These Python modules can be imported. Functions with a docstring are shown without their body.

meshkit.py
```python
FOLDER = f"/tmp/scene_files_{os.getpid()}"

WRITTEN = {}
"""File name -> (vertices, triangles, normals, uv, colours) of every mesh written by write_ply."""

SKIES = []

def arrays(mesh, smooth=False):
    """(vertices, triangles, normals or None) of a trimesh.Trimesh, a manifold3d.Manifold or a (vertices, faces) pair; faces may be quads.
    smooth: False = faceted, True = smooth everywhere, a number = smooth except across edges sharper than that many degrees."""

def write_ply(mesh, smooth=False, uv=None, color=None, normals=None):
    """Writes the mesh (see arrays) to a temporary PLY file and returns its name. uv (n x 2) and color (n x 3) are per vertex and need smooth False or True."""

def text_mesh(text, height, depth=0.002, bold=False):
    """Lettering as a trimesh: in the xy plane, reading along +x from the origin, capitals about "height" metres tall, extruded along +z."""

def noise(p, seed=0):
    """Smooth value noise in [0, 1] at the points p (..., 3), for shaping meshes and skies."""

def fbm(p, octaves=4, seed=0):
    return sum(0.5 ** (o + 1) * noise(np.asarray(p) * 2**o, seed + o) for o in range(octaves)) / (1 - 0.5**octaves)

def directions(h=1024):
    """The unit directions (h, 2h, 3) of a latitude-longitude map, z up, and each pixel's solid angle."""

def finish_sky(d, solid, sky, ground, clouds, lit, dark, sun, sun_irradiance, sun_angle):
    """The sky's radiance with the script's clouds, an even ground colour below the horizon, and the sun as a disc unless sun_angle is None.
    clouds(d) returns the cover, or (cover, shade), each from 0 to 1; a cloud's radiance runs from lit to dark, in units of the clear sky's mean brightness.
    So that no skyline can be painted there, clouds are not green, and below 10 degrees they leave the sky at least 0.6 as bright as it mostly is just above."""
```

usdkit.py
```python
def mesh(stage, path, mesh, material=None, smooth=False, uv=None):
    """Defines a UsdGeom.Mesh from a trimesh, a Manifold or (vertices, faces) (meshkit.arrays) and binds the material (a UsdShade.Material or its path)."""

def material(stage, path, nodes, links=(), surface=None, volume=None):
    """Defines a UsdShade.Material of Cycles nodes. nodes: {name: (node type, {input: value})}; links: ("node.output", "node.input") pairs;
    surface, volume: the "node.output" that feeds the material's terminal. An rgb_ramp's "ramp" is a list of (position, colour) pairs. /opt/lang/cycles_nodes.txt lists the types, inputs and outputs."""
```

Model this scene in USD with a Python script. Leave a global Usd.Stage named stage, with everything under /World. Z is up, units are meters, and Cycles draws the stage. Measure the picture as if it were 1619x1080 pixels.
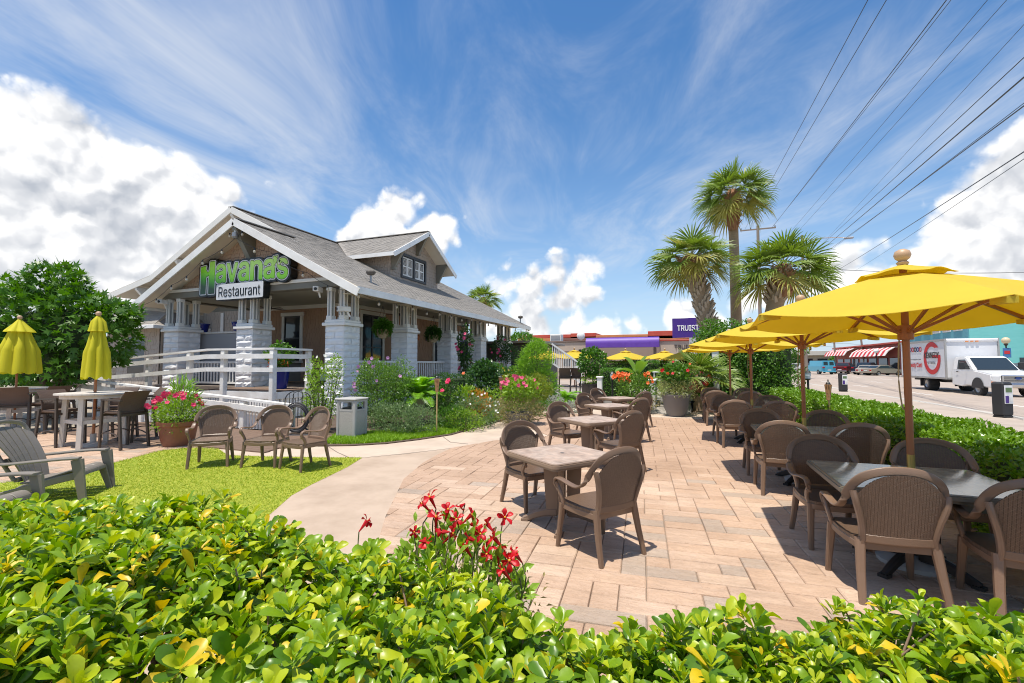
import math, random
import numpy as np, trimesh, usdkit, meshkit
from shapely.geometry import Polygon, box as sbox, Point
from shapely.ops import unary_union
from shapely.prepared import prep
from pxr import Usd, UsdGeom, UsdLux, UsdShade, Gf, Sdf, Vt
stage = Usd.Stage.CreateInMemory()
stage.DefinePrim('/World', 'Xform'); stage.SetDefaultPrim(stage.GetPrimAtPath('/World'))
UsdGeom.SetStageUpAxis(stage, 'Z')
random.seed(7); RNG = np.random.default_rng(7)
# ---------------------------------------------------------------- camera
W, H, F = 1619, 1080, 720.0
YAW, EYE = math.radians(20.8), 1.65
PITCH = math.atan(35 / 720)
fw = np.array([-math.sin(YAW) * math.cos(PITCH), math.cos(YAW) * math.cos(PITCH), math.sin(PITCH)])
rt = np.array([math.cos(YAW), math.sin(YAW), 0.0]); up = np.cross(rt, fw)
cam = UsdGeom.Camera.Define(stage, '/World/camera')
cam.CreateHorizontalApertureAttr(36.0); cam.CreateVerticalApertureAttr(36.0 * 683 / 1024)
cam.CreateFocalLengthAttr(36.0 * F / W); cam.CreateClippingRangeAttr(Gf.Vec2f(0.05, 20000))
m4 = np.eye(4); m4[0, :3], m4[1, :3], m4[2, :3], m4[3, :3] = rt, up, -fw, (0, 0, EYE)
cam.AddTransformOp().Set(Gf.Matrix4d(m4.tolist()))
cam.CreateExposureAttr(0.5)
def ray(px, py): return fw * F + rt * (px - W / 2) - up * (py - H / 2)
def G(px, py, z=0.0):           # the point at height z that the photograph shows at this pixel
    d = ray(px, py); return d[:2] * ((z - EYE) / d[2])
def D(px, py, z):               # the point at distance z along the view that the photograph shows at this pixel
    d = ray(px, py) * z / F; return np.array([d[0], d[1], EYE + d[2]])
def C(x, z):                    # metres to the right and ahead of the photographer -> ground point
    return np.array([x * rt[0] - z * math.sin(YAW), x * rt[1] + z * math.cos(YAW)])
# ---------------------------------------------------------------- sun and sky
SUN = np.array([-0.11, -0.25, 1.0]); SUN /= np.linalg.norm(SUN)
sun = UsdLux.DistantLight.Define(stage, '/World/sun')
sun.CreateIntensityAttr(1.05); sun.CreateAngleAttr(0.53); sun.CreateNormalizeAttr(True)
sun.CreateColorAttr(Gf.Vec3f(1.0, 0.93, 0.82))
zz = SUN; xx = np.cross([0, 1, 0], zz); xx /= np.linalg.norm(xx); yy = np.cross(zz, xx)
m4 = np.eye(4); m4[0, :3], m4[1, :3], m4[2, :3] = xx, yy, zz
sun.AddTransformOp().Set(Gf.Matrix4d(m4.tolist()))
def sky_material():
    N, L = {}, []
    N['tc'] = ('texture_coordinate', {})
    N['nrm'] = ('vector_math', {'math_type': 'normalize'}); L.append(('tc.generated', 'nrm.vector1'))
    d = 'nrm.vector'
    N['sep'] = ('separate_xyz', {}); L.append((d, 'sep.vector'))
    N['sky'] = ('sky_texture', {'sky_type': 'single_scattering', 'sun_disc': False, 'sun_elevation': math.asin(SUN[2]),
                'sun_rotation': math.atan2(SUN[0], SUN[1]), 'altitude': 20.0, 'air_density': 1.0, 'aerosol_density': 0.6, 'ozone_density': 1.6})
    def math_(name, t, a, b, c=None, clamp=False):
        N[name] = ('math', {'math_type': t, 'use_clamp': clamp, **({'value1': a} if not isinstance(a, str) else {}), **({'value2': b} if not isinstance(b, str) else {}), **({'value3': c} if c is not None and not isinstance(c, str) else {})})
        for v, s in ((a, 'value1'), (b, 'value2'), (c, 'value3')):
            if isinstance(v, str): L.append((v, f'{name}.{s}'))
        return name + '.value'
    def blobs(tag, lst):
        out = None
        for i, (px, py, r) in enumerate(lst):
            c = ray(px, py); c = c / np.linalg.norm(c); rr = r / F * (c @ fw)
            N[f'{tag}d{i}'] = ('vector_math', {'math_type': 'distance', 'vector2': tuple(c)}); L.append((d, f'{tag}d{i}.vector1'))
            v = math_(f'{tag}m{i}', 'multiply_add', f'{tag}d{i}.value', -1.0 / 0.10, rr / 0.10)
            out = v if out is None else math_(f'{tag}x{i}', 'smoothmax', out, v, 0.12)
        return out
    N['wn'] = ('noise_texture', {'scale': 11.0, 'detail': 5.0, 'roughness': 0.6}); L.append((d, 'wn.vector'))
    N['ws'] = ('vector_math', {'math_type': 'scale', 'scale': 0.06}); L.append(('wn.color', 'ws.vector1'))
    N['wd'] = ('vector_math', {'math_type': 'add'}); L += [(d, 'wd.vector1'), ('ws.vector', 'wd.vector2')]
    N['off'] = ('vector_math', {'math_type': 'add', 'vector2': (-0.004, -0.006, 0.016)}); L.append(('wd.vector', 'off.vector1'))
    def billow(tag, vec):       # cauliflower heads: three sizes of round cells
        out = None
        for i, (sc, am) in enumerate(((9.0, 1.0), (21.0, 0.5), (48.0, 0.24))):
            N[f'{tag}{i}'] = ('voronoi_texture', {'feature': 'f1', 'scale': sc}); L.append((vec, f'{tag}{i}.vector'))
            out = math_(f'{tag}s{i}', 'multiply_add', f'{tag}{i}.distance', am, 0.0 if out is None else out)
        return out
    b1 = billow('va', 'wd.vector'); b2 = billow('vb', 'off.vector')
    big = blobs('a', [(10, 205, 95), (60, 240, 85), (130, 260, 80), (205, 290, 75), (265, 320, 75), (330, 355, 60), (110, 350, 110), (220, 400, 110), (60, 410, 105),
                      (-80, 260, 110), (420, 290, 14), (360, 310, 30), (-10, 420, 90)])
    mid = blobs('b', [(630, 330, 42), (655, 318, 26), (602, 358, 42), (560, 395, 40), (680, 365, 42), (712, 350, 26), (720, 375, 20), (735, 345, 12), (650, 400, 50),
                      (805, 450, 34), (840, 455, 42), (880, 440, 36), (920, 425, 30), (942, 422, 22), (890, 475, 44), (835, 490, 40), (935, 465, 18), (800, 425, 22), (850, 520, 40), (790, 515, 30), (900, 515, 36), (960, 520, 32)])
    right = blobs('c', [(1590, 290, 75), (1620, 330, 110), (1530, 330, 60), (1500, 370, 66), (1470, 345, 30), (1700, 300, 130), (1570, 400, 80), (1450, 400, 42), (1400, 380, 30),
                        (1075, 492, 36), (1045, 490, 16), (1000, 512, 24), (1120, 510, 30), (1230, 470, 40), (1180, 480, 34), (1300, 450, 34), (1340, 425, 30), (1260, 520, 40), (1390, 450, 50)])
    f = math_('mx1', 'maximum', math_('mx0', 'maximum', big, mid), right)
    # the rest of the sky, away from the view: scattered cumulus low over the horizon
    N['n3'] = ('noise_texture', {'scale': 2.2, 'detail': 3.0, 'roughness': 0.5}); L.append((d, 'n3.vector'))
    cc = fw; N['away'] = ('vector_math', {'math_type': 'dot_product', 'vector2': tuple(cc)}); L.append((d, 'away.vector1'))
    aw = math_('aw', 'multiply_add', 'away.value', -3.0, 0.6, True)
    low = math_('low', 'multiply_add', 'sep.z', -2.2, 1.15, True)
    rest = math_('rest', 'multiply_add', math_('nn3', 'subtract', 'n3.fac', 0.52), 6.0, 0.0)
    rest = math_('rest2', 'subtract', math_('rest3', 'multiply', math_('rest4', 'multiply', 1.6, aw), low), math_('rest5', 'multiply_add', rest, -1.0, 2.2))
    f = math_('mx2', 'maximum', f, rest)
    fn = math_('fn', 'multiply_add', math_('nc', 'subtract', 0.86, b1), 0.52, f)
    fn = math_('fn2', 'multiply_add', math_('nc4', 'subtract', 'wn.fac', 0.5), 0.55, fn)
    N['al'] = ('map_range', {'range_type': 'smoothstep', 'from_min': 0.0, 'from_max': 0.24, 'to_min': 0.0, 'to_max': 1.0, 'clamp': True}); L.append((fn, 'al.value'))
    above = math_('above', 'multiply_add', 'sep.z', 30.0, 0.4, True)
    alpha = math_('alp', 'multiply', 'al.result', above)
    # light and shade inside the clouds: a billow is bright where it thins towards the sun
    sh = math_('sh', 'multiply_add', math_('shd', 'subtract', b2, b1), 1.15, 0.80)
    dark = blobs('k', [(60, 290, 60), (140, 330, 80), (180, 400, 110), (60, 420, 90), (230, 350, 50), (1600, 400, 90), (1560, 380, 40), (870, 500, 46), (1640, 370, 90), (900, 460, 20), (650, 395, 24)])
    dk = math_('dk', 'multiply_add', dark, 0.42, 0.20, True)
    sh = math_('sh2', 'multiply_add', dk, -0.55, sh, True)
    N['cr'] = ('rgb_ramp', {'ramp': [(0, (0.44, 0.49, 0.58)), (0.25, (0.58, 0.62, 0.69)), (0.55, (0.84, 0.86, 0.90)), (0.8, (1.15, 1.15, 1.15)), (1, (1.3, 1.28, 1.25))]}); L.append((sh, 'cr.fac'))
    N['cs'] = ('vector_math', {'math_type': 'scale', 'scale': CLOUD}); L.append(('cr.color', 'cs.vector1'))
    # high thin cirrus on a flat layer
    zc = math_('zc', 'maximum', 'sep.z', 0.06)
    N['dv'] = ('combine_xyz', {}); 
    L.append((math_('px', 'divide', 'sep.x', zc), 'dv.x')); L.append((math_('py', 'divide', 'sep.y', zc), 'dv.y'))
    N['mp0'] = ('mapping', {'rotation': (0, 0, -YAW)}); L.append(('dv.vector', 'mp0.vector')); N['mp'] = ('mapping', {'scale': (1.25, 0.42, 1.0)}); L.append(('mp0.vector', 'mp.vector'))
    N['ci'] = ('noise_texture', {'scale': 1.5, 'detail': 9.0, 'roughness': 0.64, 'distortion': 0.8}); L.append(('mp.vector', 'ci.vector'))
    N['ci2'] = ('noise_texture', {'scale': 0.45, 'detail': 3.0}); L.append(('dv.vector', 'ci2.vector'))
    N['cir'] = ('map_range', {'range_type': 'smoothstep', 'from_min': 0.84, 'from_max': 1.45, 'to_min': 0.0, 'to_max': 0.72, 'clamp': True})
    L.append((math_('cia', 'add', 'ci.fac', 'ci2.fac'), 'cir.value'))
    cirr = math_('cirr', 'multiply', 'cir.result', math_('cif', 'multiply_add', 'sep.z', 6.0, -0.5, True))
    # the sky itself: clear blue, paler in a shallow band at the horizon
    N['sks'] = ('hsv', {'saturation': 1.3, 'value': 0.80}); L.append(('sky.color', 'sks.color'))
    N['hz'] = ('mix', {'color2': (CLOUD * 0.62, CLOUD * 0.78, CLOUD * 0.98)}); L.append(('sks.color', 'hz.color1'))
    hf = math_('hf', 'power', math_('hf0', 'subtract', 1.0, math_('hf1', 'maximum', 'sep.z', 0.0)), 4.5)
    L.append((math_('hf2', 'multiply', hf, 0.9), 'hz.fac'))
    N['mixc'] = ('mix', {'color2': (CLOUD * 0.9, CLOUD * 0.93, CLOUD * 0.97)}); L += [('hz.color', 'mixc.color1'), (cirr, 'mixc.fac')]
    N['mixk'] = ('mix', {}); L += [('mixc.color', 'mixk.color1'), ('cs.vector', 'mixk.color2'), (alpha, 'mixk.fac')]
    N['bg'] = ('background_shader', {'strength': 0.15}); L.append(('mixk.color', 'bg.color'))
    return usdkit.material(stage, '/World/Looks/sky', N, L, surface='bg.background')
CLOUD = 4.5
dome = UsdLux.DomeLight.Define(stage, '/World/sky'); dome.CreateIntensityAttr(1.0)
UsdShade.MaterialBindingAPI.Apply(dome.GetPrim()).Bind(sky_material())
dome.GetPrim().SetCustomDataByKey('kind', 'structure')
# ---------------------------------------------------------------- helpers
_used = {}
def fresh(parent, name):
    k = (parent, name); n = _used.get(k, 0); _used[k] = n + 1
    return f'{parent}/{name}' if n == 0 else f'{parent}/{name}_{n:03d}'
def key(prim, **kw):
    for k, v in kw.items():
        if v: prim.SetCustomDataByKey('category' if k == 'cat' else k, v)
    return prim
def place(prim, loc, rz=0.0, scale=None, rx=0.0, ry=0.0):
    x = UsdGeom.Xformable(prim); x.ClearXformOpOrder()
    x.AddTranslateOp().Set(Gf.Vec3d(*map(float, loc)))
    if rz: x.AddRotateZOp().Set(math.degrees(rz))
    if rx or ry: x.AddRotateXYZOp().Set(Gf.Vec3f(math.degrees(rx), math.degrees(ry), 0))
    if scale is not None: x.AddScaleOp().Set(Gf.Vec3f(*np.broadcast_to(np.asarray(scale, float), 3).tolist()))
def thing(name, label, cat, loc=(0, 0, 0), rz=0.0, group=None, kind=None, scale=None):
    p = UsdGeom.Xform.Define(stage, fresh('/World', name)).GetPrim()
    place(p, (*loc, 0.0)[:3], rz, scale)
    return key(p, label=label, cat=cat, group=group, kind=kind)
def dup(src, label, loc, rz=0.0, group=None, scale=None):
    cd = src.GetCustomData()
    p = UsdGeom.Xform.Define(stage, fresh('/World', src.GetName())).GetPrim()
    p.GetReferences().AddInternalReference(src.GetPath()); p.SetInstanceable(True)
    place(p, (*loc, 0.0)[:3], rz, scale)
    return key(p, label=label or cd['label'], cat=cd['category'], group=group or cd.get('group'))
def norm(v): v = np.asarray(v, float); return v / max(np.linalg.norm(v), 1e-12)
def spline(P, n=8):
    P = np.asarray(P, float); Q = np.vstack([2 * P[0] - P[1], P, 2 * P[-1] - P[-2]]); out = []
    for i in range(1, len(Q) - 2):
        t = np.linspace(0, 1, n, endpoint=False)[:, None]; a, b, c, d = Q[i - 1:i + 3]
        out.append(0.5 * (2 * b + (c - a) * t + (2 * a - 5 * b + 4 * c - d) * t**2 + (3 * b - a - 3 * c + d) * t**3))
    return np.vstack(out + [P[-1:]])
class MB:
    """Collects pieces that become ONE mesh of the scene."""
    def __init__(s): s.v, s.f, s.n = [], [], 0
    def raw(s, v, f):
        v = np.asarray(v, float); f = np.asarray(f, int)
        if f.ndim == 2 and f.shape[1] == 4: f = np.vstack([f[:, [0, 1, 2]], f[:, [0, 2, 3]]])
        s.v.append(v); s.f.append(f + s.n); s.n += len(v); return s
    def tm(s, m, T=None):
        v = np.asarray(m.vertices)
        if T is not None: v = v @ T[:3, :3].T + T[:3, 3]
        return s.raw(v, m.faces)
    def box(s, lo, hi):
        lo, hi = np.minimum(lo, hi), np.maximum(lo, hi)
        v = np.array([[(lo, hi)[i][0], (lo, hi)[j][1], (lo, hi)[k][2]] for i in (0, 1) for j in (0, 1) for k in (0, 1)])
        return s.raw(v, [[0, 1, 3, 2], [4, 6, 7, 5], [0, 4, 5, 1], [2, 3, 7, 6], [0, 2, 6, 4], [1, 5, 7, 3]])
    def rbox(s, lo, hi, b=0.01):
        lo, hi = np.minimum(lo, hi).astype(float), np.maximum(lo, hi).astype(float); P = []
        for i in (0, 1):
            for j in (0, 1):
                for k in (0, 1):
                    c = np.array([(lo, hi)[i][0], (lo, hi)[j][1], (lo, hi)[k][2]]); o = np.where([i, j, k], -b, b)
                    for a in range(3): P.append(c + o * (np.arange(3) != a))
        return s.tm(trimesh.convex.convex_hull(np.array(P)))
    def beam(s, p, q, w, h, up=(0, 0, 1), w1=None, h1=None):
        """A bar from p to q, w wide across and h high along up, ending w1 by h1."""
        p, q = np.asarray(p, float), np.asarray(q, float); t = norm(q - p); x = np.cross(t, up)
        if np.linalg.norm(x) < 1e-6: x = np.cross(t, (0, 1, 0))
        x = norm(x); y = np.cross(x, t); v = []
        for c, a, b in ((p, w, h), (q, w if w1 is None else w1, h if h1 is None else h1)):
            v += [c + x * sx * a / 2 + y * sy * b / 2 for sx, sy in ((-1, -1), (1, -1), (1, 1), (-1, 1))]
        return s.raw(v, [[0, 3, 2, 1], [4, 5, 6, 7], [0, 1, 5, 4], [1, 2, 6, 5], [2, 3, 7, 6], [3, 0, 4, 7]])
    def sweep(s, P, sec, up=(0, 0, 1), scale=None, cap=True, ups=None):
        """sec: (k, 2) outline, x across and y along up, carried along the path."""
        P = np.asarray(P, float); n, k = len(P), len(sec); sec = np.asarray(sec, float)
        T = np.gradient(P, axis=0); v = []
        for i in range(n):
            t = norm(T[i]); u = np.asarray(up if ups is None else ups[i], float); x = np.cross(t, u)
            if np.linalg.norm(x) < 1e-5: x = np.cross(t, (0.3, 1, 0.1))
            x = norm(x); y = np.cross(x, t); sc = np.ones(2) if scale is None else np.broadcast_to(scale[i], 2)
            v += [P[i] + x * a * sc[0] + y * b * sc[1] for a, b in sec]
        f = [[i * k + j, i * k + (j + 1) % k, (i + 1) * k + (j + 1) % k, (i + 1) * k + j] for i in range(n - 1) for j in range(k)]
        f = [t for q in f for t in ([q[0], q[1], q[2]], [q[0], q[2], q[3]])]
        if cap: f += [[0, j + 1, j] for j in range(1, k - 1)] + [[(n - 1) * k, (n - 1) * k + j, (n - 1) * k + j + 1] for j in range(1, k - 1)]
        return s.raw(v, f)
    def tube(s, P, r, n=8, cap=True):
        a = np.arange(n) * 2 * np.pi / n; P = np.asarray(P, float)
        r = np.broadcast_to(np.asarray(r, float), len(P))
        T = P[-1] - P[0]; u = (0, 0, 1) if abs(norm(T)[2]) < 0.9 else (0, 1, 0)
        return s.sweep(P, np.stack([np.cos(a), np.sin(a)], 1), u, r, cap)
    def lathe(s, prof, n=16, c=(0, 0, 0), sx=1.0, sy=1.0):
        prof = np.asarray(prof, float); a = np.arange(n) * 2 * np.pi / n; k = len(prof)
        v = np.stack([np.outer(prof[:, 0], np.cos(a)) * sx, np.outer(prof[:, 0], np.sin(a)) * sy, np.repeat(prof[:, 1:2], n, 1)], -1).reshape(-1, 3) + c
        f = [[i * n + j, i * n + (j + 1) % n, (i + 1) * n + (j + 1) % n, (i + 1) * n + j] for i in range(k - 1) for j in range(n)]
        return s.raw(v, f)
    def ball(s, c, r, sub=2, sc=(1, 1, 1)):
        m = trimesh.creation.icosphere(sub, 1.0); return s.raw(m.vertices * r * np.asarray(sc) + c, m.faces)
    def prism(s, poly, O, X, Y, t):
        """poly (shapely or 2-D points) in the plane O + a X + b Y, given thickness t along X x Y."""
        if not isinstance(poly, Polygon) and not hasattr(poly, 'geoms'): poly = Polygon(poly)
        O, X, Y = (np.asarray(q, float) for q in (O, X, Y)); Z = np.cross(X, Y)
        for g in getattr(poly, 'geoms', [poly]):
            if g.is_empty or g.area < 1e-8: continue
            m = trimesh.creation.extrude_polygon(g, abs(t), engine='earcut'); v = m.vertices
            if t < 0: v = v - [0, 0, abs(t)]
            s.raw(v[:, :1] * X + v[:, 1:2] * Y + v[:, 2:] * Z + O, m.faces)
        return s
    def build(s, name, mat, parent=None, smooth=False, **kw):
        if not s.v: return None
        path = fresh(str(parent.GetPath()) if parent else '/World', name)
        return key(usdkit.mesh(stage, path, (np.vstack(s.v), np.vstack(s.f)), mat, smooth).GetPrim(), **kw)
def top(mb, name, mat, label, cat, group=None, smooth=False, loc=None, rz=0):
    p = mb.build(name, mat, None, smooth, label=label, cat=cat, group=group)
    if loc is not None: place(p, loc, rz)
    return p
def leafmesh(P, DIR, N, L, Wd, shape='diamond', curl=0.15):
    """Many leaves at once: roots P, growing along DIR, faces towards N, lengths L, widths Wd. Folded along the midrib; each leaf is its own island."""
    P, DIR, N = (np.asarray(q, float) for q in (P, DIR, N)); n = len(P)
    L = np.broadcast_to(L, n)[:, None]; Wd = np.broadcast_to(Wd, n)[:, None]
    DIR = DIR / np.linalg.norm(DIR, axis=1, keepdims=True); S = np.cross(DIR, N); S /= np.maximum(np.linalg.norm(S, axis=1, keepdims=True), 1e-9); U = np.cross(S, DIR)
    if shape == 'diamond':
        pts = [(0, 0, 0), (.45, -.5, .10), (1, 0, -curl), (.45, .5, .10)]; fc = [[0, 1, 2], [0, 2, 3]]
    elif shape == 'oval':
        pts = [(0, 0, 0), (.25, -.38, .06), (.6, -.5, .06), (1, 0, -curl), (.6, .5, .06), (.25, .38, .06), (.55, 0, 0)]; fc = [[0, 1, 6], [1, 2, 6], [2, 3, 6], [3, 4, 6], [4, 5, 6], [5, 0, 6]]
    elif shape == 'spoon':      # rounded end, narrow foot, edges turned up
        pts = [(0, -.06, 0), (.3, -.22, .03), (.58, -.42, .05), (.8, -.48, .03), (.95, -.28, -.03 - curl * .6), (1, 0, -.06 - curl), (.95, .28, -.03 - curl * .6), (.8, .48, .03), (.58, .42, .05), (.3, .22, .03), (0, .06, 0),
               (.3, 0, -.03), (.58, 0, -.05), (.8, 0, -.06 - curl * .3)]
        fc = [[0, 1, 11], [1, 2, 12], [1, 12, 11], [2, 3, 13], [2, 13, 12], [3, 4, 13], [4, 5, 13], [5, 6, 13], [6, 7, 13], [7, 8, 12], [7, 12, 13], [8, 9, 11], [8, 11, 12], [9, 10, 11], [10, 0, 11]]
    elif shape == 'lobed':      # five-fingered
        ang = np.radians([-150, -100, -62, -38, -20, 0, 20, 38, 62, 100, 150]); rr = [.25, .5, .28, .75, .36, 1., .36, .75, .28, .5, .25]
        pts = [(.3, 0, 0)] + [(.3 + .7 * r * math.cos(a), .75 * r * math.sin(a), -.12 * r * r + .05 * (i % 2)) for i, (a, r) in enumerate(zip(ang, rr))]; fc = [[0, i + 1, i] for i in range(1, 11)] + [[0, 1, 11]]
    elif shape == 'blade':
        pts = [(0, -.5, 0), (0, .5, 0), (.55, .42, .12), (.55, -.42, .12), (1, 0, -curl)]; fc = [[0, 3, 2], [0, 2, 1], [3, 4, 2]]
    pts = np.array(pts); k = len(pts)
    v = P[:, None] + DIR[:, None] * (pts[:, 0] * L)[..., None] + S[:, None] * (pts[:, 1] * Wd)[..., None] + U[:, None] * (pts[:, 2] * L)[..., None]
    f = np.array(fc)[None] + (np.arange(n) * k)[:, None, None]
    return v.reshape(-1, 3), f.reshape(-1, 3)
def cloud_points(c, r, n, rng, shell=0.55, rough=0.35, seed=0, flat=None, freq=1.6):
    """n points in the outer part of an uneven ellipsoid, with outward directions."""
    d = rng.normal(size=(n * 2, 3)); d /= np.linalg.norm(d, axis=1, keepdims=True)
    if flat is not None: d = d[d[:, 2] > flat]
    d = d[:n]; r = np.broadcast_to(np.asarray(r, float), 3)
    lump = 1 + rough * (meshkit.fbm(d * freq + 11.3 * (seed + 1), 3) - 0.5) * 2
    s = (shell + (1 - shell) * rng.random(len(d)) ** 0.6) * lump
    return np.asarray(c, float) + d * r * s[:, None], norm_rows(d / r)
def norm_rows(a): return a / np.maximum(np.linalg.norm(a, axis=1, keepdims=True), 1e-9)
def leaf_dirs(out, rng, spread=0.9, lift=0.25):
    d = norm_rows(out + rng.normal(size=out.shape) * spread * 0.6 + [0, 0, lift]); n = norm_rows(out + [0, 0, 0.7] + rng.normal(size=out.shape) * 0.5)
    return d, n
# ---------------------------------------------------------------- materials
_m = {}
def M(name, c, c2=None, scale=4.0, rough=0.6, bump=0.0, bscale=60.0, island=False, sc=(1, 1, 1), spec=0.5, metal=0.0, transl=0.0, tcol=None, coat=0.0, world=False, detail=4.0, c3=None, dirt=0.0, vary=0.0, speck=0.0):
    if name in _m: return _m[name]
    N = {'p': ('principled_bsdf', {'base_color': c, 'roughness': rough, 'specular_ior_level': spec, 'metallic': metal, 'coat_weight': coat})}; L = []
    N['tc'] = ('geometry', {}) if world else ('texture_coordinate', {}); co = 'tc.position' if world else 'tc.object'
    col = None
    if c2 is not None:
        N['rp'] = ('rgb_ramp', {'ramp': [(0.25, c), (0.75, c2)] if c3 is None else [(0.2, c), (0.55, c2), (0.85, c3)]})
        if island:
            N['ge'] = ('geometry', {}); L.append(('ge.random_per_island', 'rp.fac'))
        else:
            N['mp'] = ('mapping', {'scale': sc}); N['no'] = ('noise_texture', {'scale': scale, 'detail': detail, 'roughness': 0.6})
            L += [(co, 'mp.vector'), ('mp.vector', 'no.vector'), ('no.fac', 'rp.fac')]
        col = 'rp.color'
        if dirt:
            N['dn'] = ('noise_texture', {'scale': 1.3, 'detail': 6.0, 'roughness': 0.65}); N['dr'] = ('map_range', {'from_min': 0.42, 'from_max': 0.72, 'to_min': 0.0, 'to_max': dirt, 'clamp': True})
            N['dm'] = ('mix', {'mix_type': 'multiply', 'color2': (0.55, 0.5, 0.45)}); L += [(co, 'dn.vector'), ('dn.fac', 'dr.value'), ('dr.result', 'dm.fac'), (col, 'dm.color1')]; col = 'dm.color'
        L.append((col, 'p.base_color'))
    if bump:
        N['mb'] = ('mapping', {'scale': sc}); N['bn'] = ('noise_texture', {'scale': bscale, 'detail': 4.0}); N['bu'] = ('bump', {'strength': min(1, bump), 'distance': 0.01})
        L += [(co, 'mb.vector'), ('mb.vector', 'bn.vector'), ('bn.fac', 'bu.height'), ('bu.normal', 'p.normal')]
    if vary and col:
        N['oi'] = ('object_info', {}); N['ov'] = ('map_range', {'to_min': 1 - vary, 'to_max': 1 + vary}); N['oh'] = ('hsv', {}); L[:] = [l for l in L if l != (col, 'p.base_color')] + [('oi.random', 'ov.value'), ('ov.result', 'oh.value'), (col, 'oh.color'), ('oh.color', 'p.base_color')]
    if speck:
        N['st'] = ('texture_coordinate', {}); N['sn'] = ('noise_texture', {'scale': speck, 'detail': 5.0, 'roughness': .7}); N['sr'] = ('rgb_ramp', {'ramp': [(.30, (.55, .50, .42)), (.40, (.92, .92, .90)), (.62, (1.06, 1.05, 1.0))]}); N['sm'] = ('mix', {'mix_type': 'multiply', 'fac': .8}); L[:] = [l for l in L if l != (col, 'p.base_color')] + [('st.object', 'sn.vector'), ('sn.fac', 'sr.fac'), (col, 'sm.color1'), ('sr.color', 'sm.color2'), ('sm.color', 'p.base_color')]; col = 'sm.color'
    out = 'p.BSDF'
    if transl:
        N['tr'] = ('translucent_bsdf', {'color': tcol or c}); N['mx'] = ('mix_closure', {'fac': transl})
        if col: 
            N['th'] = ('hsv', {'saturation': 1.1, 'value': 1.5}); L += [(col, 'th.color'), ('th.color', 'tr.color')]
        L += [('p.BSDF', 'mx.closure1'), ('tr.BSDF', 'mx.closure2')]; out = 'mx.closure'
    _m[name] = usdkit.material(stage, '/World/Looks/' + name, N, L, surface=out); return _m[name]
def leaf_mat(name, a, b, c3=None, rough=0.38, transl=0.3, speck=0.0): return M(name, a, b, c3=c3, island=True, rough=rough, transl=transl, spec=0.5, speck=speck)
white = M('white_paint', (.82, .82, .80), (.74, .73, .70), 2.0, .5, dirt=.35)
ramp_white = M('ramp_paint', (.84, .83, .81), (.74, .72, .68), 3.0, .55, bump=.15, bscale=30, dirt=.5)
trim = M('house_trim', (.76, .74, .69), (.68, .66, .61), 1.5, .5)
olive = M('olive_grey_paint', (.20, .19, .155), (.17, .16, .13), 2.0, .55)
soffit = M('soffit_cream', (.70, .63, .52), (.64, .57, .46), 1.0, .6)
ceilg = M('ceiling_grey', (.36, .36, .29), (.32, .32, .26), 1.0, .55)
black = M('black_metal', (.018, .018, .018), rough=.4)
dark_glass = M('dark_glass', (.02, .025, .03), rough=.06, spec=.8)
gap_m = M('shake_gap', (.05, .038, .03), rough=.9)
shake = M('cedar_shake', (.50, .345, .245), (.76, .61, .48), c3=(.62, .53, .47), island=True, rough=.8)
shake_pale = M('weathered_shake', (.40, .34, .29), (.68, .61, .53), c3=(.52, .46, .41), island=True, rough=.85)
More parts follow.
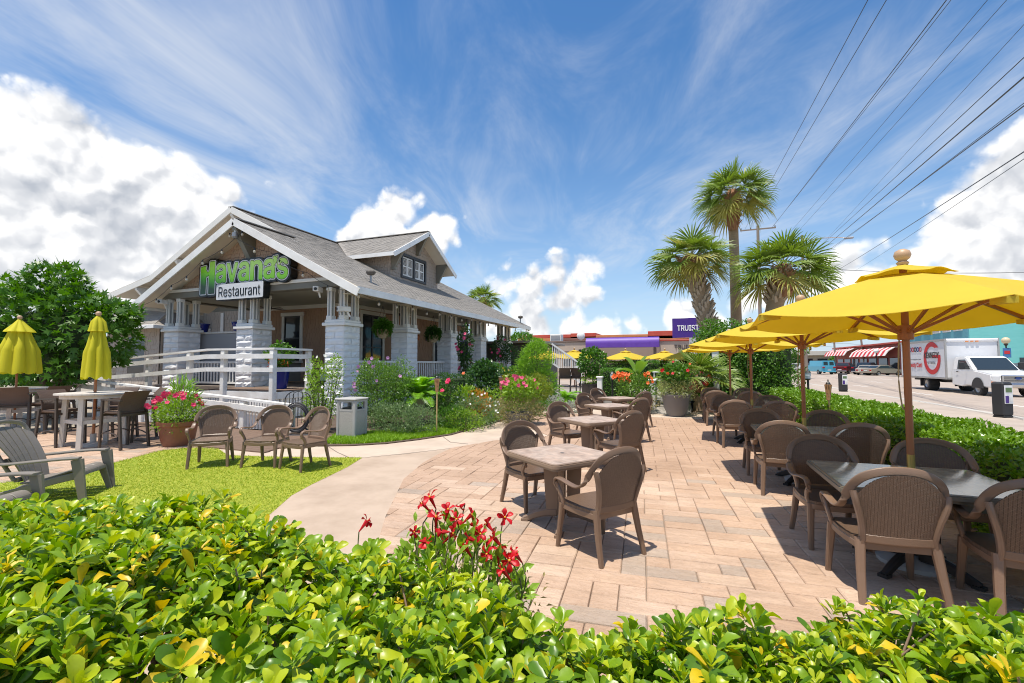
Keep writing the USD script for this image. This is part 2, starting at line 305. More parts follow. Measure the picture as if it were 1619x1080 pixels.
shake_warm = M('warm_shake', (.42, .265, .175), (.66, .46, .32), c3=(.52, .36, .25), island=True, rough=.8)
rooftab = M('roof_shingle', (.27, .25, .225), (.52, .49, .45), c3=(.39, .365, .335), island=True, rough=.9, bump=.12, bscale=60)
block_m = M('rock_face_paint', (.80, .80, .80), (.70, .71, .72), 3.0, .6, bump=.6, bscale=25)
# ---------------------------------------------------------------- ground, paving, path, turf, road
def gpoly(px, z=0.0): return [tuple(G(a, b, z)) for a, b in px]
def sheet(name, poly, z, mat, thick=0.0, parent=None, **kw):
    mb = MB(); mb.prism(poly, (0, 0, z - thick - .001), (1, 0, 0), (0, 1, 0), thick + .001)
    return mb.build(name, mat, parent, kind='structure', **kw)
earth = M('sandy_ground', (.33, .28, .22), (.25, .22, .17), .7, .9, bump=.4, bscale=8, world=True)
asphalt = M('road_surface', (.42, .345, .285), (.345, .285, .24), .35, .85, bump=.3, bscale=40, world=True, dirt=.4)
concrete = M('path_concrete', (.485, .375, .285), (.415, .32, .24), .8, .8, bump=.25, bscale=90, world=True, dirt=.55, detail=8)
concrete_b = M('path_concrete_pale', (.56, .455, .36), (.485, .39, .305), .8, .8, bump=.25, bscale=90, world=True, dirt=.45, detail=8)
mortar = M('paving_joint', (.26, .20, .15), (.20, .155, .12), 3, .9, world=True)
soil = M('bed_soil', (.075, .05, .035), (.12, .085, .06), 6, .95, bump=.8, bscale=40, world=True)
turf_m = M('turf_backing', (.26, .29, .02), (.33, .35, .03), 40, .9, world=True)
sheet('ground', sbox(-400, -200, 400, 900), 0.0, earth)
# pavers: a random ashlar of 0.2 m units laid in columns
def stone(name, cols, rot, island=False):
    """Split-face paver: cloudy tone, fine grain lines and dark cracks running along the stone."""
    N = {'g': ('geometry', {}), 'mp': ('mapping', {'rotation': (0, 0, rot), 'scale': (1, 4.5, 1)}), 'n': ('noise_texture', {'scale': 2.6, 'detail': 6.0, 'roughness': .62}), 'rp': ('rgb_ramp', {'ramp': [(.30, cols[0]), (.5, cols[1]), (.68, cols[2])]}),
         'm2': ('mapping', {'rotation': (0, 0, rot), 'scale': (1, 3.2, 1)}), 'v': ('noise_texture', {'scale': 6.5, 'detail': 7.0, 'roughness': .7, 'distortion': 1.4}), 'vr': ('rgb_ramp', {'ramp': [(.40, (1, 1, 1)), (.485, (.97, .96, .95)), (.5, (.60, .52, .46)), (.515, (.97, .96, .95)), (.64, (1.06, 1.04, 1.0))]}),
         'mu': ('mix', {'mix_type': 'multiply', 'fac': .85}), 'd': ('noise_texture', {'scale': 1.1, 'detail': 5.0}), 'dr': ('rgb_ramp', {'ramp': [(.35, (.80, .78, .76)), (.6, (1, 1, 1))]}), 'mu2': ('mix', {'mix_type': 'multiply', 'fac': .8}),
         'p': ('principled_bsdf', {'roughness': .78, 'specular_ior_level': .35}), 'bu': ('bump', {'strength': .75, 'distance': .012})}
    L = [('g.position', 'mp.vector'), ('mp.vector', 'n.vector'), ('n.fac', 'rp.fac'), ('g.position', 'm2.vector'), ('m2.vector', 'v.vector'), ('v.fac', 'vr.fac'), ('rp.color', 'mu.color1'), ('vr.color', 'mu.color2'), ('g.position', 'd.vector'), ('d.fac', 'dr.fac'), ('mu.color', 'mu2.color1'), ('dr.color', 'mu2.color2'), ('v.fac', 'bu.height'), ('bu.normal', 'p.normal')]
    if island:
        N['ir'] = ('rgb_ramp', {'ramp': [(0, (.92, .88, .86)), (.3, (1.08, 1.0, .93)), (.55, (.80, .86, .92)), (.8, (1.05, 1.02, 1.0)), (1, (.86, .83, .80))]}); N['mi'] = ('mix', {'mix_type': 'multiply', 'fac': 1.0}); L += [('g.random_per_island', 'ir.fac'), ('mu2.color', 'mi.color1'), ('ir.color', 'mi.color2'), ('mi.color', 'p.base_color')]
    else: L.append(('mu2.color', 'p.base_color'))
    return usdkit.material(stage, '/World/Looks/' + name, N, L, surface='p.BSDF')
PAV = [stone('paver_tan', ((0.433, 0.305, 0.218), (0.517, 0.366, 0.264), (0.474, 0.341, 0.250)), .1), stone('paver_rose', ((0.427, 0.309, 0.228), (0.512, 0.373, 0.277), (0.571, 0.423, 0.318)), 1.65), stone('paver_grey', ((0.372, 0.302, 0.243), (0.428, 0.342, 0.275), (0.409, 0.315, 0.243)), .1), stone('paver_pale', ((0.475, 0.351, 0.260), (0.572, 0.427, 0.318), (0.525, 0.394, 0.295)), .1)]
pav_stuff = stone('paver_mix', ((0.421, 0.302, 0.218), (0.507, 0.368, 0.267), (0.494, 0.363, 0.269)), .1, True)
def lay(poly, ang, u, rng, z0, h):
    """Rectangles (shapely, world) that tile the polygon, with their joints left open."""
    poly = poly.buffer(0); poly = max(getattr(poly, 'geoms', [poly]), key=lambda g: g.area)
    ca, sa = math.cos(ang), math.sin(ang); R = np.array([[ca, -sa], [sa, ca]])
    loc = np.asarray(poly.exterior.coords) @ R; x0, y0 = loc.min(0); x1, y1 = loc.max(0); out = []; pp = prep(poly); g = .0026
    nx, ny = int((x1 - x0) / u) + 1, int((y1 - y0) / u) + 1; full = np.zeros((nx + 2, ny + 2), bool)
    for j in range(ny):                     # random ashlar: mostly stretchers, some turned stones and halves
        for i in range(nx):
            if full[i, j]: continue
            k = rng.random(); w, h = (2, 1) if k < .62 else (1, 2) if k < .82 else (3, 1) if k < .88 else (1, 1)
            while w > 1 and full[i:i + w, j].any(): w -= 1
            full[i:i + w, j:j + h] = True; p, q_ = x0 + i * u, y0 + j * u
            q = Polygon(np.array([(p + g, q_ + g), (p + w * u - g, q_ + g), (p + w * u - g, q_ + h * u - g), (p + g, q_ + h * u - g)]) @ R.T)
            if pp.contains(q): out.append(q)
            elif pp.intersects(q):
                q = q.intersection(poly)
                if q.geom_type == 'Polygon' and q.area > .004: out.append(q)
    return out
def paver_mesh(mb, q, z, rng):
    c = np.asarray(q.exterior.coords)[:-1]
    if Polygon(c).exterior.is_ccw is False: c = c[::-1]
    n = len(c); m = c.mean(0); ins = c + norm_rows(m - c) * .010; t = (rng.random(2) - .5) * .008; dz = rng.random() * .004
    zt = z + .014 + dz + (ins - m) @ t
    v = np.vstack([np.c_[c, np.full(n, z)], np.c_[c, np.full(n, z + .008)], np.c_[ins, zt]])
    f = [[a + i, a + (i + 1) % n, b + (i + 1) % n, b + i] for a, b in ((0, n), (n, 2 * n)) for i in range(n)]
    f = [t_ for q_ in f for t_ in ([q_[0], q_[1], q_[2]], [q_[0], q_[2], q_[3]])] + [[2 * n, 2 * n + i, 2 * n + i + 1] for i in range(1, n - 1)]
    mb.raw(v, f)
def screen(p):
    d = np.array([p[0], p[1], -EYE]); w = d @ fw
    return (W / 2 + F * (d @ rt) / w, H / 2 - F * (d @ up) / w, w) if w > .3 else (-9e9, -9e9, w)
def pave(name, poly, ang, u, seed, nparts, seen):
    rng = np.random.default_rng(seed); st = thing(name, None, None, kind='structure')
    b = MB(); b.prism(poly, (0, 0, .003), (1, 0, 0), (0, 1, 0), .001); b.build('joint_bed', mortar, st)
    qs = lay(poly, ang, u, rng, 0, 0); rank = []
    for i, q in enumerate(qs):
        sx, sy, w = screen(q.centroid.coords[0]); rank.append((q.area / w ** 3 if seen(sx, sy) else 0, i))
    big = {i for s, i in sorted(rank, reverse=True)[:nparts] if s > 0}; rest = MB()
    for i, q in enumerate(qs):
        mb = MB() if i in big else rest; paver_mesh(mb, q, .004, rng)
        if i in big: mb.build('paver', PAV[rng.choice([0, 0, 0, 1, 1, 2, 3])], st)
    rest.build('small_pavers', pav_stuff, st, kind='stuff'); return st
turf_edge = gpoly([(344.5, 710), (360, 721), (420, 723), (500, 724.5), (572.8, 724.7), (549, 740), (492, 768), (461, 785), (427, 815), (400, 845), (380, 880)])
path_l = gpoly([(713, 710), (690, 721), (667, 734.5), (638, 759), (625, 786), (610, 817), (600, 850), (596, 890)])
turf_poly = Polygon(turf_edge + [(-3.2, 1.6), (-9.5, -.5), (-9.6, 2.5)] + gpoly([(0, 765), (60, 756), (166, 736), (254, 713), (300, 708)]))
patio_poly = Polygon(path_l + [(-1.9, 1.4), (-1.4, -.5), (6, -.5), (3.6, 3.5), (3.0, 8), (2.9, 14.6), (-4.6, 14.6), (-4.9, 12.6)] + gpoly([(868, 690), (820, 697), (785, 697)]))
pave('patio', patio_poly, math.radians(5), .19, 3, 300, lambda x, y: 600 < x < W + 40 and 690 < y < 1010)
left_poly = Polygon([(-15, -1), (-9.6, -.5), (-9.65, 2.5)] + gpoly([(0, 766), (60, 757), (166, 737), (254, 714), (300, 709), (344, 711)]) + [(-8.1, 6.25), (-15, 6.25)])
pave('terrace', left_poly, math.radians(12), .2, 5, 120, lambda x, y: -60 < x < 340 and 690 < y < 790)
tp = gpoly([(573, 725), (640, 719), (713, 710)]); up_edge = gpoly([(505, 707), (560, 706), (610, 703), (660, 697), (713, 689), (780, 670), (800, 664)])
sheet('path', Polygon(turf_edge[5:] + [(-3.0, 1.7), (-1.95, 1.5)] + path_l[::-1] + tp[1::-1]), .012, concrete, .01)
sheet('path', Polygon(turf_edge[:5] + tp + gpoly([(785, 697), (820, 697), (868, 690)]) + [(-4.9, 12.5), (-4.6, 14.5)] + up_edge[::-1] + gpoly([(440, 706), (395, 705), (370, 708)])), .008, concrete_b, .006)
sheet('terrace_band', Polygon([(-4.6, 14.62), (2.9, 14.62), (2.9, 16.6), (-4.6, 16.6)]), .02, concrete_b, .018)
jm = M('path_joint', (.19, .155, .125), rough=.9)
for k, q in enumerate((((573, 725), (640, 718.5), (713, 710)), ((519, 707), (533, 716), (552, 724.6)), ((700, 691), (712, 700), (740, 703)))):
    P = [np.array([*G(*p), .0135]) for p in q]; mb = MB()
    for a_, b_ in zip(P, P[1:]): mb.beam(a_, b_, .012, .003)
    mb.build('path_joint', jm, None, kind='structure')
sheet('turf_base', turf_poly, .015, turf_m, .012)
bed = Polygon(up_edge + [(-4.6, 14.5), (-4.9, 17.2), (-4.9, 28), (-10.4, 28), (-10.4, 9), (-8.5, 8.4)] + gpoly([(480, 700)])); sheet('garden_bed', bed, .03, soil, .028)
def blades(name, poly, n, h, w, mat, rng, z, near=True, lean=.5):
    x0, y0, x1, y1 = poly.bounds; P = rng.random((n * 4, 2)) * [x1 - x0, y1 - y0] + [x0, y0]
    import shapely
    P = P[shapely.contains_xy(poly, P[:, 0], P[:, 1])]
    w_ = P @ fw[:2]; keep = (w_ > .8) & (np.abs(P @ rt[:2]) < w_ * 1.25 + .4); P = P[keep]
    wt = rng.random(len(P)) < np.clip(5.0 / (P @ fw[:2]), .15, 1) ** 1.2 if near else np.ones(len(P), bool); P = P[wt][:n]
    a = rng.random(len(P)) * 6.283; hh = h * (.6 + .6 * rng.random(len(P))); sx = np.c_[np.cos(a), np.sin(a), np.zeros(len(P))]
    base = np.c_[P, np.full(len(P), z)]; tip = base + np.c_[rng.normal(size=(len(P), 2)) * lean * hh[:, None], hh]; ww = w * (.7 + .6 * rng.random(len(P)))[:, None] * np.clip(P @ fw[:2] / 4, 1, 3)[:, None]
    v = np.stack([base - sx * ww, base + sx * ww, tip], 1).reshape(-1, 3)
    mb = MB(); mb.raw(v, np.arange(len(v)).reshape(-1, 3)); return mb.build(name, mat, None, kind='stuff', label='short green grass' if 'lawn' in name else 'bright green pile of the lawn carpet', cat='grass')
turf_leaf = leaf_mat('turf_blade', (.29, .38, .015), (.43, .50, .03), (.52, .56, .065), rough=.6, transl=.2)
grass_leaf = leaf_mat('grass_blade', (.22, .38, .015), (.34, .52, .03), (.46, .58, .07), rough=.55, transl=.3)
blades('turf_grass', turf_poly, 70000, .022, .0028, turf_leaf, np.random.default_rng(11), .014, lean=.9)
grass_edge = Polygon(gpoly([(512, 704), (560, 704.5), (610, 701.5), (660, 695.5), (713, 687.5), (780, 668.5), (795, 663)]) + gpoly([(790, 652), (760, 660), (700, 672), (640, 682), (560, 688), (530, 690)]))
blades('lawn_grass', grass_edge, 26000, .07, .005, grass_leaf, np.random.default_rng(12), .03, near=False)
# plank deck in front of the ramp
wood = M('deck_plank', (.20, .125, .085), (.13, .085, .06), 3.0, .7, sc=(1, 9, 9), bump=.3, bscale=8, world=True)
dk = thing('ground_deck', None, None, kind='structure')
for i in range(14):
    y = 6.28 + i * .142; mb = MB(); mb.box((-14.5, y, .004), (-7.25 - .05 * (i % 3), y + .135, .032)); mb.build('plank', wood, dk)
# road and pavements
walk_m = M('sidewalk_concrete', (.45, .375, .31), (.37, .31, .26), .5, .85, world=True, dirt=.5)
sheet('sidewalk', sbox(6.3, -30, 8.7, 46), .12, walk_m, .11)
sheet('road', sbox(9.0, -60, 24.6, 300), .010, asphalt, .006)
sheet('parking_lot', sbox(-60, 30, 6.2, 60), .006, asphalt, .002)
sheet('cross_road', sbox(-80, 62, 8.9, 74), .006, asphalt, .002); sheet('cross_road', sbox(24.7, 92, 140, 106), .006, asphalt, .002)
cur = M('kerb_concrete', (.5, .47, .42), (.42, .39, .35), 1.0, .8)
for x in (8.72, 24.62): mb = MB(); mb.rbox((x, -30, 0), (x + .26, 60 if x < 10 else 90, .13), .02); mb.build('kerb', cur, None, kind='structure')
sheet('far_sidewalk', sbox(24.9, -30, 29, 60), .12, walk_m, .11); sheet('parking_bays', sbox(24.9, 60.1, 29, 112), .014, asphalt, .008)
mk = M('road_paint', (.72, .70, .66), (.55, .52, .48), 3, .7, world=True)
ln = thing('road_markings', None, None, kind='structure')
for x in (12.0, 15.9, 19.6):
    for y in np.arange(12, 120, 9.0):
        mb = MB(); mb.box((x - .07, y, .011), (x + .07, y + 3.0, .015)); mb.build('lane_dash', mk, ln)
# ---------------------------------------------------------------- the restaurant
house = thing('restaurant_building', 'cedar shake bungalow restaurant with deep porch on white stone piers', 'restaurant')
def shakes(name, poly, O, X, Y, mat, parent, ex=.16, wd=(.09, .19), seed=1, holes=()):
    """Overlapping wall shakes over the polygon, each a thin wedge of its own."""
    rng = np.random.default_rng(seed); O, X, Y = (np.asarray(q, float) for q in (O, X, Y)); Z = np.cross(X, Y)
    poly = Polygon(poly) if not isinstance(poly, Polygon) else poly
    for h in holes: poly = poly.difference(h)
    mb = MB(); x0, y0, x1, y1 = poly.bounds; pp = prep(poly); V, Fc = [], []; y = y0; row = 0
    base = MB(); base.prism(poly, O - Z * .02, X, Y, .02)
    base.build('backing', gap_m, parent)
    while y < y1:
        x = x0 - rng.random() * .15
        while x < x1:
            w = rng.uniform(*wd); a, b, c, d = x + .006, y + rng.uniform(-.015, .015), x + w - .006, min(y + ex + .02, y1 + .02); q = sbox(a, b, c, d); th = .022 + rng.random() * .018
            if pp.contains(q):
                v = np.array([(a, b, 0), (c, b, 0), (c, b, th), (a, b, th), (a, d, 0), (c, d, 0), (c, d, .004), (a, d, .004)])
                V.append(v); Fc.append(1)
            elif pp.intersects(q):
                r = q.intersection(poly)
                for g in getattr(r, 'geoms', [r]):
                    if g.geom_type == 'Polygon' and g.area > 5e-4: mb.prism(g, O, X, Y, th * .7)
            x += w
        y += ex; row += 1
    if V:
        v = np.concatenate(V); n = len(V)
        f = np.array([[0, 1, 2], [0, 2, 3], [3, 2, 6], [3, 6, 7], [1, 5, 6], [1, 6, 2], [0, 3, 7], [0, 7, 4]])[None] + (np.arange(n) * 8)[:, None, None]
        mb.raw(v[:, :1] * X + v[:, 1:2] * Y + v[:, 2:] * Z + O, f.reshape(-1, 3))
    return mb.build(name, mat, parent, kind='stuff')
def roof(name, poly, O, S, T, parent, seed, course=.15, thick=.13):
    """Roof slope: polygon in (along the eave, up the slope); shingle tabs in courses on a board deck. S x T points out."""
    rng = np.random.default_rng(seed); O, S, T = np.asarray(O, float), norm(S), norm(T); N = np.cross(S, T); poly = Polygon(poly).buffer(0); pp = prep(poly)
    dk_ = MB(); dk_.prism(poly, O - N * .004, S, T, -thick); slab = dk_.build(name, soffit, parent)
    mb = MB(); x0, y0, x1, y1 = poly.bounds; V = []; y = y0
    while y < y1:
        x = x0 - rng.random() * .3
        while x < x1:
            w = rng.choice([.16, .2, .26, .33, .4]); a, b, c, d = x, y + rng.choice([0, 0, .02]), x + w, y + course + .02; q = sbox(a, b, c, d); th = .010 + rng.random() * .008
            if pp.contains(q): V.append([(a, b, 0), (c, b, 0), (c, b, th), (a, b, th), (c, d, .002), (a, d, .002)])
            elif pp.intersects(q):
                r = q.intersection(poly)
                if r.geom_type == 'Polygon' and r.area > 1e-3: mb.prism(r, O, S, T, .007)
            x += w
        y += course
    if V:
        v = np.array(V).reshape(-1, 3); n = len(V); f = np.array([[0, 1, 2], [0, 2, 3], [3, 2, 4], [3, 4, 5], [1, 4, 2], [0, 3, 5]])[None] + (np.arange(n) * 6)[:, None, None]
        mb.raw(v[:, :1] * S + v[:, 1:2] * T + v[:, 2:] * N + O, f.reshape(-1, 3))
    mb.build('roof_tabs', rooftab, slab, kind='stuff'); return slab
XE, XR, XL, XG, XW = -9.03, -17.13, -24.6, -14.23, -19.43      # right eave, main ridge, far-left eave, front gable ridge and its left eave
ZE = 3.95; ZG = ZE + .5 * (XE - XG); ZR = ZE + .5 * (XE - XR); sl = math.sqrt(1.25); Y0, YM, YB = 10.9, 13.0, 26.9
# right slope: eave runs along +y; up the slope is -x, +z
def up_s(x): return (XE - x) * sl
DXR, DY0, DY1 = -17.0, 16.16, 21.68           # dormer: meets the main slope along two valleys
zd_e, zd_r = 6.45, 8.02
xv = XE - (zd_e - ZE) / .5
roof('roof_slope', [(Y0, 0), (YB, 0), (YB, up_s(XR)), (YM, up_s(XR)), (YM, up_s(XG)), (Y0, up_s(XG))], (XE, 0, ZE), (0, 1, 0), (-1, 0, .5), house, 1)
roof('roof_slope', [(-13.8, 0), (-Y0, 0), (-Y0, up_s(XG)), (-13.8, up_s(XG))], (XW, 0, ZE), (0, -1, 0), (1, 0, .5), house, 2)
kx, kz = -22.0, ZR - .5 * (XR + 22.0)          # the left slope flattens towards its eave
roof('roof_slope', [(-YB, 0), (-YM, 0), (-YM, (XR - kx) * sl), (-YB, (XR - kx) * sl)], (kx, 0, kz), (0, -1, 0), (1, 0, .5), house, 3)
s2 = .22; l2 = math.hypot(1, s2)
roof('roof_slope', [(-YB, 0), (-YM, 0), (-YM, 3.0 * l2), (-YB, 3.0 * l2)], (kx - 3.0, 0, kz - 3.0 * s2), (0, -1, 0), (1, 0, s2), house, 4)
# dormer roof
yd = (DY0 + DY1) / 2; ds = (zd_r - zd_e) / (DY1 - yd); dl = math.hypot(1, ds); xd = -11.5
for sgn in (-1, 1):
    e = yd + sgn * (DY1 - yd)
    S = (sgn * -1.0, 0, 0); T = (0, -sgn, ds)
    # s runs from the front edge back into the main roof
    if sgn < 0: poly = [(xd * 1, 0), (xv, 0), (DXR, (DY1 - yd) * dl), (xd, (DY1 - yd) * dl)]; S = (1, 0, 0); poly = [(x, t) for x, t in poly]
    else: S = (-1, 0, 0); poly = [(-xd, 0), (-xv, 0), (-DXR, (DY1 - yd) * dl), (-xd, (DY1 - yd) * dl)]
    roof('dormer_roof', poly, (0, e, zd_e), S, T, house, 7 + sgn, .14, .11)
def board(p, q, w=.045, h=.24, mat=trim, name='barge_board', off=(0, 0, 0), upv=(0, 0, 1)):
    mb = MB(); mb.beam(np.add(p, off), np.add(q, off), w, h, upv); return mb.build(name, mat, house)
dz = -.17
board((XE + .05, Y0 - .03, ZE + dz - .02), (XG, Y0 - .03, ZG + dz + .08), name='barge_board', mat=white)
board((XW - .05, Y0 - .03, ZE + dz - .02), (XG, Y0 - .03, ZG + dz + .08), mat=white)
board((XE + .03, Y0 - .05, ZE - .115), (XE + .03, YB + .05, ZE - .115), .04, .21, white, 'eave_board')
board((XW - .03, Y0 - .05, ZE - .115), (XW - .03, 13.6, ZE - .115), .04, .21, white, 'eave_board')
board((XG - .65, YM - .03, ZG + .4 + dz), (XR, YM - .03, ZR + dz + .07), mat=trim); board((XG + 1.0, YM - .03, ZG - .46 + dz), (XR, YM - .035, ZR + dz + .07), mat=trim)
board((kx, YM - .03, kz + dz), (XR, YM - .04, ZR + dz + .07), mat=trim); board((kx - 3.1, YM - .03, kz - 3.1 * s2 + dz), (kx, YM - .03, kz + dz), mat=trim)
board((XE, YB + .03, ZE + dz), (XR, YB + .03, ZR + dz + .06), mat=trim)
board((xd + .03, DY0 - .06, zd_e + dz + .03), (xd + .03, yd, zd_r + dz + .07), .045, .2, white); board((xd + .03, DY1 + .06, zd_e + dz + .03), (xd + .03, yd, zd_r + dz + .07), .045, .2, white)
board((xd, DY0 + .01, zd_e - .09), (xv - .1, DY0 + .01, zd_e - .09), .04, .17, white, 'eave_board')
cap = MB(); cap.beam((XR, YM - .05, ZR + .015), (XR, YB, ZR + .015), .3, .03); cap.beam((XG, Y0 - .04, ZG + .015), (XG, YM + .4, ZG + .015), .3, .03); cap.beam((xd + .03, yd, zd_r + .015), (DXR, yd, zd_r + .015), .26, .03); cap.build('ridge_cap', rooftab, house)
# front gable wall, upper gable wall, dormer walls
GY = 11.7
tri = [(XG - 4.55, 4.42), (XG + 3.75, 4.42), (XG, ZG - .2)]
shakes('gable_shake', [(-x, z) for x, z in tri][::1] if False else [(x, z) for x, z in tri], (0, GY, 0), (1, 0, 0), (0, 0, 1), shake, house, .15, (.08, .17), 4)
shakes('gable_shake', [(XW - 3, 5.3), (XG + 1.9, 5.3), (XR, ZR - .25)], (0, YM + .75, 0), (1, 0, 0), (0, 0, 1), shake, house, .16, (.1, .19), 5)
dw0, dw1, DXW = 16.85, 20.95, -12.2; zb = ZE + .5 * (XE - DXW)
def dz_at(y): return zd_r - ds * abs(y - yd) - .12
shakes('dormer_shake', Polygon([(dw0, zb - .05), (dw1, zb - .05), (dw1, dz_at(dw1)), (yd, dz_at(yd)), (dw0, dz_at(dw0))]), (DXW, 0, 0), (0, 1, 0), (0, 0, 1), shake_pale, house, .15, (.1, .19), 6, [sbox(17.66, 5.68, 19.74, 6.72)])
shakes('dormer_shake', [(DXW - 2.3, zb + 1.1), (DXW, zb - .02), (DXW, dz_at(dw0)), (DXW - 2.3, dz_at(dw0))], (0, dw0, 0), (1, 0, 0), (0, 0, 1), shake_pale, house, .15, (.1, .19), 7)
# dormer window pair with shutters
wf = MB()
for a, b, c, d in ((17.62, 17.74, 5.62, 6.80), (18.63, 18.77, 5.62, 6.80), (19.66, 19.78, 5.62, 6.80)): wf.rbox((DXW - .04, a, c), (DXW + .07, b, d), .01)
wf.rbox((DXW - .04, 17.742, 6.66), (DXW + .066, 19.658, 6.80), .01); wf.rbox((DXW - .04, 17.742, 5.62), (DXW + .066, 19.658, 5.74), .01)
win = wf.build('dormer_window', M('charcoal_frame', (.03, .032, .035), rough=.45), house)
for a in (17.745, 18.775):
    g = MB(); g.box((DXW - .03, a, 5.745), (DXW - .02, a + .88, 6.655)); g.build('pane', dark_glass, win)
    for b in (a + .02, a + .45):
        s_ = MB(); s_.rbox((DXW - .015, b, 5.76), (DXW + .01, b + .06, 6.64), .006); s_.rbox((DXW - .015, b + .35, 5.76), (DXW + .01, b + .41, 6.64), .006)
        for z0 in (5.76, 6.17, 6.58): s_.rbox((DXW - .013, b + .062, z0), (DXW + .008, b + .348, z0 + .06), .006)
        for k in range(13): s_.beam((DXW - .005, b + .062, 5.84 + k * .056), (DXW - .005, b + .348, 5.84 + k * .056), .03, .012, (.5, 0, 1))
        s_.build('shutter', white, win)
def bracket(p, out, drop=.85, reach=.75, mat=olive, name='knee_brace', w=.16):
    """Solid triangular brace under an overhang: p is its top at the wall, out the way it reaches."""
    p, out = np.asarray(p, float), norm(out); side = np.cross(out, (0, 0, 1)); mb = MB()
    mb.prism([(0, 0), (reach, 0), (reach, -.12), (.18, -drop + .1), (.18, -drop), (0, -drop)], p - side * w / 2 if True else p, out, (0, 0, 1), w); return mb.build(name, mat, house)
bracket((XG, GY - .02, ZG - .22), (0, -1, 0), 1.15, .78, w=.2)
for y in (dw0 + .1, yd, dw1 - .1): bracket((DXW + .03, y, dz_at(y) + .02), (1, 0, 0), .95 if y != yd else 1.0, .62, w=.13)
for x, z in ((XR, ZR - .2), (-20.4, 6.15), (-23.0, 5.1)): bracket((x, YM + .7, z), (0, -1, 0), .8, .72, trim, w=.14)
# ceilings, beams, walls
def hb(name, lo, hi, mat, b=.012, parent=None): mb = MB(); mb.rbox(lo, hi, b); return mb.build(name, mat, parent or house)
hb('porch_ceiling', (-19.3, 11.75, 4.17), (-10.2, 15.0, 4.22), ceilg); hb('porch_ceiling', (-13.0, 15.003, 4.17), (-10.2, 26.3, 4.22), ceilg)
hb('front_beam', (-18.95, 11.5, 4.12), (-10.05, 11.86, 4.40), olive); hb('beam_trim', (-18.97, 11.46, 4.33), (-10.03, 11.497, 4.44), trim)
hb('side_beam', (-10.4, 11.862, 4.05), (-10.05, 26.4, 4.16), trim); hb('side_beam', (-18.9, 11.862, 4.10), (-18.6, 15.6, 4.17), olive)
for sx, e in ((1, 0), (-1, 0)): pass
eb = MB(); eb.prism([(0, 0), (1.1, 0), (1.1, .04), (0, .04)], (XE - .05, 0, 3.78), (-1, 0, .15), (0, 1, 0), .01) if False else None
hb('eave_soffit', (-10.1, 11.5, 3.86), (XE - .02, 26.5, 3.88), soffit, .004)
hb('porch_floor', (-19.3, 11.6, .70), (-10.1, 15.0, .85), M('porch_boards', (.20, .16, .13), (.14, .11, .09), 3, .7, sc=(1, 8, 1), world=True)); hb('porch_floor', (-13.0, 15.002, .70), (-10.1, 26.3, .85), _m['porch_boards'])
hb('porch_skirt', (-10.16, 11.6, .04), (-10.1, 26.3, .698), white); hb('porch_skirt', (-19.3, 11.6, .04), (-10.17, 11.66, .698), white)
hb('house_wall', (-24, 15.62, 0), (-13.06, 26.3, 4.6), olive); hb('house_wall', (-17.8, 15.06, 0), (-13.06, 15.6, 4.6), olive)
shakes('wall_shake', sbox(-17.8, .85, -13.0, 4.17), (0, 15.03, 0), (1, 0, 0), (0, 0, 1), shake_warm, house, .19, (.1, .22), 8, [sbox(-16.35, .9, -15.35, 3.72)])
side_holes = [sbox(15.95, .86, 17.45, 3.85), sbox(22.0, 1.3, 23.9, 3.6), sbox(25.0, .86, 26.25, 3.5)]
shakes('wall_shake', sbox(15.0, .85, 26.3, 4.17), (-13.03, 0, 0), (0, 1, 0), (0, 0, 1), shake_warm, house, .19, (.1, .22), 9, side_holes)
shakes('wall_shake', sbox(-24.2, .6, -17.8, 4.17), (0, 15.6, 0), (1, 0, 0), (0, 0, 1), shake_pale, house, .2, (.1, .22), 10)
hb('frieze_board', (-17.8, 14.98, 4.0), (-13.0, 15.02, 4.165), trim); hb('frieze_board', (-13.02, 15.03, 4.0), (-12.98, 26.3, 4.165), trim)
hb('corner_board', (-13.06, 14.97, .85), (-12.96, 15.06, 3.995), trim); hb('corner_board', (-21.0, 15.52, .85), (-20.8, 15.57, 4.1), white)
def window(name, plane, a0, a1, z0, z1, lights, fm=trim, parent=None, w=.13):
    """Framed opening on the front wall ('y') or the side wall ('x') with its panes and sash bars."""
    mb = MB(); at = (lambda a, n, z: (a, 15.0 - n, z)) if plane == 'y' else (lambda a, n, z: (-13.0 + n, a, z))
    for lo, hi in ((a0 - w, a0), (a1, a1 + w)): mb.rbox(at(lo, -.02, z0), at(hi, .06, z1), .01)
    mb.rbox(at(a0 - w - .05, -.02, z1 + .002), at(a1 + w + .05, .08, z1 + .16), .012); mb.rbox(at(a0 - w - .03, -.02, z0 - .07), at(a1 + w + .03, .08, z0 - .002), .01)
    p = mb.build(name, fm, parent or house); n = len(lights); x = a0
    for wd_ in lights:
        x1 = x + wd_ * (a1 - a0); g = MB(); g.box(at(x + .035, -.005, z0 + .02), at(x1 - .035, .0, z1 - .02)); g.build('pane', dark_glass, p)
        s_ = MB()
        for lo, hi, c, d in ((x, x + .04, z0, z1), (x1 - .04, x1, z0, z1), (x + .042, x1 - .042, z1 - .06, z1), (x + .042, x1 - .042, z0, z0 + .06), (x + .042, x1 - .042, (z0 + z1) / 2, (z0 + z1) / 2 + .04)): s_.box(at(lo, -.003, c), at(hi, .03, d))
        s_.build('sash', M('sash_dark', (.05, .05, .05), rough=.4) if fm is not white else white, p); x = x1
    return p
window('window', 'y', -16.3, -15.4, 1.75, 3.7, [1]); window('window', 'x', 16.0, 17.4, .9, 3.8, [.5, .5]); window('window', 'x', 22.05, 23.85, 1.35, 3.55, [.5, .5]); window('porch_door', 'x', 25.05, 26.2, .9, 3.45, [1])
